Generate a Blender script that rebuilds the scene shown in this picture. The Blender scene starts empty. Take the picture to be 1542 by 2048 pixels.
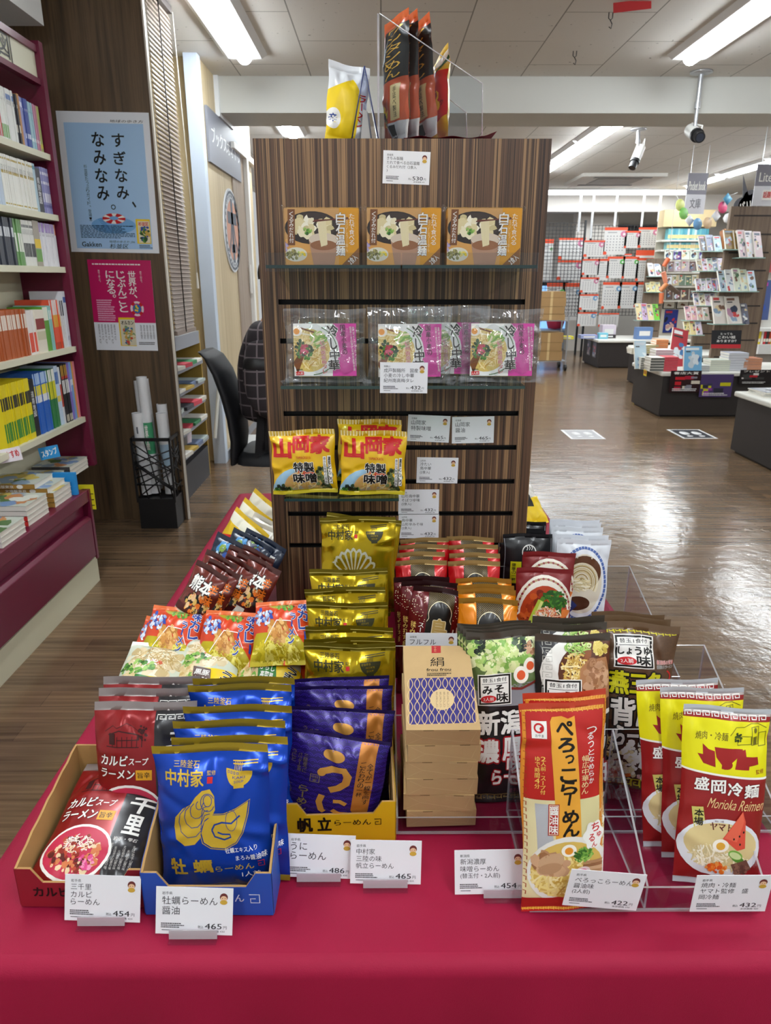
import bpy, bmesh, math, random
import numpy as np
from mathutils import Vector, Matrix

# ---------------------------------------------------------------- camera, world, exposure
SC = bpy.context.scene
COL = SC.collection
R = math.radians
W_PX, H_PX, F_PX = 1542, 2048, 1420.0
PITCH, YAW, EYE = R(18.28), R(0.32), 1.5
cam_data = bpy.data.cameras.new('camera')
cam = bpy.data.objects.new('camera', cam_data)
COL.objects.link(cam)
cam.location = (0, 0, EYE)
cam.rotation_euler = (R(90) - PITCH, 0, -YAW)
cam_data.sensor_fit = 'VERTICAL'
cam_data.sensor_height = 36.0
cam_data.lens = F_PX / H_PX * 36.0
cam_data.clip_start = 0.02
cam_data.dof.use_dof = True
cam_data.dof.focus_distance = 1.25
cam_data.dof.aperture_fstop = 13
SC.camera = cam

SC.view_settings.view_transform = 'Standard'
SC.view_settings.look = 'None'
SC.view_settings.gamma = 1.0
SC.view_settings.use_curve_mapping = False
SC.view_settings.exposure = 1.3
SC.cycles.transparent_max_bounces = 24
TUBE_POWER = 27.0          # emission of the ceiling tubes
world = bpy.data.worlds.new('shop_ambient')
SC.world = world
world.use_nodes = True
bg = world.node_tree.nodes['Background']
bg.inputs['Color'].default_value = (0.95, 0.98, 1.0, 1)
bg.inputs['Strength'].default_value = 0.22

_CR = cam.rotation_euler.to_matrix()


def ray(px, py):
    d = Vector(((px - W_PX / 2) / F_PX, -(py - H_PX / 2) / F_PX, -1.0))
    return _CR @ d


def PY(px, py, Y):
    """point of the pixel's sight line at depth Y"""
    d = ray(px, py)
    return Vector((d.x, d.y, d.z)) * (Y / d.y) + Vector((0, 0, EYE))


def PZ(px, py, Z):
    d = ray(px, py)
    return d * ((Z - EYE) / d.z) + Vector((0, 0, EYE))


def PX(px, py, X):
    d = ray(px, py)
    return d * (X / d.x) + Vector((0, 0, EYE))


# ---------------------------------------------------------------- materials
def lin(c):
    return c / 12.92 if c <= 0.04045 else ((c + 0.055) / 1.055) ** 2.4


def rgb(h):
    h = h.lstrip('#')
    return tuple(lin(int(h[i:i + 2], 16) / 255) for i in (0, 2, 4)) + (1.0,)


_MC = {}


def M(col, rough=0.5, metal=0.0, spec=0.5, coat=0.0, emit=0.0, bump=0.0, bscale=200, mottle=0.0, mscale=30):
    key = (col, rough, metal, spec, coat, emit, bump, bscale, mottle, mscale)
    if key in _MC:
        return _MC[key]
    m = bpy.data.materials.new('m_' + col.strip('#'))
    m.use_nodes = True
    nt = m.node_tree
    b = nt.nodes['Principled BSDF']
    b.inputs['Base Color'].default_value = rgb(col)
    b.inputs['Roughness'].default_value = rough
    b.inputs['Metallic'].default_value = metal
    b.inputs['Specular IOR Level'].default_value = spec
    b.inputs['Coat Weight'].default_value = coat
    b.inputs['Coat Roughness'].default_value = 0.12
    if emit:
        b.inputs['Emission Color'].default_value = rgb(col)
        b.inputs['Emission Strength'].default_value = emit
    if bump or mottle:
        tc = nt.nodes.new('ShaderNodeTexCoord')
    if bump:
        n = nt.nodes.new('ShaderNodeTexNoise')
        n.inputs['Scale'].default_value = bscale
        n.inputs['Detail'].default_value = 3
        nt.links.new(tc.outputs['Object'], n.inputs['Vector'])
        bp = nt.nodes.new('ShaderNodeBump')
        bp.inputs['Strength'].default_value = bump
        bp.inputs['Distance'].default_value = 0.002
        nt.links.new(n.outputs['Fac'], bp.inputs['Height'])
        nt.links.new(bp.outputs['Normal'], b.inputs['Normal'])
    if mottle:
        n = nt.nodes.new('ShaderNodeTexNoise')
        n.inputs['Scale'].default_value = mscale
        n.inputs['Detail'].default_value = 4
        nt.links.new(tc.outputs['Object'], n.inputs['Vector'])
        mx = nt.nodes.new('ShaderNodeMixRGB')
        c = rgb(col)
        mx.inputs['Color1'].default_value = tuple(x * (1 - mottle) for x in c[:3]) + (1,)
        mx.inputs['Color2'].default_value = tuple(min(1, x * (1 + mottle)) for x in c[:3]) + (1,)
        nt.links.new(n.outputs['Fac'], mx.inputs['Fac'])
        nt.links.new(mx.outputs['Color'], b.inputs['Base Color'])
    _MC[key] = m
    return m


def ramp_mat(name, axis_scale, cols, rough=0.4, spec=0.5, detail=6, scale=1.0, bump=0.0, coat=0.0, coords='Object', lo=.3, hi=.7):
    """stretched noise through a colour ramp: wood, zebrano, boards"""
    m = bpy.data.materials.new(name)
    m.use_nodes = True
    nt = m.node_tree
    b = nt.nodes['Principled BSDF']
    tc = nt.nodes.new('ShaderNodeTexCoord')
    mp = nt.nodes.new('ShaderNodeMapping')
    mp.inputs['Scale'].default_value = axis_scale
    n = nt.nodes.new('ShaderNodeTexNoise')
    n.inputs['Scale'].default_value = scale
    n.inputs['Detail'].default_value = detail
    n.inputs['Roughness'].default_value = 0.6
    cr = nt.nodes.new('ShaderNodeValToRGB')
    els = cr.color_ramp.elements
    while len(els) < len(cols):
        els.new(0.5)
    for i, c in enumerate(cols):
        els[i].position = lo + (hi - lo) * i / (len(cols) - 1)
        els[i].color = rgb(c)
    nt.links.new(tc.outputs[coords], mp.inputs['Vector'])
    nt.links.new(mp.outputs['Vector'], n.inputs['Vector'])
    nt.links.new(n.outputs['Fac'], cr.inputs['Fac'])
    nt.links.new(cr.outputs['Color'], b.inputs['Base Color'])
    b.inputs['Roughness'].default_value = rough
    b.inputs['Specular IOR Level'].default_value = spec
    b.inputs['Coat Weight'].default_value = coat
    if bump:
        bp = nt.nodes.new('ShaderNodeBump')
        bp.inputs['Strength'].default_value = bump
        bp.inputs['Distance'].default_value = 0.002
        nt.links.new(n.outputs['Fac'], bp.inputs['Height'])
        nt.links.new(bp.outputs['Normal'], b.inputs['Normal'])
    return m


def clear_mat(name, tint='#ffffff', gloss=0.12, rough=0.05, ior=1.45, bump=0.0, bscale=40, haze=0.0):
    """thin clear plastic or glass sheet: mostly see-through, fresnel gloss, optional milky haze"""
    m = bpy.data.materials.new(name)
    m.use_nodes = True
    nt = m.node_tree
    nt.nodes.remove(nt.nodes['Principled BSDF'])
    out = nt.nodes['Material Output']
    tr = nt.nodes.new('ShaderNodeBsdfTransparent')
    tr.inputs['Color'].default_value = rgb(tint)
    gl = nt.nodes.new('ShaderNodeBsdfGlossy')
    gl.inputs['Roughness'].default_value = rough
    lw = nt.nodes.new('ShaderNodeLayerWeight')
    lw.inputs['Blend'].default_value = 0.5
    pw = nt.nodes.new('ShaderNodeMath')
    pw.operation = 'POWER'
    pw.inputs[1].default_value = 4.0
    nt.links.new(lw.outputs['Facing'], pw.inputs[0])
    ad = nt.nodes.new('ShaderNodeMath')
    ad.operation = 'MULTIPLY_ADD'
    ad.inputs[1].default_value = 0.6
    ad.inputs[2].default_value = gloss
    ad.use_clamp = True
    nt.links.new(pw.outputs[0], ad.inputs[0])
    mx = nt.nodes.new('ShaderNodeMixShader')
    nt.links.new(ad.outputs[0], mx.inputs[0])
    nt.links.new(tr.outputs[0], mx.inputs[1])
    nt.links.new(gl.outputs[0], mx.inputs[2])
    last = mx
    if haze:
        df = nt.nodes.new('ShaderNodeBsdfDiffuse')
        df.inputs['Color'].default_value = (0.9, 0.92, 0.95, 1)
        m2 = nt.nodes.new('ShaderNodeMixShader')
        m2.inputs[0].default_value = haze
        nt.links.new(mx.outputs[0], m2.inputs[1])
        nt.links.new(df.outputs[0], m2.inputs[2])
        last = m2
    nt.links.new(last.outputs[0], out.inputs['Surface'])
    if bump:
        tc = nt.nodes.new('ShaderNodeTexCoord')
        n = nt.nodes.new('ShaderNodeTexNoise')
        n.inputs['Scale'].default_value = bscale
        n.inputs['Detail'].default_value = 2
        nt.links.new(tc.outputs['Object'], n.inputs['Vector'])
        bp = nt.nodes.new('ShaderNodeBump')
        bp.inputs['Strength'].default_value = bump
        bp.inputs['Distance'].default_value = 0.01
        nt.links.new(n.outputs['Fac'], bp.inputs['Height'])
        nt.links.new(bp.outputs['Normal'], gl.inputs['Normal'])
    return m


# ---------------------------------------------------------------- mesh building
class MB:
    def __init__(s):
        s.v, s.f, s.m, s.sm, s.mats, s.n = [], [], [], [], [], None

    def mi(s, mat):
        if mat not in s.mats:
            s.mats.append(mat)
        return s.mats.index(mat)

    def add(s, vs, fs, mat, smooth=False, T=None):
        o = len(s.v)
        for p in vs:
            p = Vector(p)
            s.v.append(tuple(T @ p) if T else tuple(p))
        k = s.mi(mat)
        for f in fs:
            s.f.append(tuple(i + o for i in f))
            s.m.append(k)
            s.sm.append(smooth)
        return s

    def box(s, a, b, mat, T=None):
        (x0, y0, z0), (x1, y1, z1) = a, b
        x0, x1 = min(x0, x1), max(x0, x1)
        y0, y1 = min(y0, y1), max(y0, y1)
        z0, z1 = min(z0, z1), max(z0, z1)
        vs = [(x0, y0, z0), (x1, y0, z0), (x1, y1, z0), (x0, y1, z0), (x0, y0, z1), (x1, y0, z1), (x1, y1, z1), (x0, y1, z1)]
        fs = [(0, 3, 2, 1), (4, 5, 6, 7), (0, 1, 5, 4), (1, 2, 6, 5), (2, 3, 7, 6), (3, 0, 4, 7)]
        return s.add(vs, fs, mat, False, T)

    def quad(s, pts, mat, T=None):
        return s.add(pts, [tuple(range(len(pts)))], mat, False, T)

    def slab(s, pts, d, mat, T=None):
        """polygon pts (3D, ordered) extruded by vector d"""
        n = len(pts)
        d = Vector(d)
        vs = [Vector(p) for p in pts] + [Vector(p) + d for p in pts]
        fs = [tuple(reversed(range(n))), tuple(range(n, 2 * n))]
        fs += [(i, (i + 1) % n, n + (i + 1) % n, n + i) for i in range(n)]
        return s.add(vs, fs, mat, False, T)

    def cyl(s, p0, p1, r, mat, n=12, r1=None, cap=True, T=None, smooth=True):
        p0, p1 = Vector(p0), Vector(p1)
        r1 = r if r1 is None else r1
        d = (p1 - p0).normalized()
        a = d.orthogonal().normalized()
        b = d.cross(a)
        vs, fs = [], []
        for i in range(n):
            t = 2 * math.pi * i / n
            vs.append(p0 + (a * math.cos(t) + b * math.sin(t)) * r)
        for i in range(n):
            t = 2 * math.pi * i / n
            vs.append(p1 + (a * math.cos(t) + b * math.sin(t)) * r1)
        fs = [(i, (i + 1) % n, n + (i + 1) % n, n + i) for i in range(n)]
        s.add(vs, fs, mat, smooth, T)
        if cap:
            s.add(vs, [tuple(reversed(range(n))), tuple(range(n, 2 * n))], mat, False, T)
        return s

    def tube(s, pts, r, mat, n=8, T=None, closed=False):
        pts = [Vector(p) for p in pts]
        vs, fs, N = [], [], len(pts)
        a = None
        for i, p in enumerate(pts):
            if closed:
                d = pts[(i + 1) % N] - pts[i - 1]
            else:
                d = pts[min(i + 1, N - 1)] - pts[max(i - 1, 0)]
            d.normalize()
            if a is None:
                a = d.orthogonal().normalized()
            else:
                a = (a - d * a.dot(d)).normalized()
            b = d.cross(a)
            rr = r[i] if isinstance(r, (list, tuple)) else r
            for k in range(n):
                t = 2 * math.pi * k / n
                vs.append(p + (a * math.cos(t) + b * math.sin(t)) * rr)
        for i in range(N if closed else N - 1):
            j = (i + 1) % N
            for k in range(n):
                k2 = (k + 1) % n
                fs.append((i * n + k, i * n + k2, j * n + k2, j * n + k))
        if not closed:
            fs += [tuple(reversed(range(n))), tuple(range((N - 1) * n, N * n))]
        return s.add(vs, fs, mat, True, T)

    def grid(s, fn, nu, nv, mat, smooth=True, T=None):
        vs = [fn(i / nu, j / nv) for j in range(nv + 1) for i in range(nu + 1)]
        fs = [(j * (nu + 1) + i, j * (nu + 1) + i + 1, (j + 1) * (nu + 1) + i + 1, (j + 1) * (nu + 1) + i) for j in range(nv) for i in range(nu)]
        return s.add(vs, fs, mat, smooth, T)

    def lathe(s, prof, mat, n=24, T=None):
        """prof: (r, z) pairs, turned about z"""
        vs, fs = [], []
        for r, z in prof:
            for k in range(n):
                t = 2 * math.pi * k / n
                vs.append((r * math.cos(t), r * math.sin(t), z))
        for i in range(len(prof) - 1):
            for k in range(n):
                k2 = (k + 1) % n
                fs.append((i * n + k, i * n + k2, (i + 1) * n + k2, (i + 1) * n + k))
        return s.add(vs, fs, mat, True, T)

    def mesh(s, name):
        me = bpy.data.meshes.new(name)
        me.from_pydata([tuple(v) for v in s.v], [], s.f)
        for m in s.mats:
            me.materials.append(m)
        me.polygons.foreach_set('material_index', s.m)
        me.polygons.foreach_set('use_smooth', s.sm)
        me.update()
        return me


def thing(name, label, cat, loc=(0, 0, 0), rot=(0, 0, 0), group=None):
    o = bpy.data.objects.new(name, None)
    o.empty_display_size = 0.05
    COL.objects.link(o)
    o.location = loc
    o.rotation_euler = rot
    o['label'] = label
    o['category'] = cat
    if group:
        o['group'] = group
    return o


def part(name, mb, parent=None, label=None, bevel=0.0, kind=None, loc=None, rot=None):
    me = mb.mesh(name) if isinstance(mb, MB) else mb
    o = bpy.data.objects.new(name, me)
    COL.objects.link(o)
    if parent is not None:
        o.parent = parent
    if label:
        o['label'] = label
    if kind:
        o['kind'] = kind
    if loc is not None:
        o.location = loc
    if rot is not None:
        o.rotation_euler = rot
    if bevel:
        b = o.modifiers.new('bevel', 'BEVEL')
        b.width = bevel
        b.segments = 2
        b.limit_method = 'ANGLE'
    return o


def single(name, mb, label, cat, group=None, **k):
    o = part(name, mb, None, label, **k)
    o['category'] = cat
    if group:
        o['group'] = group
    return o


def struct(name, mb, label=None, **k):
    return part(name, mb, None, label, kind='structure', **k)


def dup(root, loc=None, rot=None, label=None, group=None):
    c = root.copy()
    COL.objects.link(c)
    for ch in list(root.children):
        d = ch.copy()
        COL.objects.link(d)
        d.parent = c
        for g in ch.children:
            e = g.copy()
            COL.objects.link(e)
            e.parent = d
    if loc is not None:
        c.location = loc
    if rot is not None:
        c.rotation_euler = rot
    if label:
        c['label'] = label
    if group:
        c['group'] = group
    return c


# ---------------------------------------------------------------- printed artwork: flat shapes laid out on a face
_FC = bpy.data.curves.new('lettering', 'FONT')
_FC.resolution_u = 2
_FC.fill_mode = 'FRONT'
_FO = bpy.data.objects.new('lettering', _FC)
_TC = {}


def glyphs(s, bold=0.0):
    """outline triangles of a string, normalised to its own bounding box (0..1, 0..1), y up; and its aspect"""
    k = (s, bold)
    if k in _TC:
        return _TC[k]
    if _FO.name not in COL.objects:
        COL.objects.link(_FO)
    _FC.body = s
    _FC.offset = bold
    dg = bpy.context.evaluated_depsgraph_get()
    dg.update()
    me = bpy.data.meshes.new_from_object(_FO.evaluated_get(dg))
    n = len(me.vertices)
    a = np.empty(n * 3)
    me.vertices.foreach_get('co', a)
    a = a.reshape(-1, 3)[:, :2]
    me.calc_loop_triangles()
    t = np.empty(len(me.loop_triangles) * 3, dtype=int)
    me.loop_triangles.foreach_get('vertices', t)
    t = t.reshape(-1, 3)
    bpy.data.meshes.remove(me)
    if n == 0:
        a, t = np.zeros((0, 2)), np.zeros((0, 3), int)
        _TC[k] = (a, t, (0, 0, 1, 1))
        return _TC[k]
    lo, hi = a.min(0), a.max(0)
    _TC[k] = (a, t, (lo[0], lo[1], hi[0], hi[1]))
    return _TC[k]


def homography(src, dst):
    A = []
    for (x, y), (u, v) in zip(src, dst):
        A.append([x, y, 1, 0, 0, 0, -u * x, -u * y, -u])
        A.append([0, 0, 0, x, y, 1, -v * x, -v * y, -v])
    _, _, vt = np.linalg.svd(np.array(A, float))
    return vt[-1].reshape(3, 3)


class Art:
    """shapes in layout coordinates (y down); quad TL,TR,BR,BL of the face in those coordinates -> face x in [-W/2,W/2], z in [0,H]"""

    def __init__(s, W, H, quad=None):
        s.W, s.H = W, H
        quad = quad or [(0, 0), (100, 0), (100, 100 * H / W), (0, 100 * H / W)]
        s.Hm = homography(quad, [(-W / 2, H), (W / 2, H), (W / 2, 0), (-W / 2, 0)])
        s.items = []
        s.L = 1
        s.rng = random.Random(5)

    def _put(s, pts, tris, mat, L=None):
        pts = np.asarray(pts, float)
        if len(pts) == 0:
            return
        h = np.c_[pts, np.ones(len(pts))] @ s.Hm.T
        s.items.append((h[:, :2] / h[:, 2:3], tris, mat, s.L if L is None else L))

    def poly(s, pts, mat, L=None):
        s._put(pts, [tuple(range(len(pts)))], mat, L)
        return s

    def rect(s, x0, y0, x1, y1, mat, L=None):
        return s.poly([(x0, y0), (x1, y0), (x1, y1), (x0, y1)], mat, L)

    def ell(s, cx, cy, rx, ry, mat, rot=0, n=26, L=None, a0=0, a1=360):
        c, sn = math.cos(R(rot)), math.sin(R(rot))
        full = abs(a1 - a0) >= 360
        pts = []
        for i in range(n if full else n + 1):
            t = R(a0 + (a1 - a0) * i / n)
            x, y = rx * math.cos(t), ry * math.sin(t)
            pts.append((cx + x * c - y * sn, cy + x * sn + y * c))
        return s.poly(pts, mat, L)

    def line(s, pts, w, mat, L=None, closed=False):
        p = np.asarray(pts, float)
        n = len(p)
        vs, fs = [], []
        for i in range(n):
            a = p[i - 1] if (i > 0 or closed) else p[i]
            b = p[(i + 1) % n] if (i < n - 1 or closed) else p[i]
            d = b - a
            d = d / (np.hypot(*d) + 1e-9)
            nn = np.array([-d[1], d[0]]) * w / 2
            vs += [p[i] + nn, p[i] - nn]
        m = n if closed else n - 1
        for i in range(m):
            j = (i + 1) % n
            fs.append((2 * i, 2 * i + 1, 2 * j + 1, 2 * j))
        s._put(vs, fs, mat, L)
        return s

    def arc(s, cx, cy, rx, ry, w, mat, a0=0, a1=360, n=24, L=None):
        pts = [(cx + rx * math.cos(R(a0 + (a1 - a0) * i / n)), cy + ry * math.sin(R(a0 + (a1 - a0) * i / n))) for i in range(n + 1)]
        return s.line(pts, w, mat, L)

    def frame(s, x0, y0, x1, y1, w, mat, L=None):
        for a, b, c, d in ((x0, y0, x1, y0 + w), (x0, y1 - w, x1, y1), (x0, y0 + w, x0 + w, y1 - w), (x1 - w, y0 + w, x1, y1 - w)):
            s.rect(a, b, c, d, mat, L)
        return s

    def text(s, t, x0, y0, x1, y1, mat, bold=0.0, L=None, out=None, ow=0.04, rot=0, fit=True, shear=0):
        """a line of writing filling the box; fit=False keeps proportions, left aligned"""
        Lm = s.L if L is None else L
        a, tr, b0 = glyphs(t)
        if len(a) == 0:
            return s
        sx = (x1 - x0) / max(1e-6, b0[2] - b0[0])
        sy = (y1 - y0) / max(1e-6, b0[3] - b0[1])
        if not fit:
            sx = sy = min(sx, sy)
        q = np.c_[x0 + (a[:, 0] - b0[0]) * sx, y1 - (a[:, 1] - b0[1]) * sy]
        if shear:
            q[:, 0] += shear * (y1 - q[:, 1])
        if rot:
            c = np.array([(x0 + x1) / 2, (y0 + y1) / 2])
            m = np.array([[math.cos(R(rot)), -math.sin(R(rot))], [math.sin(R(rot)), math.cos(R(rot))]])
            q = (q - c) @ m.T + c
        h = abs(y1 - y0)
        d = bold * h * .6
        sh = [(0, 0)] if bold < .008 else [(-d, 0), (d, 0)] if bold < .025 else [(-d, -d), (d, -d), (d, d), (-d, d)]
        if out:
            e = d + ow * h
            for k in range(10):
                s._put(q + np.array([e * math.cos(k * .6283), e * math.sin(k * .6283)]), tr, out, Lm + k * .01)
            Lm += 1
        for i, v in enumerate(sh):
            s._put(q + np.array(v), tr, mat, Lm + i * .01)
        return s

    def vtext(s, t, x0, y0, x1, y1, mat, bold=0.0, L=None, out=None, ow=0.04):
        """writing from top to bottom, one character per row"""
        n = len(t)
        h = (y1 - y0) / n
        for i, ch in enumerate(t):
            if ch == ' ':
                continue
            a, b = y0 + h * i + h * .04, y0 + h * (i + 1) - h * .04
            xa, xb = x0, x1
            if ch in '一・':
                s.rect(x0 + (0 if ch == '一' else (x1 - x0) * .4), a + h * .38, x1 - (0 if ch == '一' else (x1 - x0) * .4), a + h * .48, mat, (s.L if L is None else L) + (1 if out else 0))
                continue
            if ch == 'ー':
                xa, xb = x0 + (x1 - x0) * .42, x0 + (x1 - x0) * .56
                s.rect(xa, a, xb, b, mat if not out else mat, (s.L if L is None else L) + (1 if out else 0))
                continue
            if ch in '。、':
                xa, b = x0 + (x1 - x0) * .6, a + h * .4
            if ch in 'っゃゅょッャュョ':
                xa, a = x0 + (x1 - x0) * .25, a + h * .15
            s.text(ch, xa, a, xb, b, mat, bold, L, out, ow)
        return s

    def scribble(s, x0, y0, x1, y1, rows, mat, L=None, seed=1):
        """fine print too small to read: rows of short dashes"""
        r = random.Random(seed)
        h = (y1 - y0) / rows
        for k in range(rows):
            x = x0
            y = y0 + h * k + h * .2
            end = x1 - (x1 - x0) * r.uniform(0, .3)
            while x < end:
                w = (x1 - x0) * r.uniform(.03, .09)
                s.rect(x, y, min(x + w, x1), y + h * .55, mat, L)
                x += w + (x1 - x0) * .012
        return s

    def key(s, x0, y0, x1, y1, n, mat, w=None, L=None):
        """row of greek-key spirals"""
        d = (x1 - x0) / n
        w = w or (y1 - y0) * .16
        for i in range(n):
            a, b = x0 + d * i + d * .06, x0 + d * (i + 1) - d * .06
            q = (b - a)
            h = (y1 - y0)
            s.line([(a, y1), (a, y0), (b, y0), (b, y0 + h * .78), (a + q * .34, y0 + h * .78), (a + q * .34, y0 + h * .4), (a + q * .66, y0 + h * .4)], w, mat, L)
        return s

    def blobs(s, cx, cy, rx, ry, mats, n, size, seed=1, L=None, el=.6):
        """heap of irregular morsels inside an ellipse"""
        r = random.Random(seed)
        L = s.L if L is None else L
        for i in range(n):
            t, q = r.uniform(0, 6.283), math.sqrt(r.random())
            x, y = cx + rx * q * math.cos(t), cy + ry * q * math.sin(t)
            z = size * r.uniform(.5, 1.25)
            ph = r.uniform(0, 6.283)
            k = r.randint(6, 9)
            e = r.uniform(el, 1)
            pts = []
            for j in range(k):
                a = 6.283 * j / k
                rr = z * r.uniform(.75, 1.15)
                u, v = rr * math.cos(a), rr * e * math.sin(a)
                pts.append((x + u * math.cos(ph) - v * math.sin(ph), y + u * math.sin(ph) + v * math.cos(ph)))
            s.poly(pts, r.choice(mats), L + i * .02)
        return s

    def strands(s, cx, cy, rx, ry, mats, n, w, seed=1, L=None, ln=1.0, ang=None, curl=1.0):
        """noodles, shreds: thin wavy strokes inside an ellipse"""
        r = random.Random(seed)
        L = s.L if L is None else L
        for i in range(n):
            t, q = r.uniform(0, 6.283), math.sqrt(r.random()) * .8
            x, y = cx + rx * q * math.cos(t), cy + ry * q * math.sin(t)
            a = r.uniform(0, 6.283) if ang is None else R(ang) + r.uniform(-.3, .3)
            k = r.uniform(-1, 1) * curl
            pts = []
            st = min(rx, ry) * ln / 6
            for j in range(7):
                if ((x - cx) / rx) ** 2 + ((y - cy) / ry) ** 2 > 1:
                    break
                pts.append((x, y))
                x += st * math.cos(a)
                y += st * math.sin(a)
                a += k * .45
            if len(pts) > 2:
                s.line(pts, w * r.uniform(.7, 1.2), r.choice(mats), L + i * .02)
        return s

    def bowl(s, cx, cy, rx, ry, rim, soup, L=None, w=.1):
        L = s.L if L is None else L
        s.ell(cx, cy, rx, ry, rim, L=L)
        s.ell(cx, cy, rx * (1 - w), ry * (1 - w), soup, L=L + .5)
        return s

    def egg(s, cx, cy, r, white, yolk, L=None, rot=0):
        L = s.L if L is None else L
        s.ell(cx, cy, r, r * .85, white, rot, L=L)
        s.ell(cx, cy + r * .05, r * .55, r * .5, yolk, rot, L=L + .5)
        return s


STEP = 0.00016


def bake(mb, art, surf=None, zr=None, maxe=0.0055, xr=None, normals=None, step=STEP):
    """lay the artwork on the surface: clip to the face, cut fine, push each layer out a hair"""
    W, H = art.W, art.H
    z0, z1 = zr or (0, H)
    x0, x1 = xr or (-W / 2, W / 2)
    groups = {}
    for pts, tris, mat, L in art.items:
        groups.setdefault(mat, []).append((pts, tris, L))
    for mat, its in groups.items():
        bm = bmesh.new()
        lay = bm.verts.layers.float.new('L')
        for pts, tris, L in its:
            vs = []
            for p in pts:
                v = bm.verts.new((p[0], 0, p[1]))
                v[lay] = L
                vs.append(v)
            for t in tris:
                try:
                    bm.faces.new([vs[i] for i in t])
                except ValueError:
                    pass
        big = [f for f in bm.faces if len(f.verts) > 4]
        if big:
            bmesh.ops.triangulate(bm, faces=big)
        for co, no in (((x0, 0, 0), (-1, 0, 0)), ((x1, 0, 0), (1, 0, 0)), ((0, 0, z0), (0, 0, -1)), ((0, 0, z1), (0, 0, 1))):
            if any((v.co - Vector(co)).dot(Vector(no)) > 1e-6 for v in bm.verts):
                bmesh.ops.bisect_plane(bm, geom=bm.verts[:] + bm.edges[:] + bm.faces[:], plane_co=co, plane_no=no, clear_outer=True)
        if surf is not None:
            for _ in range(6):
                es = [e for e in bm.edges if e.calc_length() > maxe]
                if not es:
                    break
                bmesh.ops.subdivide_edges(bm, edges=es, cuts=1)
                bmesh.ops.triangulate(bm, faces=[f for f in bm.faces if len(f.verts) > 3])
        if not bm.verts:
            bm.free()
            continue
        bm.verts.index_update()
        X = np.array([v.co.x for v in bm.verts])
        Z = np.array([v.co.z for v in bm.verts])
        L = np.array([v[lay] for v in bm.verts])
        off = len(mb.v)
        if surf is None:
            P = np.c_[X, -L * step, Z]
            N = np.tile([0., -1., 0.], (len(X), 1))
        else:
            P, N = surf(X, Z)
            P = P + N * (L * step + .00012)[:, None]
        k = mb.mi(mat)
        mb.v += [tuple(p) for p in P]
        if normals is not None:
            normals += [tuple(n) for n in N]
        for f in bm.faces:
            idx = [v.index for v in f.verts]
            a, b, c = (bm.verts[i].co for i in idx[:3]) if False else (f.verts[0].co, f.verts[1].co, f.verts[2].co)
            if (b - a).cross(c - a).y > 0:
                idx.reverse()
            mb.f.append(tuple(off + i for i in idx))
            mb.m.append(k)
            mb.sm.append(surf is not None)
        bm.free()


def sstep(a, b, x):
    t = np.clip((x - a) / (b - a), 0, 1)
    return t * t * (3 - 2 * t)


def bag_surf(W, H, T, seed=1, seal=.014, bot=.012, ncr=14, amp=.0016, bend=0.0, wave=.002, fat=.75, back=False, side=.35):
    """front (or back) sheet of a pillow pouch: bulge, pinched edges, radiating creases"""
    r = random.Random(seed)
    cr = []
    for i in range(int(ncr * 1.4)):
        e = r.random()
        if e < .35:
            cx, cz = r.uniform(-.5, .5) * W, (H - seal) - r.uniform(0, .12) * H
            a = r.choice((-1, 1)) * r.uniform(.9, 1.6)
        elif e < .7:
            cx, cz = r.uniform(-.5, .5) * W, bot + r.uniform(0, .12) * H
            a = r.choice((-1, 1)) * r.uniform(.9, 1.6)
        else:
            cx, cz = r.choice((-1, 1)) * r.uniform(.36, .48) * W, r.uniform(.15, .85) * H
            a = r.uniform(-.7, .7)
        cr.append((cx, cz, math.cos(a), math.sin(a), r.uniform(.005, .011), r.uniform(.014, .048), r.choice((-1, 1)) * amp * r.uniform(.5, 1.5)))
    ph = [r.uniform(0, 6.28) for _ in range(4)]

    def f(X, Z):
        u = np.clip(2 * X / W, -1, 1)
        zz = np.clip((Z - bot) / max(1e-6, H - seal - bot), 0, 1)
        eu = np.power(np.clip(1 - np.abs(u) ** 2.6, 0, 1), fat)
        ev = np.power(np.clip(1 - np.abs(2 * zz - 1) ** 3.2, 0, 1), .8)
        bulge = T / 2 * eu * ev
        c = np.zeros_like(X)
        for (cx, cz, dx, dz, w, l, am) in cr:
            s_ = (X - cx) * dx + (Z - cz) * dz
            d_ = -(X - cx) * dz + (Z - cz) * dx
            c += am * np.exp(-(d_ / w) ** 2 - (s_ / l) ** 2)
        c *= (.35 + .65 * sstep(0, .12, np.minimum(zz, 1 - zz)))
        y = c - bulge if not back else c * .6 + bulge * .8
        y = y + wave * np.sin(X / W * 5 + ph[0]) * (1 - ev) * sstep(.5, 1, np.abs(2 * Z / H - 1))
        y = y + bend * (Z / H) ** 2
        x = X * (1 - .035 * ev * side / .35) + .0012 * np.sin(Z / H * 11 + ph[1]) * np.abs(u) ** 3
        z = Z + .0012 * np.sin(X / W * 7 + ph[2]) * np.abs(2 * Z / H - 1) ** 3
        return np.c_[x, y, z]

    def surf(X, Z):
        X, Z = np.asarray(X, float), np.asarray(Z, float)
        e = 5e-4
        P = f(X, Z)
        N = np.cross(f(X + e, Z) - f(X - e, Z), f(X, Z + e) - f(X, Z - e))
        N /= np.linalg.norm(N, axis=1)[:, None] + 1e-12
        return P, N
    return surf


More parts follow.
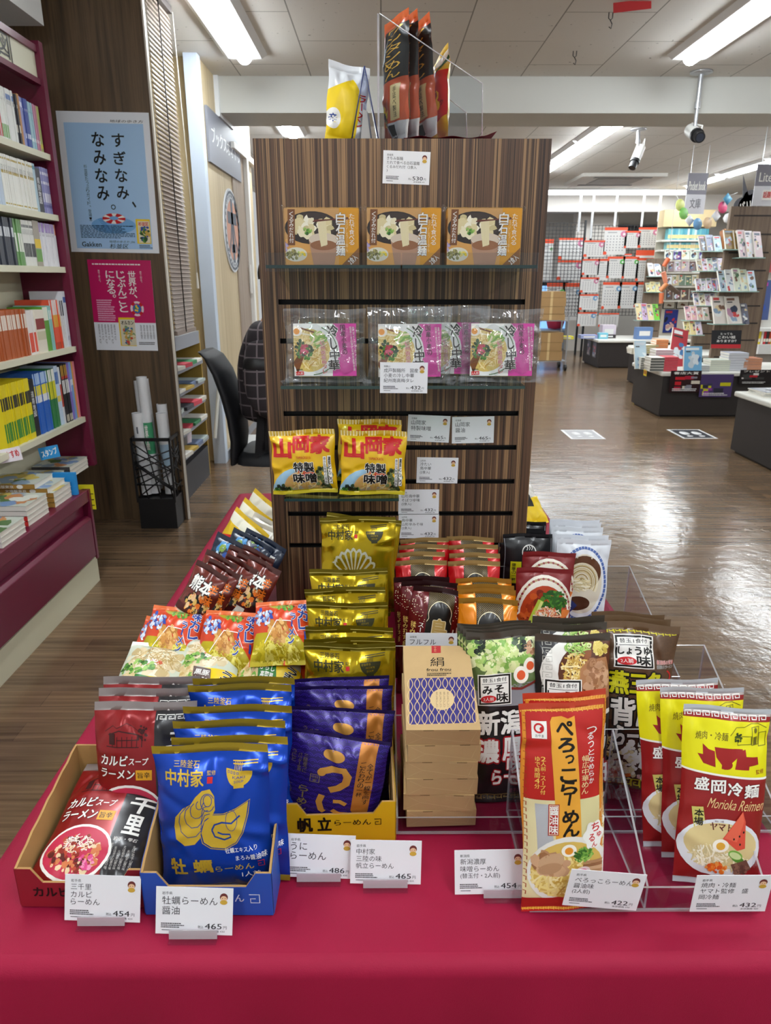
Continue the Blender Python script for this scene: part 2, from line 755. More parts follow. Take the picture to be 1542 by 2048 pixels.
def sheet(mb, surf, W, z0, z1, nu, nv, mat, flip=False, normals=None):
    X, Z = np.meshgrid(np.linspace(-W / 2, W / 2, nu + 1), np.linspace(z0, z1, nv + 1))
    P, N = surf(X.ravel(), Z.ravel())
    if flip:
        N = -N
    o = len(mb.v)
    mb.v += [tuple(p) for p in P]
    if normals is not None:
        normals += [tuple(n) for n in N]
    k = mb.mi(mat)
    for j in range(nv):
        for i in range(nu):
            q = (o + j * (nu + 1) + i, o + j * (nu + 1) + i + 1, o + (j + 1) * (nu + 1) + i + 1, o + (j + 1) * (nu + 1) + i)
            mb.f.append(tuple(reversed(q)) if flip else q)
            mb.m.append(k)
            mb.sm.append(True)


def finish(mb, name, normals):
    me = mb.mesh(name)
    me.normals_split_custom_set_from_vertices(normals)
    return me


PT = {}


def pouch_type(key, name, W, H, T, mat, art=None, seal=.014, seal_mat=None, seal_art=None, bot=.012, bot_mat=None, seed=1, back_mat=None, body='pouch_body', **kw):
    """prepare the meshes of one kind of pouch; put() then sets out copies"""
    fs = bag_surf(W, H, T, seed, seal, bot, **kw)
    bs = bag_surf(W, H, T, seed, seal, bot, back=True, **kw)
    parts = []

    def section(pn, z0, z1, m, a, nv):
        mb, nn = MB(), []
        sheet(mb, fs, W, z0, z1, 40, nv, m, False, nn)
        sheet(mb, bs, W, z0, z1, 12, max(2, nv // 2), back_mat or m, True, nn)
        if a:
            bake(mb, a, fs, (z0, z1), normals=nn)
        parts.append((pn, finish(mb, key + '_' + pn, nn)))
    zb = bot if bot_mat else 0
    section(body, zb, H - seal, mat, art, 52)
    section('top_seal', H - seal, H, seal_mat or mat, seal_art, 4)
    if bot_mat:
        section('bottom_seal', 0, bot, bot_mat, seal_art, 3)
    PT[key] = dict(name=name, parts=parts, W=W, H=H, T=T)


def put(key, label, cat, group, loc, rot):
    t = PT[key]
    o = thing(t['name'], label, cat, loc, rot, group)
    for pn, me in t['parts']:
        part(pn, me, o)
    return o


def by_top(key, tx, ty, z0, lean, yaw=0, roll=0, H=None):
    """base position and rotation for a pouch standing at height z0 whose top centre is seen at (tx, ty)"""
    H = H or PT[key]['H']
    rot = (R(-lean), R(roll), R(yaw))
    m = (Matrix.Rotation(R(yaw), 3, 'Z') @ Matrix.Rotation(R(roll), 3, 'Y') @ Matrix.Rotation(R(-lean), 3, 'X'))
    up = m @ Vector((0, 0, H))
    top = PZ(tx, ty, z0 + up.z)
    return top - up, rot


def stand(key, label, cat, group, tx, ty, z0, lean, yaw=0, roll=0):
    loc, rot = by_top(key, tx, ty, z0, lean, yaw, roll)
    return put(key, label, cat, group, loc, rot)


TABLE_Z = 0.71
# ---------------------------------------------------------------- the room
CEIL = 3.03
WALL_X = PZ(446, 930, 0.0).x          # wood wall beside the desk corner
BEAM_Y = 6.49


def floor_material():
    m = bpy.data.materials.new('plank_floor')
    m.use_nodes = True
    nt = m.node_tree
    b = nt.nodes['Principled BSDF']
    tc = nt.nodes.new('ShaderNodeTexCoord')
    br = nt.nodes.new('ShaderNodeTexBrick')
    br.inputs['Scale'].default_value = 1.0
    br.inputs['Brick Width'].default_value = 0.92
    br.inputs['Row Height'].default_value = 0.103
    br.inputs['Mortar Size'].default_value = 0.0012
    br.inputs['Color1'].default_value = rgb('#7d6248')
    br.inputs['Color2'].default_value = rgb('#4f3f30')
    br.inputs['Mortar'].default_value = rgb('#3a3028')
    br.inputs['Bias'].default_value = -0.1
    br.offset = 0.37
    nt.links.new(tc.outputs['Object'], br.inputs['Vector'])
    mp = nt.nodes.new('ShaderNodeMapping')
    mp.inputs['Scale'].default_value = (1.1, 34, 1)
    nt.links.new(tc.outputs['Object'], mp.inputs['Vector'])
    n = nt.nodes.new('ShaderNodeTexNoise')
    n.inputs['Scale'].default_value = 1.6
    n.inputs['Detail'].default_value = 6
    nt.links.new(mp.outputs[0], n.inputs['Vector'])
    cr = nt.nodes.new('ShaderNodeValToRGB')
    cr.color_ramp.elements[0].position = .3
    cr.color_ramp.elements[0].color = rgb('#3f3124')
    cr.color_ramp.elements[1].position = .7
    cr.color_ramp.elements[1].color = rgb('#957b5f')
    nt.links.new(n.outputs['Fac'], cr.inputs['Fac'])
    mx = nt.nodes.new('ShaderNodeMixRGB')
    mx.inputs['Fac'].default_value = .5
    nt.links.new(br.outputs['Color'], mx.inputs['Color1'])
    nt.links.new(cr.outputs['Color'], mx.inputs['Color2'])
    nt.links.new(mx.outputs['Color'], b.inputs['Base Color'])
    b.inputs['Roughness'].default_value = .17
    b.inputs['Specular IOR Level'].default_value = .6
    w = nt.nodes.new('ShaderNodeTexNoise')
    w.inputs['Scale'].default_value = 5.5
    w.inputs['Detail'].default_value = 4
    w.inputs['Roughness'].default_value = .65
    nt.links.new(tc.outputs['Object'], w.inputs['Vector'])
    bp = nt.nodes.new('ShaderNodeBump')
    bp.inputs['Strength'].default_value = .14
    bp.inputs['Distance'].default_value = .03
    nt.links.new(w.outputs['Fac'], bp.inputs['Height'])
    nt.links.new(bp.outputs['Normal'], b.inputs['Normal'])
    return m


def ceiling_material():
    m = bpy.data.materials.new('ceiling_boards')
    m.use_nodes = True
    nt = m.node_tree
    b = nt.nodes['Principled BSDF']
    b.inputs['Roughness'].default_value = .9
    tc = nt.nodes.new('ShaderNodeTexCoord')
    mp = nt.nodes.new('ShaderNodeMapping')
    mp.inputs['Rotation'].default_value = (0, 0, R(90))
    nt.links.new(tc.outputs['Object'], mp.inputs['Vector'])
    br = nt.nodes.new('ShaderNodeTexBrick')
    br.inputs['Scale'].default_value = 1.0
    br.inputs['Brick Width'].default_value = 1.12
    br.inputs['Row Height'].default_value = 0.56
    br.inputs['Mortar Size'].default_value = 0.005
    br.inputs['Mortar Smooth'].default_value = .3
    br.inputs['Color1'].default_value = rgb('#d6d2cc')
    br.inputs['Color2'].default_value = rgb('#d2cec8')
    br.inputs['Mortar'].default_value = rgb('#8c8882')
    nt.links.new(mp.outputs[0], br.inputs['Vector'])
    n = nt.nodes.new('ShaderNodeTexNoise')
    n.inputs['Scale'].default_value = 26
    n.inputs['Detail'].default_value = 3
    nt.links.new(tc.outputs['Object'], n.inputs['Vector'])
    cr = nt.nodes.new('ShaderNodeValToRGB')
    cr.color_ramp.elements[0].position = .25
    cr.color_ramp.elements[0].color = (.35, .34, .33, 1)
    cr.color_ramp.elements[1].position = .3
    cr.color_ramp.elements[1].color = (1, 1, 1, 1)
    nt.links.new(n.outputs['Fac'], cr.inputs['Fac'])
    mx = nt.nodes.new('ShaderNodeMixRGB')
    mx.blend_type = 'MULTIPLY'
    mx.inputs['Fac'].default_value = 1
    nt.links.new(br.outputs['Color'], mx.inputs['Color1'])
    nt.links.new(cr.outputs['Color'], mx.inputs['Color2'])
    nt.links.new(mx.outputs['Color'], b.inputs['Base Color'])
    return m


M_WHITE = M('#e8e6e1', .6)
M_WALL = M('#dcd9d3', .8, mottle=.03, mscale=6)
M_SOFT = M('#cfd0cb', .8)
M_BLACK = M('#141416', .45)
M_DARK = M('#2b2625', .5, mottle=.1, mscale=8)
M_STEEL = M('#b9bcc0', .3, .8)
M_MAROON = M('#6a1434', .35, mottle=.06, mscale=12)
M_CREAM = M('#d8d6bd', .5)
WOOD_PILLAR = ramp_mat('pillar_walnut', (26, 26, .9), ['#3a2e21', '#56442f', '#685239', '#45372a'], .45, scale=1.0)
WOOD_PALE = ramp_mat('pale_oak', (22, 22, .6), ['#b3a07c', '#c3b18d', '#cdbd9b'], .5, scale=1.0)
WOOD_DOOR = ramp_mat('door_walnut', (24, 24, .6), ['#8a7a6c', '#9a8a7a', '#a39383'], .5, scale=1.0)
ZEBRANO = ramp_mat('zebrano', (85, 85, .35), ['#1c130e', '#35251c', '#694c37', '#35251c', '#9f7c57', '#4f3829', '#241812'], .42, scale=1.0, detail=4.5, lo=.3, hi=.7)

floor = struct('floor', MB().box((-2.4, -3.2, -.05), (9, 17.2, 0), floor_material()))
ceiling = struct('ceiling', MB().box((-2.4, -3.2, CEIL), (9, 17.2, CEIL + .06), ceiling_material()))
struct('wall_left', MB().box((-2.4, -3.2, 0), (-2.3, 8, CEIL), M_WALL))
struct('wall_right', MB().box((8.9, -3.2, 0), (9, 17.2, CEIL), M_WALL))
struct('wall_back', MB().box((-2.4, 17.1, 0), (9, 17.2, CEIL), M_WALL))
# beam across the shop
zb = PY(771, 226, BEAM_Y).z
y1b = (zb - EYE) / (PY(771, 253, 1).z - EYE)
b = MB().box((WALL_X, BEAM_Y, zb), (8.9, y1b, CEIL), M('#c8c8c2', .75))
struct('beam_1', b)
struct('trim_1', MB().box((WALL_X - .0, BEAM_Y - .03, zb - .03), (WALL_X + .035, y1b, CEIL), M('#e3e6ea', .5)))
struct('beam_2', MB().box((1.6, 15.0, 2.72), (8.9, 15.35, CEIL), M('#cfcac4', .75)))

# pillar with posters
p0 = PZ(378, 1038, 0)
PIL_X, PIL_Y = p0.x, p0.y
struct('pillar_1', MB().box((-2.3, PIL_Y, 0), (PIL_X, PIL_Y + .05, CEIL), WOOD_PILLAR))
struct('trim_2', MB().box((PIL_X - .004, PIL_Y - .004, 0), (PIL_X + .005, PIL_Y + .02, CEIL), M('#d9d2c4', .5)))
struct('soffit', MB().box((-2.3, 1.0, PY(88, 52, 4.2).z), (PY(88, 52, 4.2).x, 4.2, CEIL), M('#dfe0dd', .7)))

# wood wall facing the aisle, its pale steel post and end panel
POST_Y = PZ(450, 921, 0).y
struct('wall_wood', MB().box((-2.3, POST_Y, 0), (WALL_X, 8.05, CEIL), WOOD_PALE))
struct('post_1', MB().box((PZ(441, 921, 0).x - .03, POST_Y - .10, 0), (WALL_X + .015, POST_Y - .004, CEIL), M('#c6d2e2', .45)))
struct('window_1', MB().box((-2.3, PIL_Y + .05, 0), (-1.9, POST_Y, CEIL), M('#b9ad92', .6)))
dy0, dy1 = PX(484, 700, WALL_X).y, PX(505, 700, WALL_X).y
d = struct('door_1', MB().box((WALL_X, dy0, 0), (WALL_X + .012, dy1, PX(484, 318, WALL_X).z), WOOD_DOOR))
part('door_handle', MB().cyl((WALL_X + .03, dy1 - .05, 1.35), (WALL_X + .03, dy1 - .05, 1.62), .012, M_WHITE), d)
struct('trim_3', MB().box((WALL_X, dy0 - .04, PX(484, 318, WALL_X).z), (WALL_X + .05, dy1 + .6, PX(484, 318, WALL_X).z + .05), M_WHITE)
       .box((WALL_X, dy1, 0), (WALL_X + .05, dy1 + .09, PX(484, 318, WALL_X).z), M_WHITE))
struct('baseboard_left', MB().box((WALL_X, POST_Y, 0), (WALL_X + .015, 8, .08), M('#8f9299', .5)))

# ---------------------------------------------------------------- ceiling lights
M_TUBE = M('#f4fbff', .4, emit=TUBE_POWER)


def batten(x, y0, y1, label, group='ceiling batten lights', twin=False):
    t = thing('ceiling_light', label, 'light', (x, y0, CEIL), (0, 0, 0), group)
    L = y1 - y0
    h = MB()
    h.slab([(-.16, 0, 0), (.16, 0, 0), (.12, 0, -.03), (-.12, 0, -.03)], (0, L, 0), M('#dedfdf', .5))
    part('housing', h, t)
    for dx in ((-.06, .06) if twin else (0,)):
        w = .035 if twin else .05
        tb = MB()
        pts = [(dx + w * math.cos(R(a)), .03, -.03 - w * math.sin(R(a)) * .9) for a in range(0, 181, 30)]
        tb.slab(pts, (0, L - .06, 0), M_TUBE)
        part('tube', tb, t)


lx1, lx0, lx2 = PZ(1376, 126, CEIL - .05).x, PZ(487, 118, CEIL - .05).x, PZ(1347, 384, CEIL - .05).x
ye = PZ(1376, 126, CEIL - .05).y
batten(lx1, ye - 1.3, ye, 'bright batten light at the top right corner of the picture, before the beam')
batten(lx0, ye - 1.3, ye, 'bright batten light above the wood wall at the left, before the beam')
batten(lx1 + 2.9, ye - 1.3, ye, 'ceiling batten light outside the picture at the right, before the beam')
for k, y in enumerate((1.55, -1.4)):
    for x, nm in ((lx0, 'left'), (lx1, 'right'), (lx1 + 2.9, 'far right')):
        batten(x, y - .65, y + .65, 'ceiling batten light outside the picture, %s row, %s' % (nm, ('above the display table', 'behind the viewer')[k]))
batten((lx0 + lx1) / 2, -1.0, .3, 'added ceiling batten light outside the picture, above the viewer, brightening the packs')  # extra unseen batten between the rows, added to brighten pack fronts and table
fx = PZ(1215, 262, CEIL - .05).x
for i, y in enumerate((7.9, 9.3, 10.7)):
    batten(fx, y, y + 1.3, ('near', 'middle', 'far')[i] + ' batten light of the long double row behind the beam, right of the tower', twin=True)
for i, y in enumerate((7.6, 9.2)):
    batten(lx0, y, y + 1.3, ('near', 'far')[i] + ' batten light behind the beam, seen left above the tower')
for i, y in enumerate((7.6, 9.1, 10.6, 12.1)):
    batten(lx2, y, y + 1.35, ('first', 'second', 'third', 'fourth')[i] + ' light of the long row above the magazine racks, counted from the beam')
t = thing('ceiling_light', 'wide bright light strip across the ceiling before the far wall', 'light', (PZ(1100, 402, CEIL - .05).x - .6, 14.0, CEIL), (0, 0, 0), 'ceiling batten lights')
part('housing', MB().box((0, 0, -.03), (3.0, .5, 0), M('#dedfdf', .5)), t)
part('tube', MB().box((.04, .04, -.06), (2.96, .46, -.03), M('#f4fbff', .4, emit=7.0)), t)

# ---------------------------------------------------------------- draped display table
TX0, TX1 = PZ(200, 1430, TABLE_Z).x, PZ(1542, 1690, TABLE_Z).x
TY0, TY1 = PZ(760, 1905, TABLE_Z).y, 2.62
TX0 = min(TX0, PZ(487, 1019, TABLE_Z).x)
M_CLOTH = M('#970f36', .62, spec=.25, bump=.25, bscale=900, mottle=.08, mscale=5)


def cloth():
    r = random.Random(4)
    mb = MB()
    rad = .02
    w, l = TX1 - TX0, TY1 - TY0

    def top(u, v):
        x, y = TX0 + u * w, TY0 + v * l
        z = TABLE_Z + .0012 * math.sin(x * 9 + y * 4) * math.sin(y * 11) * min(1, 9 * min(u, 1 - u)) * min(1, 9 * min(v, 1 - v))
        return (x, y, z)
    mb.grid(top, 60, 80, M_CLOTH)
    # skirt: rounded edge then folds that grow towards the hem
    per = []
    n = 60
    for i in range(n):
        per.append((TX0 + w * i / n, TY0, 0, -1))
    for i in range(n):
        per.append((TX1, TY0 + l * i / n, 1, 0))
    for i in range(n):
        per.append((TX1 - w * i / n, TY1, 0, 1))
    for i in range(n):
        per.append((TX0, TY1 - l * i / n, -1, 0))
    vs, fs = [], []
    rows = [(0, 0)] + [(rad * math.sin(R(a)), -rad * (1 - math.cos(R(a)))) for a in (20, 45, 70, 90)] + [(rad, -.08), (rad, -.2), (rad, -.35), (rad, -.52), (rad, -.68)]
    N = len(per)
    for j, (o, dz) in enumerate(rows):
        for i, (x, y, nx, ny) in enumerate(per):
            s = i / N
            f = max(0, -dz - .03) * (.05 * math.sin(s * 6.283 * 19) + .03 * math.sin(s * 6.283 * 31 + 1))
            k = o + f
            corner = 1.0
            vs.append((x + nx * k * corner, y + ny * k * corner, TABLE_Z + dz))
    for j in range(len(rows) - 1):
        for i in range(N):
            a, b_ = j * N + i, j * N + (i + 1) % N
            fs.append((a, b_, b_ + N, a + N))
    fs = [tuple(reversed(f)) for f in fs]
    mb.add(vs, fs, M_CLOTH, True)
    return mb


single('tablecloth', cloth(), 'crimson cloth draped over the whole display table, hanging down in front', 'tablecloth')
tt = thing('display_table', 'display table hidden under the crimson cloth', 'table', ((TX0 + TX1) / 2, (TY0 + TY1) / 2, 0))
hw, hl = (TX1 - TX0) / 2 - .004, (TY1 - TY0) / 2 - .004
part('table_top', MB().box((-hw, -hl, TABLE_Z - .03), (hw, hl, TABLE_Z - .003), M_DARK), tt)
for sx in (-1, 1):
    for sy in (-1, 1):
        part('leg', MB().box((sx * (hw - .03) - .02, sy * (hl - .03) - .02, 0), (sx * (hw - .03) + .02, sy * (hl - .03) + .02, TABLE_Z - .03), M_DARK), tt)

# ---------------------------------------------------------------- zebrano display tower with slots
D = 1.60
TWX0, TWX1 = PY(505, 277, D).x, PY(1104, 277, D).x
TWZ = PY(804, 277, D).z
SLOT_Y = [604, 682, 827, 895, 963, 1027, 1090]
SLOT_Z = [PY(804, y, D).z for y in SLOT_Y]


def tower_panel():
    mb = MB()
    sx0, sx1 = PY(557, 604, D).x, PY(1050, 604, D).x
    g = .0055
    zs = [TABLE_Z + .002]
    for z in sorted(SLOT_Z):
        zs += [z - g, z + g]
    zs.append(TWZ)
    dep = .02
    for i in range(len(zs) - 1):
        a, b_ = zs[i], zs[i + 1]
        slot = i % 2 == 1
        for x0, x1, hole in ((TWX0, sx0, False), (sx0, sx1, slot), (sx1, TWX1, False)):
            if not hole:
                mb.quad([(x0, D, a), (x1, D, a), (x1, D, b_), (x0, D, b_)], ZEBRANO)
            else:
                k = M('#0b0a0a', .6)
                mb.quad([(x0, D + dep, a), (x1, D + dep, a), (x1, D + dep, b_), (x0, D + dep, b_)], k)
                mb.quad([(x0, D, a), (x1, D, a), (x1, D + dep, a), (x0, D + dep, a)], k)
                mb.quad([(x0, D + dep, b_), (x1, D + dep, b_), (x1, D, b_), (x0, D, b_)], k)
                mb.quad([(x0, D, a), (x0, D + dep, a), (x0, D + dep, b_), (x0, D, b_)], k)
                mb.quad([(x1, D + dep, a), (x1, D, a), (x1, D, b_), (x1, D + dep, b_)], k)
    z0, z1 = zs[0], TWZ
    y1 = D + .025
    mb.quad([(TWX0, y1, z0), (TWX0, D, z0), (TWX0, D, z1), (TWX0, y1, z1)], ZEBRANO)
    mb.quad([(TWX1, D, z0), (TWX1, y1, z0), (TWX1, y1, z1), (TWX1, D, z1)], ZEBRANO)
    mb.quad([(TWX0, D, z1), (TWX1, D, z1), (TWX1, y1, z1), (TWX0, y1, z1)], ZEBRANO)
    mb.quad([(TWX1, y1, z0), (TWX0, y1, z0), (TWX0, y1, z1), (TWX1, y1, z1)], ZEBRANO)
    return mb


tw = thing('display_tower', 'tall zebra-grained wooden slotted tower standing on the crimson table', 'display stand', (0, 0, 0))
part('slotted_panel', tower_panel(), tw)
part('carcass', MB().box((TWX0 + .012, D + .026, TABLE_Z + .002), (TWX1 - .012, D + .42, TWZ - .004), ZEBRANO), tw)
# ---------------------------------------------------------------- printed colours
def ink(c):
    return M(c, .38, spec=.4)


K, WH, RED, YEL = ink('#15130f'), ink('#f1efe9'), ink('#c81f24'), ink('#f2cf17')
GOLDINK = M('#d9b436', .34, .35)
CREAMINK, GREEN, DGREEN, LGREEN = ink('#efe3c0'), ink('#4f8a2d'), ink('#27521f'), ink('#a9c964')
BRN, DBRN, ORG, PINK = ink('#7c4a25'), ink('#3d2415'), ink('#e2711d'), ink('#e35a9a')
NOOD = [ink('#ead28a'), ink('#d9b85f'), ink('#f3e2aa'), ink('#c99f45')]
PALEN = [ink('#f0e6c4'), ink('#e2d3a2'), ink('#f7f1dc'), ink('#cfc08e')]
MEAT = [ink('#b98a63'), ink('#9c6b47'), ink('#d0a681'), ink('#c79a78')]
VEG = [ink('#4f8a2d'), ink('#78ab45'), ink('#2f6121'), ink('#9cc25e')]
CABB = [ink('#c9d98c'), ink('#a8c768'), ink('#e4eab8'), ink('#7fae4d'), ink('#d8dca0')]
CHILI = [ink('#8e2a1f'), ink('#b8452f'), ink('#5c211b'), ink('#d17a4a'), ink('#e4c9a0')]
NORI = [ink('#1d2a20'), ink('#2e4030'), ink('#3b5234'), ink('#141c16')]
YOLK, EGGW = ink('#f0a02a'), ink('#f8f2e4')


# --- blue oyster pouch
def bowl_icon(a, x, y, w, col, txt, tcol, L=2):
    """line drawing of a noodle bowl with chopsticks; x, y top left, w width"""
    h = w * .86
    a.ell(x + w * .42, y + h * .36, w * .42, h * .58, col, a0=0, a1=180, L=L)
    a.rect(x + w * .27, y + h * .9, x + w * .57, y + h, col, L)
    a.line([(x + w * .2, y + h * .1), (x + w, y)], w * .03, col, L)
    a.line([(x + w * .22, y + h * .18), (x + w, y + h * .1)], w * .03, col, L)
    for i in range(5):
        q = x + w * (.29 + .055 * i)
        a.line([(q, y + h * .1), (q, y + h * .38)], w * .018, col, L)
    for i in range(4):
        a.frame(x + w * (.06 + .1 * i), y + h * .42, x + w * (.12 + .1 * i), y + h * .5, w * .012, tcol, L + 1)
    a.text(txt[0], x + w * .24, y + h * .56, x + w * .6, y + h * .65, tcol, L=L + 1)
    a.text(txt[1], x + w * .28, y + h * .71, x + w * .56, y + h * .8, tcol, L=L + 1)


BLUE_FOIL = M('#0b42b6', .27, .5, coat=.12)
a = Art(.155, .205, [(775, 470), (1392, 405), (1400, 1262), (808, 1262)])
a.L = 2
a.text('三陸釜石', 888, 525, 1025, 560, GOLDINK, .012, rot=-3)
a.text('中村家', 845, 570, 1050, 650, GOLDINK, .03, rot=-4)
a.text('監修', 1068, 565, 1112, 588, GOLDINK)
a.rect(1071, 595, 1098, 627, RED)
bowl_icon(a, 1170, 495, 170, GOLDINK, ('KAKI', 'SOUP'), BLUE_FOIL)
oy1 = [(1085, 655), (1110, 690), (1115, 760), (1095, 800), (1060, 812), (1040, 860), (1030, 920), (1000, 955), (945, 970), (900, 940), (888, 880), (900, 820), (940, 770), (985, 740), (1010, 700), (1045, 665)]
a.poly(oy1, GOLDINK)
oy2 = [(1290, 715), (1280, 790), (1255, 880), (1220, 935), (1160, 970), (1090, 965), (1050, 940), (1038, 890), (1055, 830), (1100, 790), (1160, 785), (1220, 760)]
a.poly(oy2, GOLDINK)
a.L = 3
LB = M('#123f9a', .4, .3)
for k in (.82, .62, .42, .22):
    cx, cy = 1075, 705
    a.line([(cx + (x - cx) * k - 25 * (1 - k), cy + (y - cy) * k) for x, y in oy1[3:13]], 4, LB)
a.arc(1075, 715, 22, 30, 4, LB)
a.arc(1075, 725, 36, 46, 4, LB, 20, 330)
a.line([(1160 + (x - 1160) * 1.07, 875 + (y - 875) * 1.07) for x, y in oy2], 4, GOLDINK, closed=True)
a.line([(1095, 870), (1110, 840), (1150, 825), (1200, 830), (1245, 790)], 9, LB)
a.line([(1095, 870), (1110, 905), (1160, 920), (1195, 905), (1190, 890), (1150, 890), (1125, 880)], 9, LB)
a.arc(1200, 815, 30, 55, 3, LB)
a.L = 2
a.text('牡蠣エキス入り', 1160, 962, 1327, 992, WH, .008, rot=-5)
a.text('まろみ醤油味', 1212, 1006, 1375, 1036, WH, .008, rot=-5)
a.text('牡', 862, 1048, 945, 1135, GOLDINK, .05, rot=-5)
a.text('蠣', 985, 1040, 1085, 1118, GOLDINK, .05, rot=-5)
a.text('らーめん', 1100, 1068, 1305, 1100, GOLDINK, .02, rot=-5)
a.line([(1328, 1045), (1360, 1042), (1360, 1075), (1330, 1076), (1330, 1060), (1346, 1059)], 4, RED)
a.text('1人前', 1238, 1107, 1335, 1138, WH, rot=-2)
GSEAL = M('#a98f24', .36, .5)
BLUE_ART = a
pouch_type('blue', 'ramen_pouch', .155, .205, .046, BLUE_FOIL, a, .011, GSEAL, None, .008, GSEAL, seed=3, ncr=18, amp=.0026)

# --- gold scallop pouch (layout 100 wide)
GOLD_FOIL = M('#b79c10', .22, .75, coat=.2)
GSEAL2 = M('#75660e', .3, .6)
SILV = M('#b9b9a6', .35, .3)


def gold_art():
    a = Art(.155, .205, [(0, 5), (100, 5), (100, 137), (0, 137)])
    a.L = 2
    dk = ink('#2b2a08')
    a.text('三陸釜石', 17, 15, 38, 20.5, dk, .012)
    a.text('中村家', 10, 22, 43, 34, dk, .03)
    a.text('監修', 45, 23, 51, 26, dk)
    a.rect(45.5, 27.5, 49.5, 32, RED)
    bowl_icon(a, 61, 15, 27, dk, ('HOTATE', 'SOUP'), GOLD_FOIL)
    cx, cy = 44, 88
    out = []
    for i in range(9):
        t0 = 205 + i * 14.5
        for j in range(5):
            t = t0 + j * 14.5 / 4
            rr = 40 + 4.5 * math.sin(math.pi * j / 4)
            out.append((cx + rr * .78 * math.cos(R(t)), cy + rr * math.sin(R(t))))
    a.poly(out + [(cx + 8, cy), (cx - 8, cy)], SILV)
    a.poly([(cx - 12, cy - 6), (cx + 12, cy - 6), (cx + 15, cy + 3), (cx - 15, cy + 3)], SILV)
    a.L = 3
    for i in range(9):
        t = 205 + i * 14.5 + 7.2
        c, s_ = math.cos(R(t)), math.sin(R(t))
        n = (-s_ * .8, c)
        p0, p1 = (cx + 5 * c, cy + 7 * s_), (cx + 38 * .78 * c, cy + 38 * s_)
        a.poly([p0, (p1[0] + n[0] * 3, p1[1] + n[1] * 3), (p1[0] + c * 2.2, p1[1] + s_ * 2.6), (p1[0] - n[0] * 3, p1[1] - n[1] * 3)], GOLD_FOIL)
    a.L = 2
    a.text('帆', 13, 100, 27, 114, dk, .05)
    a.text('立', 33, 100, 47, 113, dk, .05)
    a.text('らーめん', 51, 103, 84, 109, dk, .02)
    return a


a = gold_art()
sa = Art(.155, .205)
sa.rect(0, 4.2, 100, 5, M('#e0d070', .3, .5))
for k, sd in (('gold', 7), ('gold2', 12)):
    pouch_type(k, 'ramen_pouch', .155, .205, .046, GOLD_FOIL, a, .013, GSEAL2, sa, .008, GSEAL2, seed=sd, ncr=18, amp=.0026, wave=.004)

# --- purple pouch
PURP = M('#221060', .3, .3, coat=.08)
PUR2 = M('#432a9c', .3, .3)
a = Art(.163, .16, [(0, 0), (100, 0), (100, 134), (0, 134)])
a.L = 1
for j in range(23):
    for i in range(-1, 13):
        cx, cy = i * 8.4 + (4.2 if j % 2 else 0), 4 + j * 6.0
        for rr in (4.0, 2.3):
            a.arc(cx, cy + 3.4, rr, rr * .95, .55, PUR2, 190, 350, 8)
a.L = 2
a.rect(74, 4, 90, 88, M('#b5722b', .38, .35))
a.poly([(74, 88), (90, 88), (89, 93), (86, 90), (84, 96), (81, 91), (78, 95), (76, 90)], M('#b5722b', .38, .35))
a.ell(52, 21, 10, 6.2, M('#c08a3c', .35, .4), 6)
GU = M('#c9903c', .34, .4)
a.L = 3
a.line([(42, 40), (52, 36), (63, 35), (67, 42), (66, 51), (60, 58), (52, 62)], 7.5, GU)
a.ell(43, 41, 4, 4.6, GU)
a.line([(46, 70), (44, 80), (47, 91), (50, 93)], 6, GU)
a.line([(57, 76), (63, 75.5), (69, 79)], 4.5, GU)
a.line([(57, 88), (63, 92), (71, 93)], 5, GU)
a.vtext('全てが一線を画す', 83, 26, 88.5, 78, K, .02)
a.vtext('こだわりの一杯', 76.5, 24, 82, 68, K, .02)
GS = M('#8d7a45', .4, .3)
a.vtext('三陸産うに', 25, 24, 29, 46, GS)
a.vtext('パウダー使用', 20, 24, 23.5, 46, GS)
a.vtext('うにと', 14, 22, 18, 36, GS)
a.frame(33, 45, 42, 55, .6, GS)
a.text('中村', 34.5, 46.5, 40.5, 50, GS)
a.text('家', 35.5, 51, 39.5, 54, GS)
a.vtext('らーめん', 24, 62, 33, 96, GS, .03)
a.vtext('一人前', 14, 62, 17.5, 76, GS)
pouch_type('uni', 'ramen_pouch', .163, .16, .045, PURP, a, .006, M('#1e0f4c', .4, .2), None, .006, seed=21, ncr=20, amp=.0026, bend=.006)

# --- red / black kalbi pouch
KRED = M('#8e161a', .28, .25, coat=.15)
KBLK = M('#2a282b', .28, .2, coat=.2)


def house(a, x, y, w, m, L=2):
    h = w * .5
    a.line([(x, y + h * .4), (x + w * .2, y + h * .12), (x + w * .3, y + h * .2), (x + w * .5, y + h * .02), (x + w * .75, y + h * .3)], w * .012, m, L)
    a.line([(x + w * .1, y + h * .5), (x + w * .35, y + h * .3), (x + w * .85, y + h * .55)], w * .025, m, L)
    a.line([(x + w * .05, y + h), (x + w * .8, y + h)], w * .02, m, L)
    for i in range(6):
        q = x + w * (.2 + .11 * i)
        a.line([(q, y + h * .55), (q, y + h)], w * .015, m, L)
    a.line([(x + w * .3, y + h * .7), (x + w * .8, y + h * .7)], w * .02, m, L)
    a.rect(x + w * .12, y + h * .42, x + w * .26, y + h * .9, m, L)
    a.blobs(x + w * .86, y + h * .45, w * .11, h * .35, [m], 26, w * .035, 3, L)
    a.line([(x + w * .86, y + h * .5), (x + w * .86, y + h)], w * .02, m, L)


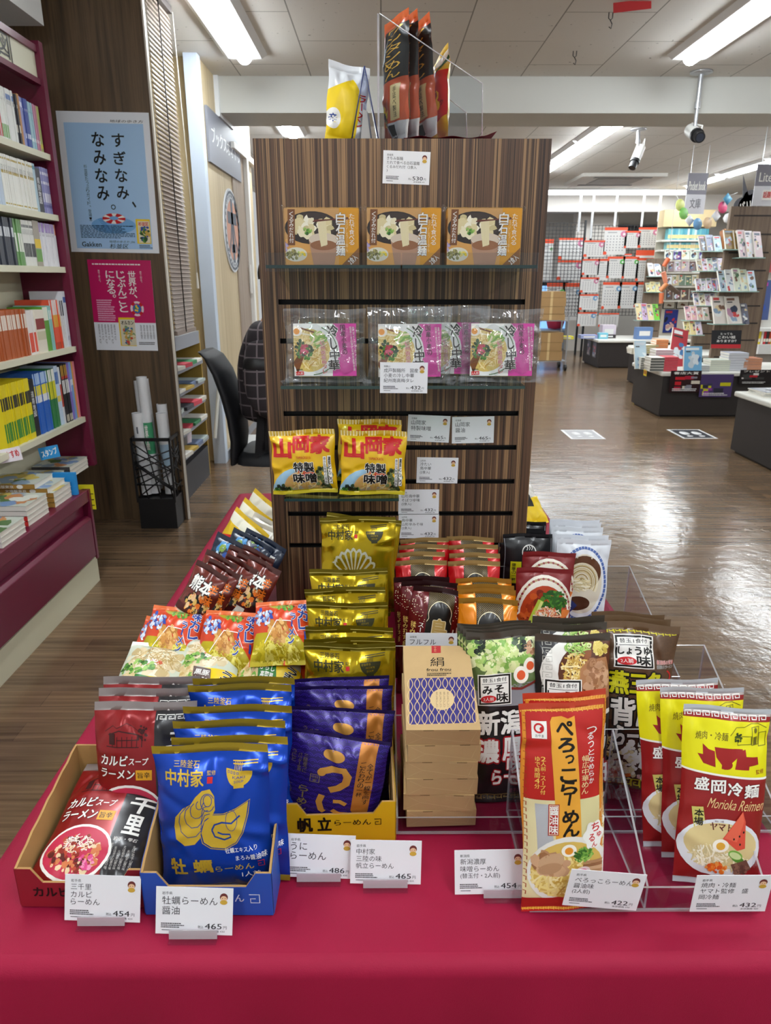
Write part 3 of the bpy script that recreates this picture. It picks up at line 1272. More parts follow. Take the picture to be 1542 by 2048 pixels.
a = Art(.15, .2)
a.L = 1
a.poly([(61, 0), (100, 0), (100, 134), (66, 134)], KBLK)
a.L = 2
a.key(63, 12, 98, 16.5, 4, WH)
house(a, 12, 19, 44, ink('#3a0c0e'))
a.text('三', 74, 28, 93, 42, WH, .05, shear=.2)
a.text('千', 69, 45, 92, 62, WH, .05, shear=.2)
a.text('里', 73, 65, 88, 84, WH, .05)
a.text('カルビ', 7, 49, 35, 59, WH, .035, shear=.15, out=DBRN)
a.text('スープ', 37, 51, 56, 58, WH, .03, shear=.15)
a.text('ラーメン', 6, 63, 42, 72, WH, .035, shear=.15, out=DBRN)
a.rect(44, 63, 60, 73, ink('#e3a21f'))
a.text('旨辛', 46, 65, 58, 71, K, .02, L=3)
a.text('岩手・雫石', 68, 88, 90, 92, WH)
for i in range(6):
    a.vtext('北は岩手山麓の味', 68 + i * 4.2, 94 + (i * 3) % 7, 70.4 + i * 4.2, 116, ink('#c9c5c0'))
a.L = 3
a.ell(37, 103, 33, 25, WH)
a.ell(37, 103, 30.5, 22.5, ink('#c22d4c'), L=4)
a.blobs(37, 105, 24, 16, CHILI, 90, 3.2, 2, 5)
a.strands(37, 97, 15, 9, [WH, ink('#f3dfcf')], 50, .7, 3, 8)
a.blobs(37, 108, 24, 12, CHILI + [ink('#f0c3a0')], 40, 1.8, 8, 9)
a.blobs(52, 112, 9, 6, [ink('#d94a86'), ink('#e88ab0')], 22, 2, 4, 9.9)
a.rect(68, 120, 74, 129, KBLK, 5)
a.frame(68, 120, 92, 128, .7, WH)
a.text('1人前', 71, 122, 89, 126, WH)
KSEAL = M('#a49a98', .33, .45)
pouch_type('kalbi', 'ramen_pouch', .15, .2, .042, KRED, a, .013, KSEAL, None, .01, seed=31, ncr=18, amp=.0024)

# --- bird-ramen pouches: red, maroon, orange
BLKP = M('#14110f', .36, .1, coat=.2)
GP = M('#9d8140', .4, .4)


def bird_type(key, base, seal, dots=False, H=.215, side=True, big=True):
    a = Art(.112, H)
    hh = 100 * H / .112
    a.L = 1
    a.rect(30, 6, 76, hh, M('#2a2312', .4, .2))
    r = random.Random(8)
    for i in range(26):
        for j in range(10):
            a.ell(32 + i * 1.7, 10 + j * 3 + (i % 2) * 1.5, .55, .55, GP, n=6, L=1.3)
    a.ell(53, 44, 20, 21, BLKP, L=2)
    a.rect(31, 42, 75, hh, BLKP, 1.8)
    a.arc(53, 44, 20.5, 21.5, 1.1, CREAMINK, 180, 360, 20, 2.4)
    a.line([(32.5, 44), (34, 52), (31, 58)], 1, CREAMINK, 2.4)
    a.line([(73.5, 44), (72, 52), (75, 58)], 1, CREAMINK, 2.4)
    if big:
        a.text('鳥', 39, 52, 68, 88, M('#c4a45e', .36, .3), .05, 3, CREAMINK, .03)
        a.text('中', 41, 94, 66, 126, M('#c4a45e', .36, .3), .05, 3, CREAMINK, .03)
        a.text('華', 39, 132, 68, 166, M('#c4a45e', .36, .3), .05, 3, CREAMINK, .03)
    if dots:
        for i in range(90):
            x = r.choice((r.uniform(2, 28), r.uniform(78, 98)))
            a.ell(x, r.uniform(8, 60), .8, .7, CREAMINK, n=6, L=1.5)
    if side:
        a.vtext('スープによくあう', 18, 62, 27, 128, WH, .02, 2)
        a.vtext('揉み打ち麺', 5, 62, 14, 120, ink('#e8c46a'), .02, 2)
        a.vtext('山形の味', 80, 62, 96, 150, WH, .03, 2)
    else:
        a.text('山', 80, 40, 96, 60, WH, .05, 2)
        a.text('形', 80, 64, 96, 84, WH, .05, 2)
    pouch_type(key, 'ramen_pouch', .112, H, .04, base, a, .011, seal, None, .01, seed=hash_seed(key), ncr=16, amp=.0022, wave=.004)


def hash_seed(s):
    return sum(ord(c) * (i + 3) for i, c in enumerate(s))


bird_type('birdred', M('#c01018', .26, .2, coat=.3), M('#a88b55', .36, .35), side=False)
bird_type('birdmaroon', M('#641218', .24, .2, coat=.4), M('#2b0c0e', .36, .2), dots=True)
bird_type('birdorange', M('#e8860c', .26, .2, coat=.3), M('#a87a2c', .36, .35))

# --- Niigata row (layouts measured on the picture)
FILMSEAL = M('#4a4238', .3, .2, coat=.3)


def badge(a, x0, y0, x1, y1, flav, L=5):
    """white square stamp: spare-noodle note, flavour in brush letters, red lozenge"""
    w, h = x1 - x0, y1 - y0
    a.rect(x0, y0, x1, y1, WH, L)
    a.frame(x0 + w * .03, y0 + h * .03, x1 - w * .03, y1 - h * .03, w * .05, K, L + .5)
    a.text('替玉1食付', x0 + w * .14, y0 + h * .12, x1 - w * .14, y0 + h * .25, K, .02, L + 1)
    a.line([(x0 + w * .12, y0 + h * .31), (x1 - w * .12, y0 + h * .31)], h * .015, K, L + 1)
    if flav == 'みそ':
        a.text('み', x0 + w * .14, y0 + h * .38, x0 + w * .42, y0 + h * .63, K, .06, L + 1)
        a.text('そ', x0 + w * .5, y0 + h * .36, x0 + w * .76, y0 + h * .6, K, .06, L + 1)
    else:
        a.text(flav, x0 + w * .1, y0 + h * .36, x1 - w * .08, y0 + h * .6, K, .06, L + 1)
    a.text('味', x0 + w * .56, y0 + h * .62, x1 - w * .1, y1 - h * .1, K, .05, L + 1)
    a.ell(x0 + w * .31, y0 + h * .79, w * .24, h * .12, RED, L=L + 1)
    a.text('2人前', x0 + w * .15, y0 + h * .73, x0 + w * .47, y0 + h * .85, WH, .02, L + 2)


a = Art(.117, .272, [(32, 55), (402, 95), (408, 893), (70, 885)])
DK = M('#1f171a', .36, .1, coat=.25)
a.L = 1
a.rect(30, 40, 420, 350, ink('#5d7240'))
a.poly([(40, 330), (420, 330), (420, 440), (60, 420)], ink('#8e8d93'))
a.blobs(210, 170, 175, 110, CABB, 120, 26, 4, 2)
a.blobs(180, 150, 120, 80, CABB, 60, 14, 9, 4)
a.blobs(105, 120, 30, 50, NORI, 16, 14, 5, 4.8)
a.blobs(310, 140, 40, 40, NORI, 24, 16, 6, 4.8)
a.blobs(350, 180, 30, 40, MEAT, 22, 10, 7, 5)
a.egg(298, 290, 42, EGGW, ink('#e05a2a'), 5.4, 60)
a.egg(345, 255, 38, EGGW, ink('#e05a2a'), 5.3, 60)
a.L = 6
a.line([(230, 345), (300, 355), (380, 330)], 12, ink('#7d2a22'))
badge(a, 90, 272, 250, 420, 'みそ', 7)
a.L = 7
a.text('新潟', 90, 450, 302, 560, WH, .05, out=K, ow=.07)
a.text('濃', 95, 585, 190, 690, WH, .05, out=ink('#a3121a'), ow=.08)
a.text('厚', 212, 580, 300, 682, WH, .05, out=ink('#a3121a'), ow=.08)
a.text('味噌', 232, 668, 385, 740, WH, .05, out=ink('#a3121a'), ow=.08)
a.text('らーめん', 165, 728, 395, 800, WH, .05, out=ink('#a3121a'), ow=.08)
a.text('電子レンジ調理可能', 245, 822, 400, 845, ink('#d85a7a'))
a.key(85, 848, 400, 872, 10, ink('#8a7240'))
pouch_type('miso', 'ramen_pouch', .117, .272, .04, DK, a, .012, FILMSEAL, None, .01, seed=41, ncr=18, amp=.0024, wave=.004)

a = Art(.117, .272, [(405, 98), (708, 90), (712, 800), (425, 800)])
a.L = 1
a.ell(660, 250, 235, 170, ink('#e9e7e0'))
for k in range(7):
    a.key(432, 120 + k * 32, 470, 144 + k * 32, 1, ink('#b9b7ae'), 3, 2)
a.ell(680, 250, 190, 150, ink('#5a2c12'), L=3)
a.blobs(640, 260, 140, 100, [ink('#6b3716'), ink('#8a4d20'), ink('#432009')], 60, 30, 3, 3.5)
a.strands(560, 230, 60, 70, NOOD, 60, 7, 5, 5)
a.poly([(610, 195), (690, 185), (710, 260), (705, 350), (660, 362), (615, 330), (575, 290), (580, 230)], ink('#b07a4f'), 6.3)
a.blobs(650, 275, 50, 80, MEAT, 70, 16, 8, 6.5)
a.strands(570, 140, 60, 40, [LGREEN, ink('#d9e0a0'), VEG[1]], 46, 5, 9, 8, curl=2.4)
a.blobs(665, 150, 32, 30, [ink('#d9c465'), ink('#e9d98c'), ink('#c4a83f')], 30, 12, 3, 8)
a.L = 9
badge(a, 440, 272, 585, 405, 'しょうゆ', 10)
a.text('新潟', 470, 450, 690, 560, WH, .05, out=K, ow=.07)
a.text('生姜醤油', 450, 600, 700, 690, WH, .05, out=ink('#a3121a'), ow=.08)
a.text('らーめん', 480, 700, 700, 770, WH, .05, out=ink('#a3121a'), ow=.08)
pouch_type('shoyu', 'ramen_pouch', .117, .272, .04, M('#161418', .36, .1, coat=.25), a, .012, FILMSEAL, None, .01, seed=43, ncr=18, amp=.0024, wave=.004)

a = Art(.117, .272, [(745, 38), (1065, 40), (990, 752), (725, 745)])
a.L = 1
a.key(750, 58, 1046, 92, 10, ink('#c9bd2a'), 6)
badge(a, 775, 98, 942, 245, 'しょうゆ', 3)
a.text('新潟県の背油', 955, 205, 1035, 225, RED, .02, out=WH)
a.text('新潟5大ラーメン', 955, 228, 1035, 244, K, .02, out=WH)
a.arc(985, 280, 35, 30, 7, RED, -60, 60)
a.L = 3
a.text('燕三条', 765, 262, 980, 358, ink('#c9c414'), .05, out=K, ow=.08)
a.text('背脂', 772, 378, 965, 490, ink('#e7e2da'), .05, out=K, ow=.07)
a.rect(720, 485, 1010, 725, DBRN, 1)
a.blobs(760, 560, 40, 80, [DBRN, ink('#1a1412')], 20, 20, 2, 1.2)
a.blobs(870, 640, 110, 75, PALEN, 60, 16, 3, 1.5)
a.blobs(900, 610, 85, 60, [WH, ink('#ece8de')], 46, 14, 4, 2.5)
a.strands(760, 580, 35, 50, NOOD, 26, 6, 5, 2.6)
a.blobs(800, 690, 60, 20, [ORG, ink('#b5521c')], 20, 12, 6, 2.7)
a.text('らーめん', 790, 492, 985, 570, ink('#e7e2da'), .05, out=K, ow=.07, L=5)
a.text('電子レンジ調理', 890, 690, 980, 706, RED, out=WH, L=4)
a.key(726, 712, 990, 742, 9, ink('#c9bd2a'), 5, L=3)
pouch_type('tsubame', 'ramen_pouch', .117, .272, .04, M('#5a3f28', .45, .1, coat=.2, mottle=.35, mscale=300), a, .013, M('#6a5138', .36, .1, coat=.3), None, .01, seed=47, ncr=18, amp=.0024, wave=.006)

# --- long red pack of flat noodles
a = Art(.107, .287, [(305, 437), (697, 425), (727, 1455), (345, 1462)])
a.L = 1
OR2 = ink('#e8a53a')
a.rect(330, 880, 720, 1380, ink('#e3d7a6'), 1)
a.rect(585, 880, 720, 1110, ink('#d9cf9a'), 1.3)
a.poly([(380, 900), (440, 900), (470, 1090), (395, 1130)], M('#c9ccd2', .3, .3), 1.5)
a.frame(318, 455, 708, 1448, 16, ink('#d98a2a'), 1.4)
a.L = 2
a.key(312, 446, 692, 474, 16, ink('#e8b64a'), 4)
a.key(350, 1432, 722, 1452, 16, ink('#e8b64a'), 4)
for k in range(26):
    a.line([(322 + k * .8, 490 + k * 34), (334 + k * .8, 490 + k * 34), (334 + k * .8, 508 + k * 34)], 4, ink('#a8461c'))
    a.line([(694 + k * .8, 490 + k * 34), (706 + k * .8, 490 + k * 34), (706 + k * .8, 508 + k * 34)], 4, ink('#a8461c'))
a.L = 3
a.rect(360, 512, 428, 588, WH)
a.arc(393, 543, 19, 19, 8, RED, 0, 360, L=4)
a.ell(405, 545, 9, 9, RED, L=4)
a.text('おやま', 376, 570, 414, 583, K, L=4)
a.poly([(445, 515), (455, 495), (500, 492), (530, 503), (560, 490), (565, 600), (590, 900), (600, 1070), (560, 1096), (500, 1100), (478, 1080), (470, 900), (450, 650)], OR2, 3)
a.L = 4
for i, ch in enumerate('ぺろっこらーめん'):
    y = [515, 590, 665, 730, 790, 865, 930, 995][i]
    x = 475 + (y - 515) * .075
    if ch == 'ー':
        a.line([(540, 850), (533, 905)], 12, K)
    elif ch == 'っ':
        a.text(ch, x + 28, y, x + 68, y + 40, K, .06)
    else:
        a.text(ch, x, y, x + 76, y + 62, K, .06)
a.L = 3
for i, ch in enumerate('つるっとなめらか'):
    a.text(ch, 618 + i * 2, 545 + i * 34, 664 + i * 1 - (14 if i else 0), 545 + i * 34 + (34 if i == 0 else 27), WH, .02)
a.vtext('幅広中華めん', 594, 670, 628, 858, ink('#f1d9a0'), .01)
a.vtext('2人前・スープ付', 402, 672, 424, 852, ink('#f0c860'), .02)
a.vtext('ゆで時間4分', 377, 672, 398, 826, ink('#f0c860'), .02)
a.rect(440, 898, 490, 1050, ink('#b32320'), 4)
a.frame(444, 902, 486, 1046, 3, CREAMINK, 4.5)
a.vtext('醤油味', 446, 906, 484, 1042, WH, .03, 5)
cl = [(660 + 50 * (1 + .12 * math.cos(R(t * 6))) * math.cos(R(t)), 1065 + 66 * (1 + .1 * math.cos(R(t * 6))) * math.sin(R(t))) for t in range(0, 360, 10)]
a.poly(cl, WH, 6)
a.text('ち', 648, 1008, 688, 1050, RED, .03, 7)
a.text('ゅ', 676, 1056, 698, 1080, RED, .03, 7)
a.text('る', 636, 1060, 664, 1094, RED, .03, 7)
a.text('ん', 650, 1098, 676, 1122, RED, .03, 7)
a.ell(545, 1235, 192, 178, ink('#e9e6df'), L=4)
a.ell(540, 1232, 172, 150, ink('#d9b65c'), L=4.4)
a.strands(530, 1260, 165, 120, NOOD + [ink('#f1dc8a')], 120, 11, 11, 4.6)
a.blobs(455, 1195, 75, 55, MEAT, 40, 26, 12, 7.2)
a.ell(460, 1180, 62, 40, ink('#c9a27e'), -20, L=8.1)
a.ell(455, 1215, 55, 28, ink('#b88e69'), -15, L=8.3)
a.egg(540, 1125, 36, EGGW, ink('#e8922a'), 8.5)
a.strands(610, 1150, 50, 40, VEG, 46, 10, 14, 8)
for i in range(4):
    a.line([(610, 1190 + i * 18), (710, 1205 + i * 16)], 16, MEAT[i % 3], 8.6 + i * .1)
a.ell(610, 1240, 38, 28, ink('#f2d9dc'), L=9.2)
a.arc(610, 1240, 20, 14, 5, PINK, 0, 400, L=9.4)
a.rect(345, 1378, 722, 1436, ink('#a8231c'), 4.2)
pouch_type('peroko', 'noodle_pack', .107, .287, .03, M('#bf231d', .36, .1, coat=.25), a, .008, M('#c8452c', .36, .1, coat=.2), None, .008, seed=51, ncr=14, amp=.0018)

# --- yellow and red cold-noodle pack
a = Art(.113, .246, [(1125, 425), (1528, 495), (1512, 1340), (1108, 1362)])
a.L = 1
a.poly([(1100, 482), (1540, 556), (1540, 812), (1100, 742)], ink('#e3dc10'), 1)
a.poly([(1100, 740), (1540, 806), (1540, 816), (1100, 750)], WH, 2)
a.poly([(1100, 440), (1540, 512), (1540, 532), (1100, 460)], ink('#b5a8a4'), 1)
for i in range(9):
    x = 1132 + i * 43
    y = 452 + (x - 1125) * .172
    a.line([(x, y + 26), (x, y + 4), (x + 30, y + 9), (x + 30, y + 26), (x + 12, y + 23), (x + 12, y + 14)], 5, WH, 3)
a.L = 3
DR = ink('#9c1f1d')
a.text('焼肉・冷麺', 1178, 568, 1330, 606, ink('#6b5a18'), .01, rot=6)
a.line([(1340, 590), (1370, 555), (1410, 560), (1440, 545), (1470, 548), (1512, 575)], 3, ink('#6b6414'))
for q in ((1375, 600, 1440, 640), (1440, 560, 1475, 645), (1475, 590, 1512, 655)):
    a.frame(*q, 3, ink('#6b6414'))
a.blobs(1378, 605, 18, 22, [ink('#4c5a14'), ink('#2c3a10')], 16, 8, 3)
a.ell(1458, 578, 7, 12, ink('#6b6414'))
a.rect(1448, 605, 1466, 642, ink('#6b6414'))
a.poly([(1188, 668), (1225, 676), (1212, 622), (1240, 650), (1268, 660), (1258, 688), (1248, 692), (1272, 735), (1215, 716)], DR)
a.poly([(1268, 640), (1400, 658), (1398, 676), (1345, 720), (1318, 748), (1300, 742), (1302, 720), (1322, 700), (1275, 688)], DR)
a.ell(1328, 728, 24, 20, DR)
a.poly([(1378, 668), (1412, 660), (1415, 692), (1470, 700), (1474, 735), (1430, 738), (1428, 756), (1364, 748)], DR)
a.text('監修', 1462, 758, 1502, 780, DR)
a.L = 4
for i, ch in enumerate('盛岡冷麺'):
    a.text(ch, 1178 + i * 78, 786 + i * 13, 1244 + i * 78, 848 + i * 13, WH, .04, out=ink('#4a0f10'), ow=.03)
a.text('Morioka Reimen', 1240, 895, 1505, 945, ink('#e9c78c'), shear=.25, rot=5)
a.poly([(1168, 938), (1222, 932), (1240, 1035), (1186, 1044)], ink('#cfc66a'), 4)
a.vtext('本場', 1184, 945, 1226, 1030, K, .04, 5)
a.ell(1312, 1140, 196, 152, ink('#dfe1e6'), L=4)
a.ell(1316, 1120, 172, 112, ink('#d8c48c'), 4, L=5)
a.strands(1240, 1170, 80, 70, PALEN, 90, 7, 4, 6, ang=75)
a.strands(1340, 1200, 130, 60, PALEN, 60, 7, 6, 6.5)
a.poly([(1408, 950), (1424, 1000), (1430, 1130), (1395, 1142), (1322, 1085)], ink('#d8503c'), 8)
a.poly([(1408, 950), (1416, 1000), (1390, 1100), (1330, 1082)], ink('#e2664c'), 8.3)
for x, y in ((1400, 1070), (1418, 1050), (1405, 1110), (1375, 1085)):
    a.ell(x, y, 4, 6, K, L=8.6)
a.egg(1315, 1122, 40, EGGW, ink('#e0a83a'), 9)
a.ell(1388, 1165, 34, 22, VEG[1], 20, L=9)
a.ell(1388, 1168, 28, 16, ink('#c9d99a'), 20, L=9.2)
a.ell(1400, 1185, 30, 16, VEG[0], 20, L=8.8)
a.poly([(1372, 1215), (1440, 1185), (1468, 1235), (1400, 1278)], ink('#6e4a3c'), 9)
a.blobs(1420, 1235, 40, 30, [ink('#5a3a30'), ink('#86604e')], 24, 9, 5, 9.2)
a.blobs(1310, 1245, 52, 26, [ORG, ink('#d8521c'), ink('#ee9a4a')], 30, 13, 6, 9)
a.text('ヤマト', 1260, 1010, 1365, 1046, ink('#5c1d1a'), .05, L=5, rot=3)
a.text('焼肉・冷麺', 1280, 996, 1322, 1006, ink('#5c1d1a'), L=5)
YSEAL = M('#c9cdd2', .3, .4)
pouch_type('yamato', 'noodle_pack', .113, .246, .034, M('#971a1a', .34, .2, coat=.25), a, .007, YSEAL, None, .008, YSEAL, seed=57, ncr=14, amp=.0018)

# --- black, white and red pouches on the right
a = Art(.118, .19)
a.L = 2
a.ell(52, 36, 15, 15, WH)
a.ell(52, 36, 13, 13, M('#17171a', .4, .1), L=2.5)
a.ell(52, 36, 9, 9, WH, a0=0, a1=180, L=3)
for i in range(3):
    a.line([(47 + i * 5, 24), (49 + i * 5, 28), (47 + i * 5, 32)], 1.4, WH, 3)
a.rect(14, 55, 36, 100, ink('#d5cf18'), 2)
a.vtext('健康の一杯', 17, 58, 25, 96, K, .03, 3)
a.text('そば', 40, 60, 80, 76, WH, .03)
a.frame(2, 2, 98, 158, 1.2, ink('#9a9aa0'), 1)
pouch_type('blackp', 'noodle_pouch', .118, .19, .03, M('#17171a', .38, .15, coat=.2), a, .01, None, None, .008, seed=61, ncr=16, amp=.0022)

a = Art(.125, .2)
a.L = 1
a.ell(50, 82, 47, 72, ink('#e6e9ee'), L=1)
for i in range(48):
    t = i * 7.5
    a.line([(50 + 44 * math.cos(R(t)), 82 + 68 * math.sin(R(t))), (50 + 44 * math.cos(R(t + 6.6)), 82 + 68 * math.sin(R(t + 6.6)))], 5, ink('#4a66a8'), 2)
a.ell(50, 82, 37, 57, ink('#ded6c2'), L=2)
a.ell(50, 60, 34, 32, ink('#5a3317'), L=2.5)
for k in range(16):
    a.arc(46, 78, 6 + k * 1.8, 8 + k * 1.9, 1.3, PALEN[k % 3] if k % 4 else ink('#b99f62'), 150, 390, 26, 3 + k * .02)
a.strands(40, 82, 26, 15, PALEN, 60, 2.2, 4, 4, ang=4, curl=.2)
a.ell(42, 118, 24, 14, ink('#4a2810'), L=3)
a.poly([(18, 100), (42, 122), (18, 148), (-4, 124)], ink('#1f2c66'), 5)
a.text('冷', 8, 110, 22, 124, WH, .04, 6)
a.text('が', 19, 122, 30, 133, WH, .04, 6)
pouch_type('soba', 'noodle_pouch', .125, .2, .03, M('#dfe3ea', .38, .05, coat=.2), a, .012, None, None, .008, seed=67, ncr=16, amp=.0022)

a = Art(.12, .19)
a.L = 1
a.ell(51, 78, 54, 66, ink('#e8e2d4'))
for i in range(34):
    t = 180 + i * 5.4
    x, y = 51 + 48 * math.cos(R(t)), 78 + 59 * math.sin(R(t))
    a.ell(x, y, 3.2, 2, (ink('#8e2a2a'), ink('#b59a72'))[i % 2], t + 90, n=8, L=2)
a.ell(51, 84, 44, 54, ink('#b2401a'), L=2)
a.blobs(51, 88, 40, 48, [ink('#c4561f'), ink('#9a3214'), ink('#d97a34'), ink('#7d2410')], 70, 9, 3, 2.4)
a.strands(66, 62, 28, 26, [VEG[0], VEG[2], DGREEN], 60, 4.5, 5, 4)
a.line([(20, 120), (34, 80), (44, 56)], 11, ink('#b5c944'), 5.4)
a.line([(24, 122), (37, 82), (46, 58)], 5, ink('#dbe38c'), 5.6)
a.strands(58, 88, 28, 22, [ink('#f0dfc0'), ink('#e8a97a'), WH, ink('#d8663a')], 80, 2, 6, 6)
pouch_type('tantan', 'noodle_pouch', .12, .19, .03, M('#7d1c1e', .36, .1, coat=.2), a, .012, None, None, .008, seed=71, ncr=14, amp=.002)

# --- bagged noodles lying on the left tray
a = Art(.125, .13, [(330, 885), (745, 905), (610, 1190), (232, 1160)])
a.L = 1
a.ell(470, 880, 70, 60, ink('#b5a82c'), 20)
a.blobs(520, 925, 60, 30, VEG, 40, 12, 3, 2)
a.poly([(235, 1085), (300, 1035), (560, 1075), (610, 1150), (590, 1200), (225, 1170)], ink('#b8a816'), 2)
a.strands(420, 1120, 175, 55, [ink('#d6c22a'), ink('#b09a12'), ink('#e8dc6a')], 120, 9, 4, 3)
a.blobs(450, 1050, 80, 45, [ink('#c98a3c'), ink('#b0702a'), ink('#e0b068')], 60, 18, 5, 4.5)
a.line([(345, 1090), (450, 1000), (540, 1010), (560, 1080)], 5, WH, 5.6)
BLU = ink('#1f3f9a')
a.blobs(370, 965, 70, 45, [ink('#2a4aa8'), ink('#dfe6f2'), ink('#9ab0d8')], 44, 14, 7, 4)
a.L = 7
for i, ch in enumerate('味カレー'):
    x, y = 640 - i * 14, 915 + i * 48
    if ch == 'ー':
        a.line([(x + 12, y + 0), (x - 2, y + 40)], 12, BLU, 8)
    else:
        a.text(ch, x - 30, y, x + 28, y + 46, BLU, .05, out=WH, ow=.06, rot=14)
for i, ch in enumerate('ラーメン'):
    x, y = 560 - i * 16, 975 + i * 34
    if ch == 'ー':
        a.line([(x + 4, y), (x - 8, y + 28)], 9, BLU, 8)
    else:
        a.text(ch, x - 18, y, x + 18, y + 32, BLU, .05, out=WH, ow=.06, rot=14)
pouch_type('curry', 'instant_noodle_pack', .128, .135, .05, M('#d8431a', .34, .1, coat=.3), a, .01, M('#d8652a', .3, .1, coat=.3), None, .01, seed=73, ncr=18, amp=.0024)


def yellow_type(key, inkcol, word, seed):
    a = Art(.122, .15)
    a.L = 1
    a.rect(0, 0, 100, 78, ink('#cfd6c4'))
    a.text('一杯 入魂', 22, 10, 78, 20, ink('#3c5a3c'), .02, 2)
    a.blobs(52, 46, 44, 30, [ink('#d9c8a0'), ink('#c4ad7c'), ink('#e6dcc0')], 60, 10, seed, 1.4)
    a.strands(56, 42, 42, 24, [ink('#d8c08c'), ink('#b99a5c'), ink('#efe6cc')], 110, 1.6, seed + 1, 3, curl=.6)
    a.blobs(30, 62, 28, 12, VEG, 44, 4, seed + 2, 5.4)
    a.strands(52, 52, 18, 7, [ink('#c2572f'), WH], 20, 2.4, seed + 3, 5.3, ang=5)
    a.rect(0, 78, 100, 123, YEL, 3)
    a.ell(22, 92, 24, 20, ink('#d9c08c'), L=4)
    a.blobs(20, 92, 20, 17, [ink('#c9a86a'), ink('#e0cfa0'), VEG[1]], 36, 4.4, seed + 4, 4.2)
    a.poly([(33, 76), (62, 80), (66, 104), (52, 112), (36, 104)], inkcol, 5)
    a.text(word[0], 37, 82, 61, 91, WH, .03, 6, rot=6)
    a.text(word[1], 39, 93, 60, 103, WH, .03, 6, rot=6)
    for i, ch in enumerate('うまかっ'):
        a.text(ch, 80 - i * 3, 80 + i * 10, 95 - i * 3, 89.4 + i * 10, K, .06, 6, WH, .05, rot=15)
    pouch_type(key, 'instant_noodle_pack', .122, .15, .05, M('#d8d6c8', .32, .05, coat=.3), a, .01, M('#c9ccb8', .28, .1, coat=.3), None, .01, seed=seed, ncr=18, amp=.0024)


yellow_type('yellowgreen', ink('#2f7a30'), ('からし', '高菜風'), 81)
yellow_type('yellowbrown', ink('#5a4038'), ('黒豚', 'とんこつ'), 83)

a = Art(.082, .2, [(0, 0), (100, 0), (100, 160), (0, 160)])
a.L = 1
a.rect(0, 84, 62, 160, ink('#d9d4c6'), 1)
a.blobs(72, 130, 26, 30, [DBRN, ink('#b5542c'), ink('#e0d8c4'), K], 90, 4, 4, 2)
a.rect(0, 72, 100, 84, ink('#4a1210'), 1)
a.text('熊本', 16, 20, 84, 44, WH, .05, 3, K, .06)
a.blobs(60, 62, 34, 16, [ORG, ink('#e8c090'), K, ink('#d9b25c')], 60, 6, 6, 2)
a.vtext('辛味', 74, 20, 92, 60, ORG, .05, 4, K)
pouch_type('brownp', 'noodle_pouch', .082, .2, .04, M('#6a261c', .26, .1, coat=.4), a, .012, M('#44140f', .3, .1, coat=.3), None, .01, seed=91, ncr=20, amp=.003)
a = Art(.12, .19)
a.L = 1
a.blobs(50, 70, 46, 60, [ink('#2a4f9a'), ink('#3f8ac4'), ink('#c9e0ee'), K, ink('#7d9a3a')], 140, 8, 4, 2)
a.vtext('海鮮塩', 60, 20, 88, 110, WH, .05, 6, ink('#10244a'), .06)
pouch_type('bluep', 'noodle_pouch', .12, .19, .04, M('#162238', .34, .1, coat=.3), a, .012, None, None, .01, seed=93, ncr=20, amp=.003)
a = Art(.13, .19)
a.L = 1
a.rect(0, 0, 100, 26, ink('#e0dcc8'))
a.poly([(0, 60), (60, 30), (100, 40), (100, 110), (30, 130)], ink('#c81e1a'), 2)
a.blobs(50, 90, 40, 30, [ink('#c81e1a'), YEL, ink('#8e1210')], 60, 9, 4, 3)
a.line([(0, 70), (100, 20)], 5, ink('#1f5a2c'), 4)
pouch_type('redyellow', 'noodle_pouch', .13, .19, .04, M('#e0b812', .34, .1, coat=.3), a, .012, None, None, .01, seed=95, ncr=18, amp=.003)
a = Art(.12, .18)
a.L = 1
a.text('そば', 30, 20, 70, 50, K, .04, 2)
a.blobs(50, 95, 34, 30, [ink('#cfc3a0'), ink('#8e7a50'), ink('#e9e2cc')], 60, 8, 4, 2)
pouch_type('whitep', 'noodle_pouch', .12, .18, .04, M('#d6d2c6', .34, .1, coat=.3), a, .012, None, None, .01, seed=97, ncr=18, amp=.003)
a = Art(.12, .18)
a.L = 1
a.poly([(0, 90), (100, 60), (100, 150), (0, 150)], YEL, 2)
a.rect(30, 10, 60, 100, K, 3)
a.vtext('煮干', 34, 14, 56, 70, WH, .05, 4)
pouch_type('paleyellow', 'noodle_pouch', .12, .18, .04, M('#cfcac0', .34, .1, coat=.3), a, .012, None, None, .01, seed=99, ncr=18, amp=.003)

# --- yellow instant ramen bags on the small tower shelf
a = Art(.142, .138, [(25, 250), (388, 222), (388, 540), (50, 565)])
a.L = 1
a.ell(190, 555, 150, 130, ink('#8fb4cc'), -10, L=1)
a.ell(230, 530, 120, 95, ink('#d9ad6a'), L=1.6)
a.strands(240, 500, 100, 60, NOOD, 40, 6, 3, 2)
a.blobs(330, 470, 42, 60, [ink('#3d4a2a'), ink('#5c6a3c'), ink('#7d8a58'), ink('#2a3420')], 90, 10, 4, 3)
a.blobs(120, 545, 70, 22, VEG + [WH], 44, 10, 6, 3)
a.blobs(110, 525, 35, 20, NORI, 16, 10, 7, 4.5)
a.strands(235, 450, 60, 30, [RED, ink('#d8562f')], 16, 8, 8, 3)
a.L = 5
a.text('山', 52, 288, 150, 378, RED, .09, rot=-6)
a.text('岡', 165, 272, 250, 345, RED, .08, rot=-4)
a.text('家', 262, 262, 358, 345, RED, .08, rot=-4)
a.line([(150, 312), (180, 300), (300, 278), (362, 270)], 9, RED)
a.text('YAMAOKAYA', 182, 364, 264, 378, RED, rot=-2)
a.text('特製', 168, 395, 278, 440, K, .06, out=WH, ow=.05, rot=-3)
a.text('味噌', 166, 448, 288, 494, K, .06, out=WH, ow=.05, rot=-3)
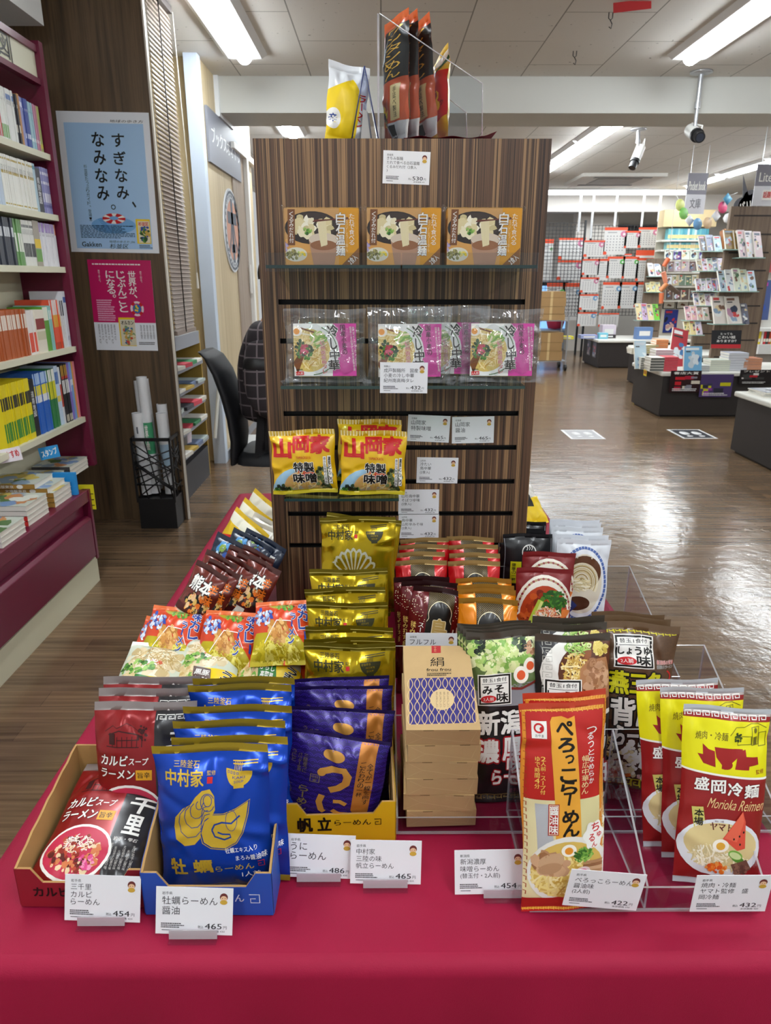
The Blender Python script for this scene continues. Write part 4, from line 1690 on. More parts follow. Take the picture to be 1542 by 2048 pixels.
a.rect(328, 362, 344, 500, WH, 5)
a.rect(350, 358, 368, 496, WH, 5)
a.vtext('豊かな味噌の風味', 330, 365, 342, 495, K, .02, 6)
a.vtext('濃厚とんこつ', 352, 362, 366, 490, K, .03, 6)
sa = Art(.142, .138)
for i in range(22):
    sa.rect(i * 4.6, 0, i * 4.6 + 2.2, 8, ink('#d8c48c'), 1)
pouch_type('yamaoka', 'instant_noodle_pack', .142, .138, .05, M('#e3b40a', .34, .1, coat=.3), a, .011, M('#c9a21c', .32, .1, coat=.3), sa, .009, M('#c9b60c', .32, .1, coat=.3), seed=101, ncr=20, amp=.003)
# ---------------------------------------------------------------- measuring frames (zoomed pictures -> picture pixels)
def c3(x, y): return 220 + x / 3.671, 970 + y / 3.671
def c4(x, y): return 590 + x / 3.671, 1010 + y / 3.671
def c5(x, y): return 940 + x / 3.2125, 1000 + y / 3.2125
def c6(x, y): return 30 + x / 2.754, 1330 + y / 2.754
def c7(x, y): return 560 + x / 3.084, 1330 + y / 3.084
def c8(x, y): return 920 + x / 2.479, 1230 + y / 2.479
def t1(x, y): return 500 + x / 2.528, 270 + y / 2.528
def t2(x, y): return 530 + x / 2.659, 780 + y / 2.659


T0 = TABLE_Z + .0025
CARD = '#b08a52'


# ---------------------------------------------------------------- cartons that hold the front pouches
def carton(label, bl, br, depth, hback, hfront, outside, lettering, yaw=0, dip=.022):
    """open shelf carton: base, back, two sides falling to a low front with a cut-out; bl, br: bottom front corners in the picture"""
    p0, p1 = PZ(*bl, T0), PZ(*br, T0)
    w = (p1 - p0).length
    ang = math.atan2(p1.y - p0.y, p1.x - p0.x)
    root = thing('display_carton', label, 'carton', (p0 + p1) / 2, (0, 0, ang), 'open display cartons on the crimson cloth')
    inn = M(CARD, .8, mottle=.08, mscale=40)
    out = M(outside, .5)
    th = .003
    h = w / 2
    mb = MB()
    mb.box((-h, 0, 0), (h, depth, th), inn)
    part('carton_base', mb, root)
    part('carton_back', MB().box((-h, depth - th, th), (h, depth, hback), inn), root)
    for s in (-1, 1):
        x = s * h
        pts = [(x, 0, th), (x, depth - th, th), (x, depth - th, hback)]
        n = 12
        for i in range(n + 1):
            t = 1 - i / n
            pts.append((x, (depth - th) * t, hfront + (hback - hfront) * (t ** .8) + .0012 * math.sin(i * 2.3)))
        mb = MB()
        mb.slab(pts, (-s * th, 0, 0), inn)
        mb.slab([(x + s * .0006, p[1], p[2] - .001) for p in pts], (s * .0006, 0, 0), out)
        part('carton_side', mb, root)
    fr = [(-h, 0, 0), (-h, 0, hfront), (-h + w * .12, 0, hfront), (-h + w * .2, 0, hfront - dip), (h - w * .2, 0, hfront - dip), (h - w * .12, 0, hfront), (h, 0, hfront), (h, 0, 0)]
    mb = MB()
    mb.slab(fr, (0, th, 0), inn)
    mb.slab([(x, -.0006, z) for x, y, z in fr], (0, .0005, 0), out)
    a = Art(w, hfront)
    lettering(a)
    bb = MB()
    bake(bb, a)
    mb.v, o = mb.v + [(p[0], p[1] - .0012, p[2]) for p in bb.v], len(mb.v)
    for f, k in zip(bb.f, bb.m):
        mb.f.append(tuple(i + o for i in f))
        mb.m.append(mb.mi(bb.mats[k]))
        mb.sm.append(False)
    part('carton_front', mb, root)
    return root


def let_red(a):
    a.text('カルビスープ', 12, 17, 70, 26, K, .04)
    a.text('ラーメン', 36, 28, 80, 36, K, .04)


def let_blue(a):
    a.text('牡蠣', 12, 17, 44, 31, M('#dfe6f2', .5), .04)
    a.text('らーめん', 47, 20, 78, 27, M('#dfe6f2', .5), .02)
    a.line([(82, 20), (90, 20), (90, 28), (83, 28), (83, 24), (87, 24)], .8, M('#dfe6f2', .5))


def let_yellow(a):
    a.text('帆', 12, 15, 25, 30, K, .05)
    a.text('立', 30, 15, 42, 29, K, .05)
    a.text('らーめん', 45, 18, 78, 24, K, .02)
    a.line([(81, 18), (87, 18), (87, 24), (82, 24), (82, 21), (85, 21)], .8, K)


carton('red and brown open carton at the left front corner of the table', c6(38, 1328), c6(735, 1335), .2, .105, .062, '#8e1626', let_red)
carton('blue open carton holding the blue oyster pouches', c6(722, 1372), c6(1425, 1376), .185, .14, .068, '#1b4fae', let_blue)
carton('yellow open carton holding the purple pouches', c7(35, 1110), c7(710, 1090), .19, .12, .072, '#d9a90f', let_yellow, dip=.02)

# ---------------------------------------------------------------- pouches in the front cartons
PG = 'ramen pouches in the red carton'
loc, rot = by_top('kalbi', *c6(612, 622), T0 + .024, 77, -4, 0)
put('kalbi', 'red and black foil pouch lying tilted at the front of the red carton', 'food pouch', PG, loc + Vector((.004, .024, .004)), rot)
stand('kalbi', 'red and black foil pouch standing upright behind the tilted one in the red carton', 'food pouch', PG, *c6(715, 200), T0 + .004, 14, 0, 0)
stand('kalbi', 'third red and black pouch from the front in the red carton, only its top showing', 'food pouch', PG, *c6(730, 125), T0 + .004, 12, 0, 0)
stand('kalbi', 'rearmost red and black pouch in the red carton', 'food pouch', PG, *c6(748, 62), T0 + .004, 10, 0, 0)
PG = 'blue oyster ramen pouches'
stand('blue', 'blue foil pouch with gold oyster drawing, frontmost in the blue carton, in full view', 'food pouch', PG, *c6(1074, 436), T0 + .005, 13, -3, -3)
BL = [(1185, 392, 'second blue foil pouch from the front, its right side showing beside the front one', 12),
      (1182, 303, 'third blue foil pouch from the front of the blue carton', 10), (1228, 222, 'fourth blue foil pouch from the front of the blue carton', 9),
      (1240, 106, 'fifth blue foil pouch from the front, white writing at its top showing', 8), (1262, 68, 'rearmost blue foil pouch, dark olive top edge only', 8)]
for x, y, l, ln in BL:
    stand('blue', l, 'food pouch', PG, *c6(x, y), T0 + .005, ln, 0, 0)
PG = 'purple pouches in the yellow carton'
stand('uni', 'purple wave-patterned pouch with large gold letters, frontmost in the yellow carton', 'food pouch', PG, *c7(340, 440), T0 + .004, 3, -4, 8)
for x, y, l, rl in ((385, 278, 'second purple wave-patterned pouch from the front, gold dot showing', 4), (385, 140, 'third purple wave-patterned pouch from the front', 0), (370, 85, 'rearmost purple wave-patterned pouch in the yellow carton', -2)):
    stand('uni', l, 'food pouch', PG, *c7(x, y), T0 + .004, 4, 0, rl)

# ---------------------------------------------------------------- golden scallop pouches
PG = 'gold scallop ramen pouches in a column before the tower'
G = [(405, 1015, 8, 0, 0, 'gold', 'front gold foil pouch of the column, bowl drawing in full view', 0),
     (400, 975, 8, 0, 0, 'gold2', 'second gold foil pouch from the front of the column', 0),
     (400, 890, 9, 2, 3, 'gold2', 'third gold foil pouch from the front, its top edge wavy', 0),
     (385, 715, 9, -2, -1, 'gold', 'fourth gold foil pouch from the front of the column, black bowl drawing visible', .0),
     (365, 605, 9, -2, -2, 'gold2', 'fifth gold foil pouch from the front, in shade under the next', .02),
     (395, 470, 9, -1, -2, 'gold', 'sixth gold foil pouch from the front of the column', .04),
     (515, 88, 10, 4, 8, 'gold', 'tilted gold foil pouch with silver scallop, topmost of the gold column', .12),
     (460, 100, 6, 0, 0, 'gold2', 'rearmost gold foil pouch standing hidden behind the tilted scallop pouch', .12)]
for x, y, ln, yw, rl, k, l, dz in G:
    if y == 100:
        loc, rot = by_top(k, *c4(x, y), T0 + dz, ln, yw, rl)
        put(k, l, 'food pouch', PG, loc + Vector((0, .012, 0)), rot)
    else:
        stand(k, l, 'food pouch', PG, *c4(x, y), T0 + dz, ln, yw, rl)

# ---------------------------------------------------------------- bird ramen: red, maroon, orange
PG = 'red bird-ramen pouches before the tower'
RB = [(925, 405, 8, 0, 0, 'front left red pouch with gold top edge, black label half hidden'), (1315, 410, 8, 0, 1, 'front right red pouch with gold top edge and a round black label'),
      (915, 345, 7, 0, -1, 'second red pouch from the front in the left row'), (1320, 352, 7, 0, 1, 'second red pouch from the front in the right row'),
      (945, 290, 6, 0, 0, 'third red pouch from the front in the left row'), (1310, 290, 6, 0, 0, 'third red pouch from the front in the right row'),
      (950, 243, 5, 0, -2, 'rearmost red pouch of the left row, against the tower'), (1290, 232, 5, 0, 3, 'rearmost red pouch of the right row, against the tower')]
for x, y, ln, yw, rl, l in RB:
    stand('birdred', l, 'food pouch', PG, *c4(x, y), T0, ln, yw, rl)
PG = 'maroon bird-ramen pouches'
stand('birdmaroon', 'front maroon pouch tilted to the right with large gold bird letter', 'food pouch', PG, *c4(1075, 612), T0 + .003, 12, 0, 9)
stand('birdmaroon', 'middle maroon dotted pouch standing left of the tilted one', 'food pouch', PG, *c4(985, 560), T0 + .003, 9, 0, 2)
stand('birdmaroon', 'rear maroon dotted pouch, its dark top edge showing behind the others', 'food pouch', PG, *c4(925, 525), T0 + .003, 8, 0, -1)
PG = 'orange bird-ramen pouches'
for x, y, ln, rl, l in ((1420, 685, 12, 3, 'front orange pouch with round black label and pale gold top edge'), (1410, 615, 10, 2, 'second orange pouch from the front'), (1400, 585, 9, 1, 'third orange pouch from the front'), (1385, 535, 8, 1, 'rearmost orange pouch, just before the red ones')):
    stand('birdorange', l, 'food pouch', PG, *c4(x, y), T0 + .003, ln, 0, rl)

# ---------------------------------------------------------------- black, white and red pouches at the right of the tower
PG = 'black noodle pouches beside the tower'
for x, y, l in ((372, 217, 'front black pouch with white bowl emblem and yellow label'), (330, 195, 'second black pouch from the front beside the tower'), (325, 182, 'third black pouch from the front beside the tower'), (340, 138, 'rearmost black pouch, white-edged top against the tower')):
    stand('blackp', l, 'food pouch', PG, *c5(x, y), T0 + .02, 8, 0, 0)
PG = 'white noodle pouches with a blue bowl'
for x, y, l in ((735, 255, 'front white pouch with blue-rimmed bowl of pale noodles'), (720, 225, 'second white pouch from the front'), (690, 175, 'third white pouch from the front'), (680, 145, 'fourth white pouch from the front'), (672, 128, 'rearmost white pouch of the row')):
    stand('soba', l, 'food pouch', PG, *c5(x, y), T0 + .02, 8, 2, 2)
PG = 'red-topped pouches with a spicy noodle bowl'
stand('tantan', 'front red-topped pouch with bowl of spicy noodles and greens', 'food pouch', PG, *c5(480, 437), T0 + .012, 10, 0, 2)
stand('tantan', 'rear red-topped pouch with spicy noodle bowl, right behind the front one', 'food pouch', PG, *c5(512, 335), T0 + .012, 8, 0, 2)

# ---------------------------------------------------------------- tall Niigata packs
PG = 'tall miso packs with cabbage and egg picture'
for x, y, ln, l in ((215, 78, 14, 'front tall black pack with cabbage picture and white miso stamp'), (200, 62, 12, 'second tall pack with cabbage picture'), (185, 48, 10, 'third tall pack with cabbage picture'), (170, 36, 9, 'rearmost tall pack with cabbage picture')):
    stand('miso', l, 'food pouch', PG, *c8(x, y), T0 + .003, ln, 0, -2)
PG = 'tall black soy packs with sliced pork picture'
for x, y, ln, l in ((560, 95, 14, 'front tall black pack with roast pork and white soy stamp'), (548, 42, 12, 'second tall black pack with pork and shredded leek picture'), (540, 8, 10, 'rearmost tall black pack with leek picture')):
    stand('shoyu', l, 'food pouch', PG, *c8(x, y), T0 + .003, ln, 0, 0)
PG = 'tall brown packs with yellow letters'
for x, y, ln, rl, l in ((905, 40, 13, 4, 'front tall brown pack with yellow letters and white soy stamp'), (860, 8, 11, 3, 'second tall brown pack with yellow key border'), (830, -12, 9, 2, 'rearmost tall brown pack')):
    stand('tsubame', l, 'food pouch', PG, *c8(x, y), T0 + .003, ln, 0, rl)

# ---------------------------------------------------------------- front right rack: long red packs and yellow-topped packs
PG = 'long red flat-noodle packs'
stand('peroko', 'front long red pack of flat noodles with orange name board', 'food pack', PG, *c8(500, 430), T0 + .006, 9, 2, -2.5)
stand('peroko', 'rear long red pack, its key-patterned top showing above the front one', 'food pack', PG, *c8(515, 380), T0 + .006, 9, 2, -2)
PG = 'yellow and red cold-noodle packs'
stand('yamato', 'front yellow and red cold-noodle pack with bowl and watermelon in full view', 'food pack', PG, *c8(1327, 455), T0 + .006, 15, -6, 1)
stand('yamato', 'middle yellow and red cold-noodle pack', 'food pack', PG, *c8(1200, 360), T0 + .006, 15, -6, -3)
stand('yamato', 'rear leftmost yellow and red cold-noodle pack', 'food pack', PG, *c8(1075, 318), T0 + .006, 15, -6, -5)

# ---------------------------------------------------------------- bagged noodles on the left tray
TRAY = M('#161412', .5)
tray = thing('noodle_tray', 'low black sloping tray under the curry and yellow noodle packs', 'tray', (-.33, 1.03, T0), (0, 0, 0))
part('tray_floor', MB().slab([(-.155, 0, 0), (.145, 0, 0), (.145, .42, 0), (-.155, .42, 0)], (0, 0, .006), TRAY), tray)
part('tray_front', MB().box((-.155, -.006, 0), (.145, 0, .035), TRAY), tray)
part('tray_back', MB().box((-.155, .42, 0), (.145, .426, .05), TRAY), tray)
PG = 'yellow and white instant noodle packs on the left tray'
for x, y, k, l in ((390, 1172, 'yellowgreen', 'left yellow and white noodle pack with green label'), (790, 1120, 'yellowbrown', 'middle yellow and white noodle pack with brown label'), (1240, 1092, 'yellowgreen', 'right yellow and white noodle pack with green label, beside the gold pouches')):
    stand(k, l, 'noodle pack', PG, *c3(x, y), T0 + .04, 69, -3, (4 if k == 'yellowgreen' else 2))
PG = 'orange curry noodle packs on the left tray'
for x, y, yw, rl, dz, l in ((545, 905, -5, 6, .05, 'left orange curry noodle pack, name in blue letters in full view'), (935, 930, -4, 3, .055, 'middle orange curry noodle pack'), (1300, 850, -3, -4, .085, 'right orange curry noodle pack, topmost beside the gold pouches'),
                         (485, 1000, -8, 9, .022, 'lower orange pack peeking out under the left curry pack'), (1290, 1010, -4, 4, .03, 'orange pack under the right curry pack')):
    stand('curry', l, 'noodle pack', PG, *c3(x, y), T0 + dz, 50, yw, rl)

# ---------------------------------------------------------------- packs along the left side of the tower
BP = 'brown noodle pouches beside the tower'
SIDE = [('brownp', BP, [(x, y, n + ' brown pouch from the left in the front rank beside the tower') for (x, y), n in zip(((427, 1137), (452, 1133), (487, 1124), (509, 1121), (533, 1125)), ('first', 'second', 'third', 'fourth', 'fifth'))], .04, -24, 20),
        ('brownp', BP, [(446, 1114, 'left brown pouch in the second rank beside the tower'), (492, 1104, 'middle brown pouch in the second rank beside the tower'), (520, 1104, 'right brown pouch in the second rank beside the tower')], .05, -24, 18),
        ('bluep', 'blue noodle pouches beside the tower', [(476, 1084, 'left dark blue pouch beside the tower'), (508, 1075, 'middle dark blue pouch beside the tower'), (534, 1076, 'right dark blue pouch against the tower side')], .05, -30, 16),
        ('whitep', 'whitish noodle pouches beside the tower', [(528, 1048, 'whitish pouch behind the blue pouches'), (546, 1042, 'whitish pouch against the tower side')], .05, -30, 14),
        ('redyellow', 'red and yellow noodle pouches beside the tower', [(506, 1042, 'nearest red and yellow pouch of the row beside the tower'), (522, 1022, 'middle red and yellow pouch of the row beside the tower'), (541, 1002, 'farthest red and yellow pouch against the tower')], .06, -40, 22)]
for k, g, its, dz, yw, rl in SIDE:
    for x, y, l in its:
        stand(k, l, 'food pouch', g, x, y, T0 + dz, 24, yw, rl)
PG = 'yellow and grey pouches behind the tower'
for x, y, l in ((430, 12, 'black and yellow pouch showing at the right edge of the tower'), (465, 20, 'yellow and grey pouch, outermost at the right edge of the tower')):
    loc = PY(*c5(x, y), 2.3)
    put('paleyellow', l, 'food pouch', PG, Vector((loc.x - .03, 2.25, T0)), (R(-52), R(6), R(25)))
# pink folder sticking up by the left cloth edge
pf = PZ(*c3(930, 330), T0 + .1)
single('pink_pouch', MB().slab([(0, 0, 0), (0, .75, 0), (.05, .75, .06), (.05, 0, .05)], (.012, 0, .004), M('#d8476a', .4, coat=.2)), 'long pink pouch row along the far left edge of the crimson table', 'food pouch', loc=(TX0 + .03, 1.62, T0))

# ---------------------------------------------------------------- stack of kraft boxes
KR = M('#b8996a', .75, mottle=.06, mscale=60)
KL = M('#cbb083', .8)
BW, BD, BH = .1035, .165, .031


def kraft(label, group, loc, rot, top=False):
    o = thing('kraft_box', label, 'box', loc, rot, group)
    mb = MB().box((-BW / 2, 0, 0), (BW / 2, BD, BH), KR)
    a = Art(BW, BH)
    a.line([(4, 3), (24, 15), (4, 27)], .5, KL)
    a.line([(24, 15), (95, 27)], .5, KL)
    a.line([(60, 2), (95, 3), (88, 24)], .5, KL)
    for x in (30, 78):
        a.rect(x - 7, .3, x + 7, 1.6, M('#6e5430', .8))
    bake(mb, a)
    part('box_body', mb, o)
    if top:
        b2 = MB()
        a = Art(BW, BD, [(765, 1000), (1210, 1010), (1262, 1592), (790, 1580)])
        a.L = 1
        NAVY = M('#2a2470', .7)
        a.rect(810, 1235, 1232, 1545, NAVY)
        for i in range(10):
            x0 = 814 + i * 46
            for s in (-1, 1):
                for j in range(4):
                    y = 1236 + j * 78
                    pts = [(x0 + s * 17 * math.sin(R(t)), y + 78 * t / 180) for t in range(0, 181, 15)]
                    a.line(pts, 5, KL, 2)
        a.ell(1022, 1385, 78, 72, KL, L=3)
        for i in range(4):
            a.vtext('肌においしい', 982 + i * 24, 1335, 994 + i * 24, 1440, M('#5a4630', .8), 0, 4)
        a.L = 2
        a.rect(958, 1002, 1020, 1058, M('#a81f22', .7))
        a.vtext('らーめん', 974, 1010, 990, 1050, KL, 0, 3)
        a.text('絹', 948, 1090, 1040, 1155, K, .0)
        a.text('frou frou', 922, 1168, 1085, 1188, K, .04)
        a.line([(922, 1196), (1090, 1197)], 1.5, K)
        a.scribble(925, 1202, 1088, 1224, 2, K)
        bake(b2, a)
        # lay the printed sheet on the lid
        b2.v = [(p[0], p[2], BH - p[1]) for p in b2.v]
        b2.add([(-BW / 2, 0, BH + .0001), (BW / 2, 0, BH + .0001), (BW / 2, BD, BH + .0001), (-BW / 2, BD, BH + .0001)], [(0, 1, 2, 3)], KR)
        part('printed_lid', b2, o)
    return o


b0 = PZ(878, 1652, T0 + .006)
tilt = R(6)
names = ['lowest kraft box of the stack, resting on the cloth', 'second kraft box from the bottom of the stack', 'third kraft box from the bottom of the stack', 'fourth kraft box from the bottom of the stack', 'fifth kraft box from the bottom of the stack', 'topmost kraft box with navy wave pattern on its lid']
off = [(.003, 2), (-.002, -2), (.002, 1), (0, -1), (.003, 1.5), (.0, 0)]
for i in range(6):
    ln = tilt + (R(9) if i == 5 else 0)
    up = Vector((0, -math.sin(tilt), math.cos(tilt))) * (BH + .0004) * i
    kraft(names[i], 'stacked kraft noodle boxes', b0 + up + Vector((off[i][0], 0, 0)), (ln, 0, R(off[i][1])), i == 5)

# ---------------------------------------------------------------- price cards
CW, CH = .096, .0615
CARDW = M('#e9eaee', .55)
FACE, HAIR = M('#e8bf98', .6), M('#6a2a26', .6)


def card_mesh(pref, lines, price, net, small=1.0):
    mb = MB().box((-CW / 2, 0, 0), (CW / 2, .0007, CH), CARDW)
    a = Art(CW, CH)
    a.L = 1
    g = M('#2c2b30', .6)
    a.text(pref, 8, 6, 8 + 4.4 * len(pref), 10.4, g, fit=False)
    n = len(lines)
    lh = {1: 13, 2: 13, 3: 9.8, 4: 7.6}[n]
    y = 12.5 if n < 4 else 11.5
    for t in lines:
        w = min(len(t) * lh * .98, 84)
        a.text(t, 8, y, 8 + w, y + lh * .86, g, fit=False) if t.strip() != ')' else a.text(')', 8, y, 10, y + lh * .8, g)
        y += lh * 1.06
    a.scribble(7, 48.5, 38, 56, 3, g, seed=len(pref) + n)
    a.rect(8, 58.3, 22, 59.2, g)
    a.text(price, 64, 48.5, 86, 56, M('#1c1b20', .6), .02)
    a.text('税込', 55, 51.6, 62, 55.5, g)
    a.text('円', 88, 51.6, 92.5, 56, g)
    a.text('本体価格 ' + net, 66, 57.6, 90, 60.6, g)
    # little face eating noodles
    a.ell(88, 12, 5.2, 5.4, HAIR, L=2)
    a.ell(88, 14, 4.2, 3.8, FACE, L=3)
    a.ell(88, 18.8, 4.8, 3.2, M('#c9a23a', .6), L=4)
    a.ell(86.3, 13.3, .5, .6, K, n=8, L=4)
    a.ell(89.7, 13.3, .5, .6, K, n=8, L=4)
    bake(mb, a)
    return mb.mesh('price_card')


ACR = clear_mat('clear_acrylic', '#f4f6f8', .02, .04, 1.47)
ACR_EDGE = clear_mat('acrylic_edge', '#e0cfd6', .2, .15, 1.5, haze=.3)


def table_card(label, px_bottom, lines, pref, price, net, roll=0, lean=14, yaw=0, holder=True, dz=.004, hx=0.0):
    p = PZ(*px_bottom, T0 + dz)
    o = single('price_card', card_mesh(pref, lines, price, net), label, 'price card', 'white price cards', loc=p, rot=(R(-lean), R(roll), R(yaw)))
    if holder:
        h = thing('card_holder', 'clear plastic holder under the ' + label, 'card holder', p + Vector((0, 0, -dz)), (0, 0, R(yaw)), 'clear card holders')
        part('foot', MB().box((-.03 + hx, -.012, 0), (.03 + hx, .03, .0018), ACR), h)
        part('lip', MB().slab([(-.03 + hx, -.0035, .0018), (.03 + hx, -.0035, .0018), (.03 + hx, -.001, .013), (-.03 + hx, -.001, .013)], (0, -.0014, 0), ACR_EDGE), h)
    return o


table_card('price card for the red carton, 454 yen', c6(480, 1412), ['三千里', 'カルビ', 'らーめん'], '岩手県', '454', '420', 3)
table_card('price card for the blue carton, 465 yen', c6(985, 1484), ['牡蠣らーめん', '醤油'], '岩手県', '465', '430', 2.5)
table_card('price card reading 486 yen under the yellow carton', c7(240, 1312), ['うに', 'らーめん'], '岩手県', '486', '450', 3)
table_card('price card reading 465 yen right of the 486 yen card', c7(650, 1350), ['中村家', '三陸の味', '帆立らーめん'], '岩手県', '465', '430', 1.5)
table_card('price card reading 454 yen before the stack of kraft boxes', c7(1300, 1412), ['新潟濃厚', '味噌らーめん', '(替玉付・2人前)'], '新潟県', '454', '420', -1, hx=.02)
table_card('price card on the clear rack before the long red pack, 422 yen', c8(690, 1452), ['ぺろっこらーめん', '醤油味', '(2人前)'], '岩手県', '422', '390', 6, -3, 0, False, .022)
table_card('price card on the clear rack before the yellow-topped packs, 432 yen', c8(1325, 1470), ['焼肉・冷麺', 'ヤマト監修　盛', '岡冷麺'], '岩手県', '432', '400', 0, -3, 0, False, .022)
pc = PY(*c4(1000, 1010), 1.17)
single('price_card', card_mesh('滋賀県', ['フルフル', '絹らーめん'], '864', '800'), 'price card standing half hidden behind the top kraft box', 'price card', 'white price cards', loc=(pc.x, 1.17, pc.z - .045), rot=(R(-6), R(1), 0))


def tower_card(label, ctr, lines, pref, price, net, roll):
    p = PY(*ctr, D)
    single('price_card', card_mesh(pref, lines, price, net), label, 'price card', 'white price cards on the tower', loc=(p.x, D - .0012, p.z - CH / 2), rot=(0, R(roll), 0))


tower_card('price card high on the tower above the noodle boxes, 530 yen', t1(788, 166), ['きちみ製麺', 'たれで食べる白石温麺', 'くるみだれ付（2食入', ')'], '宮城県', '530', '491', 2)
tower_card('left one of the two 465 yen cards beside the yellow ramen bags', t2(867, 205), ['山岡家', '特製味噌'], '北海道', '465', '431', 2.5)
tower_card('right one of the two 465 yen cards on the tower', t2(1107, 212), ['山岡家', '醤油'], '北海道', '465', '431', -1)
tower_card('price card alone between two slots right of the yellow bags, 432 yen', t2(915, 427), ['冷たい', '鳥中華', '(2食入)'], '山形県', '432', '400', 1)
tower_card('upper of the two price cards at the right end of the small shelf', t2(817, 595), ['山形鳥中華', 'そばつゆ味', '(2食入)'], '山形県', '432', '400', 0)
tower_card('lower of the two price cards behind the gold pouch', t2(817, 723), ['鳥中華', '山形辛みそ味', '(2食入)'], '山形県', '432', '400', 0)

# ---------------------------------------------------------------- clear acrylic racks on the table
def plate(mb, pts, th, m=None):
    """acrylic sheet from an outline (3D, planar) with bright polished edges"""
    pts = [Vector(p) for p in pts]
    n = (pts[1] - pts[0]).cross(pts[2] - pts[0]).normalized() * th
    N = len(pts)
    vs = pts + [p + n for p in pts]
    mb.add(vs, [tuple(reversed(range(N))), tuple(range(N, 2 * N))], ACR)
    mb.add(vs, [(i, (i + 1) % N, N + (i + 1) % N, N + i) for i in range(N)], ACR_EDGE)
    return mb


def rack(label, x0, x1, y0, depth, hlip, hback, divs, name='acrylic_rack'):
    """open-fronted clear rack: floor, front lip, back, sloped side walls and dividers"""
    o = thing(name, label, 'display rack', ((x0 + x1) / 2, y0, T0), (0, 0, 0), 'clear acrylic racks on the table')
    w = (x1 - x0) / 2
    t = .0028
    part('rack_floor', plate(MB(), [(-w, 0, .0005), (w, 0, .0005), (w, depth, .0005), (-w, depth, .0005)], t), o)
    part('front_lip', plate(MB(), [(-w, 0, .0035), (w, 0, .0035), (w, 0, hlip), (-w, 0, hlip)], -t), o)
    part('rack_back', plate(MB(), [(-w, depth, .0035), (w, depth, .0035), (w, depth, hback), (-w, depth, hback)], t), o)
    for k, dx in enumerate([0, 1] + divs):
        x = -w + 2 * w * dx - (t if dx == 1 else 0)
        pts = [(x, .003, .0035), (x, depth - .001, .0035), (x, depth - .001, hback), (x, .003, hlip)]
        part('side_wall' if dx in (0, 1) else 'divider', plate(MB(), pts, t), o)
    return o


fl, fr_ = PZ(*c8(345, 1475), T0), PZ(1560, 1828, T0)
rack('clear rack at the right front corner holding the red and yellow packs', fl.x, fl.x + .305, fl.y, .185, .04, .15, [.49])
ml, mr = PZ(*c7(715, 985), T0), PZ(*c8(1290, 900), T0)
rack('clear rack holding the kraft boxes and the tall packs', ml.x, mr.x + .05, ml.y - .02, .30, .03, .15, [.33, .62])
rl = PZ(795, 1400, T0)
rack('clear rack before the tower holding the red, orange and black pouches', -.0 + rl.x + .02, PZ(1330, 1330, T0).x - .01, 1.24, .335, .03, .13, [.28, .55])
# ---------------------------------------------------------------- glass shelves on the tower
GLASS = clear_mat('shelf_glass', '#cfe6dc', .05, .03)
GEDGE = M('#27403a', .15, .0, coat=.4)


def shelf_glass(label, px0, px1, z, dep, lip=0.0):
    x0, x1 = PY(px0, 640, D - dep).x, PY(px1, 640, D - dep).x
    o = thing('glass_shelf', label, 'shelf', ((x0 + x1) / 2, D - .001, z), (0, 0, 0), 'glass shelves of the tower')
    h = (x1 - x0) / 2
    t = .006
    part('glass_plate', MB().quad([(-h, -dep, 0), (h, -dep, 0), (h, 0, 0), (-h, 0, 0)], GLASS)
         .quad([(-h, -dep, -t), (-h, 0, -t), (h, 0, -t), (h, -dep, -t)], GLASS)
         .quad([(-h, -dep, -t), (h, -dep, -t), (h, -dep, 0), (-h, -dep, 0)], GEDGE)
         .quad([(-h, 0, -t), (-h, -dep, -t), (-h, -dep, 0), (-h, 0, 0)], GEDGE)
         .quad([(h, -dep, -t), (h, 0, -t), (h, 0, 0), (h, -dep, 0)], GEDGE), o)
    if lip:
        part('clear_lip', plate(MB(), [(-h, -dep - .0012, -.012), (h, -dep - .0012, -.012), (h, -dep - .0012, lip), (-h, -dep - .0012, lip)], .002), o)
    return o


DEP = .15
ZS1 = PY(800, 530, D - DEP).z
ZS2 = PY(800, 772, D - DEP).z
ZS3 = PY(680, 997, D - DEP).z
shelf_glass('left half of the top glass shelf, under the left two noodle boxes', 537, 800.5, ZS1, DEP, .022)
shelf_glass('right half of the top glass shelf, under the right noodle box', 803.5, 1068, ZS1, DEP, .022)
shelf_glass('middle glass shelf carrying the clear-bagged cold noodles', 555, 1058, ZS2, DEP)
shelf_glass('short lower glass shelf carrying the yellow ramen bags', 552, 800, ZS3, DEP)

# ---------------------------------------------------------------- ochre noodle boxes in shrink film
OCH = ink('#dca02a')
FILM = clear_mat('shrink_film', '#fbfbfb', .035, .12, bump=.35, bscale=60)
BXW, BXH, BXD = .1425, .103, .05


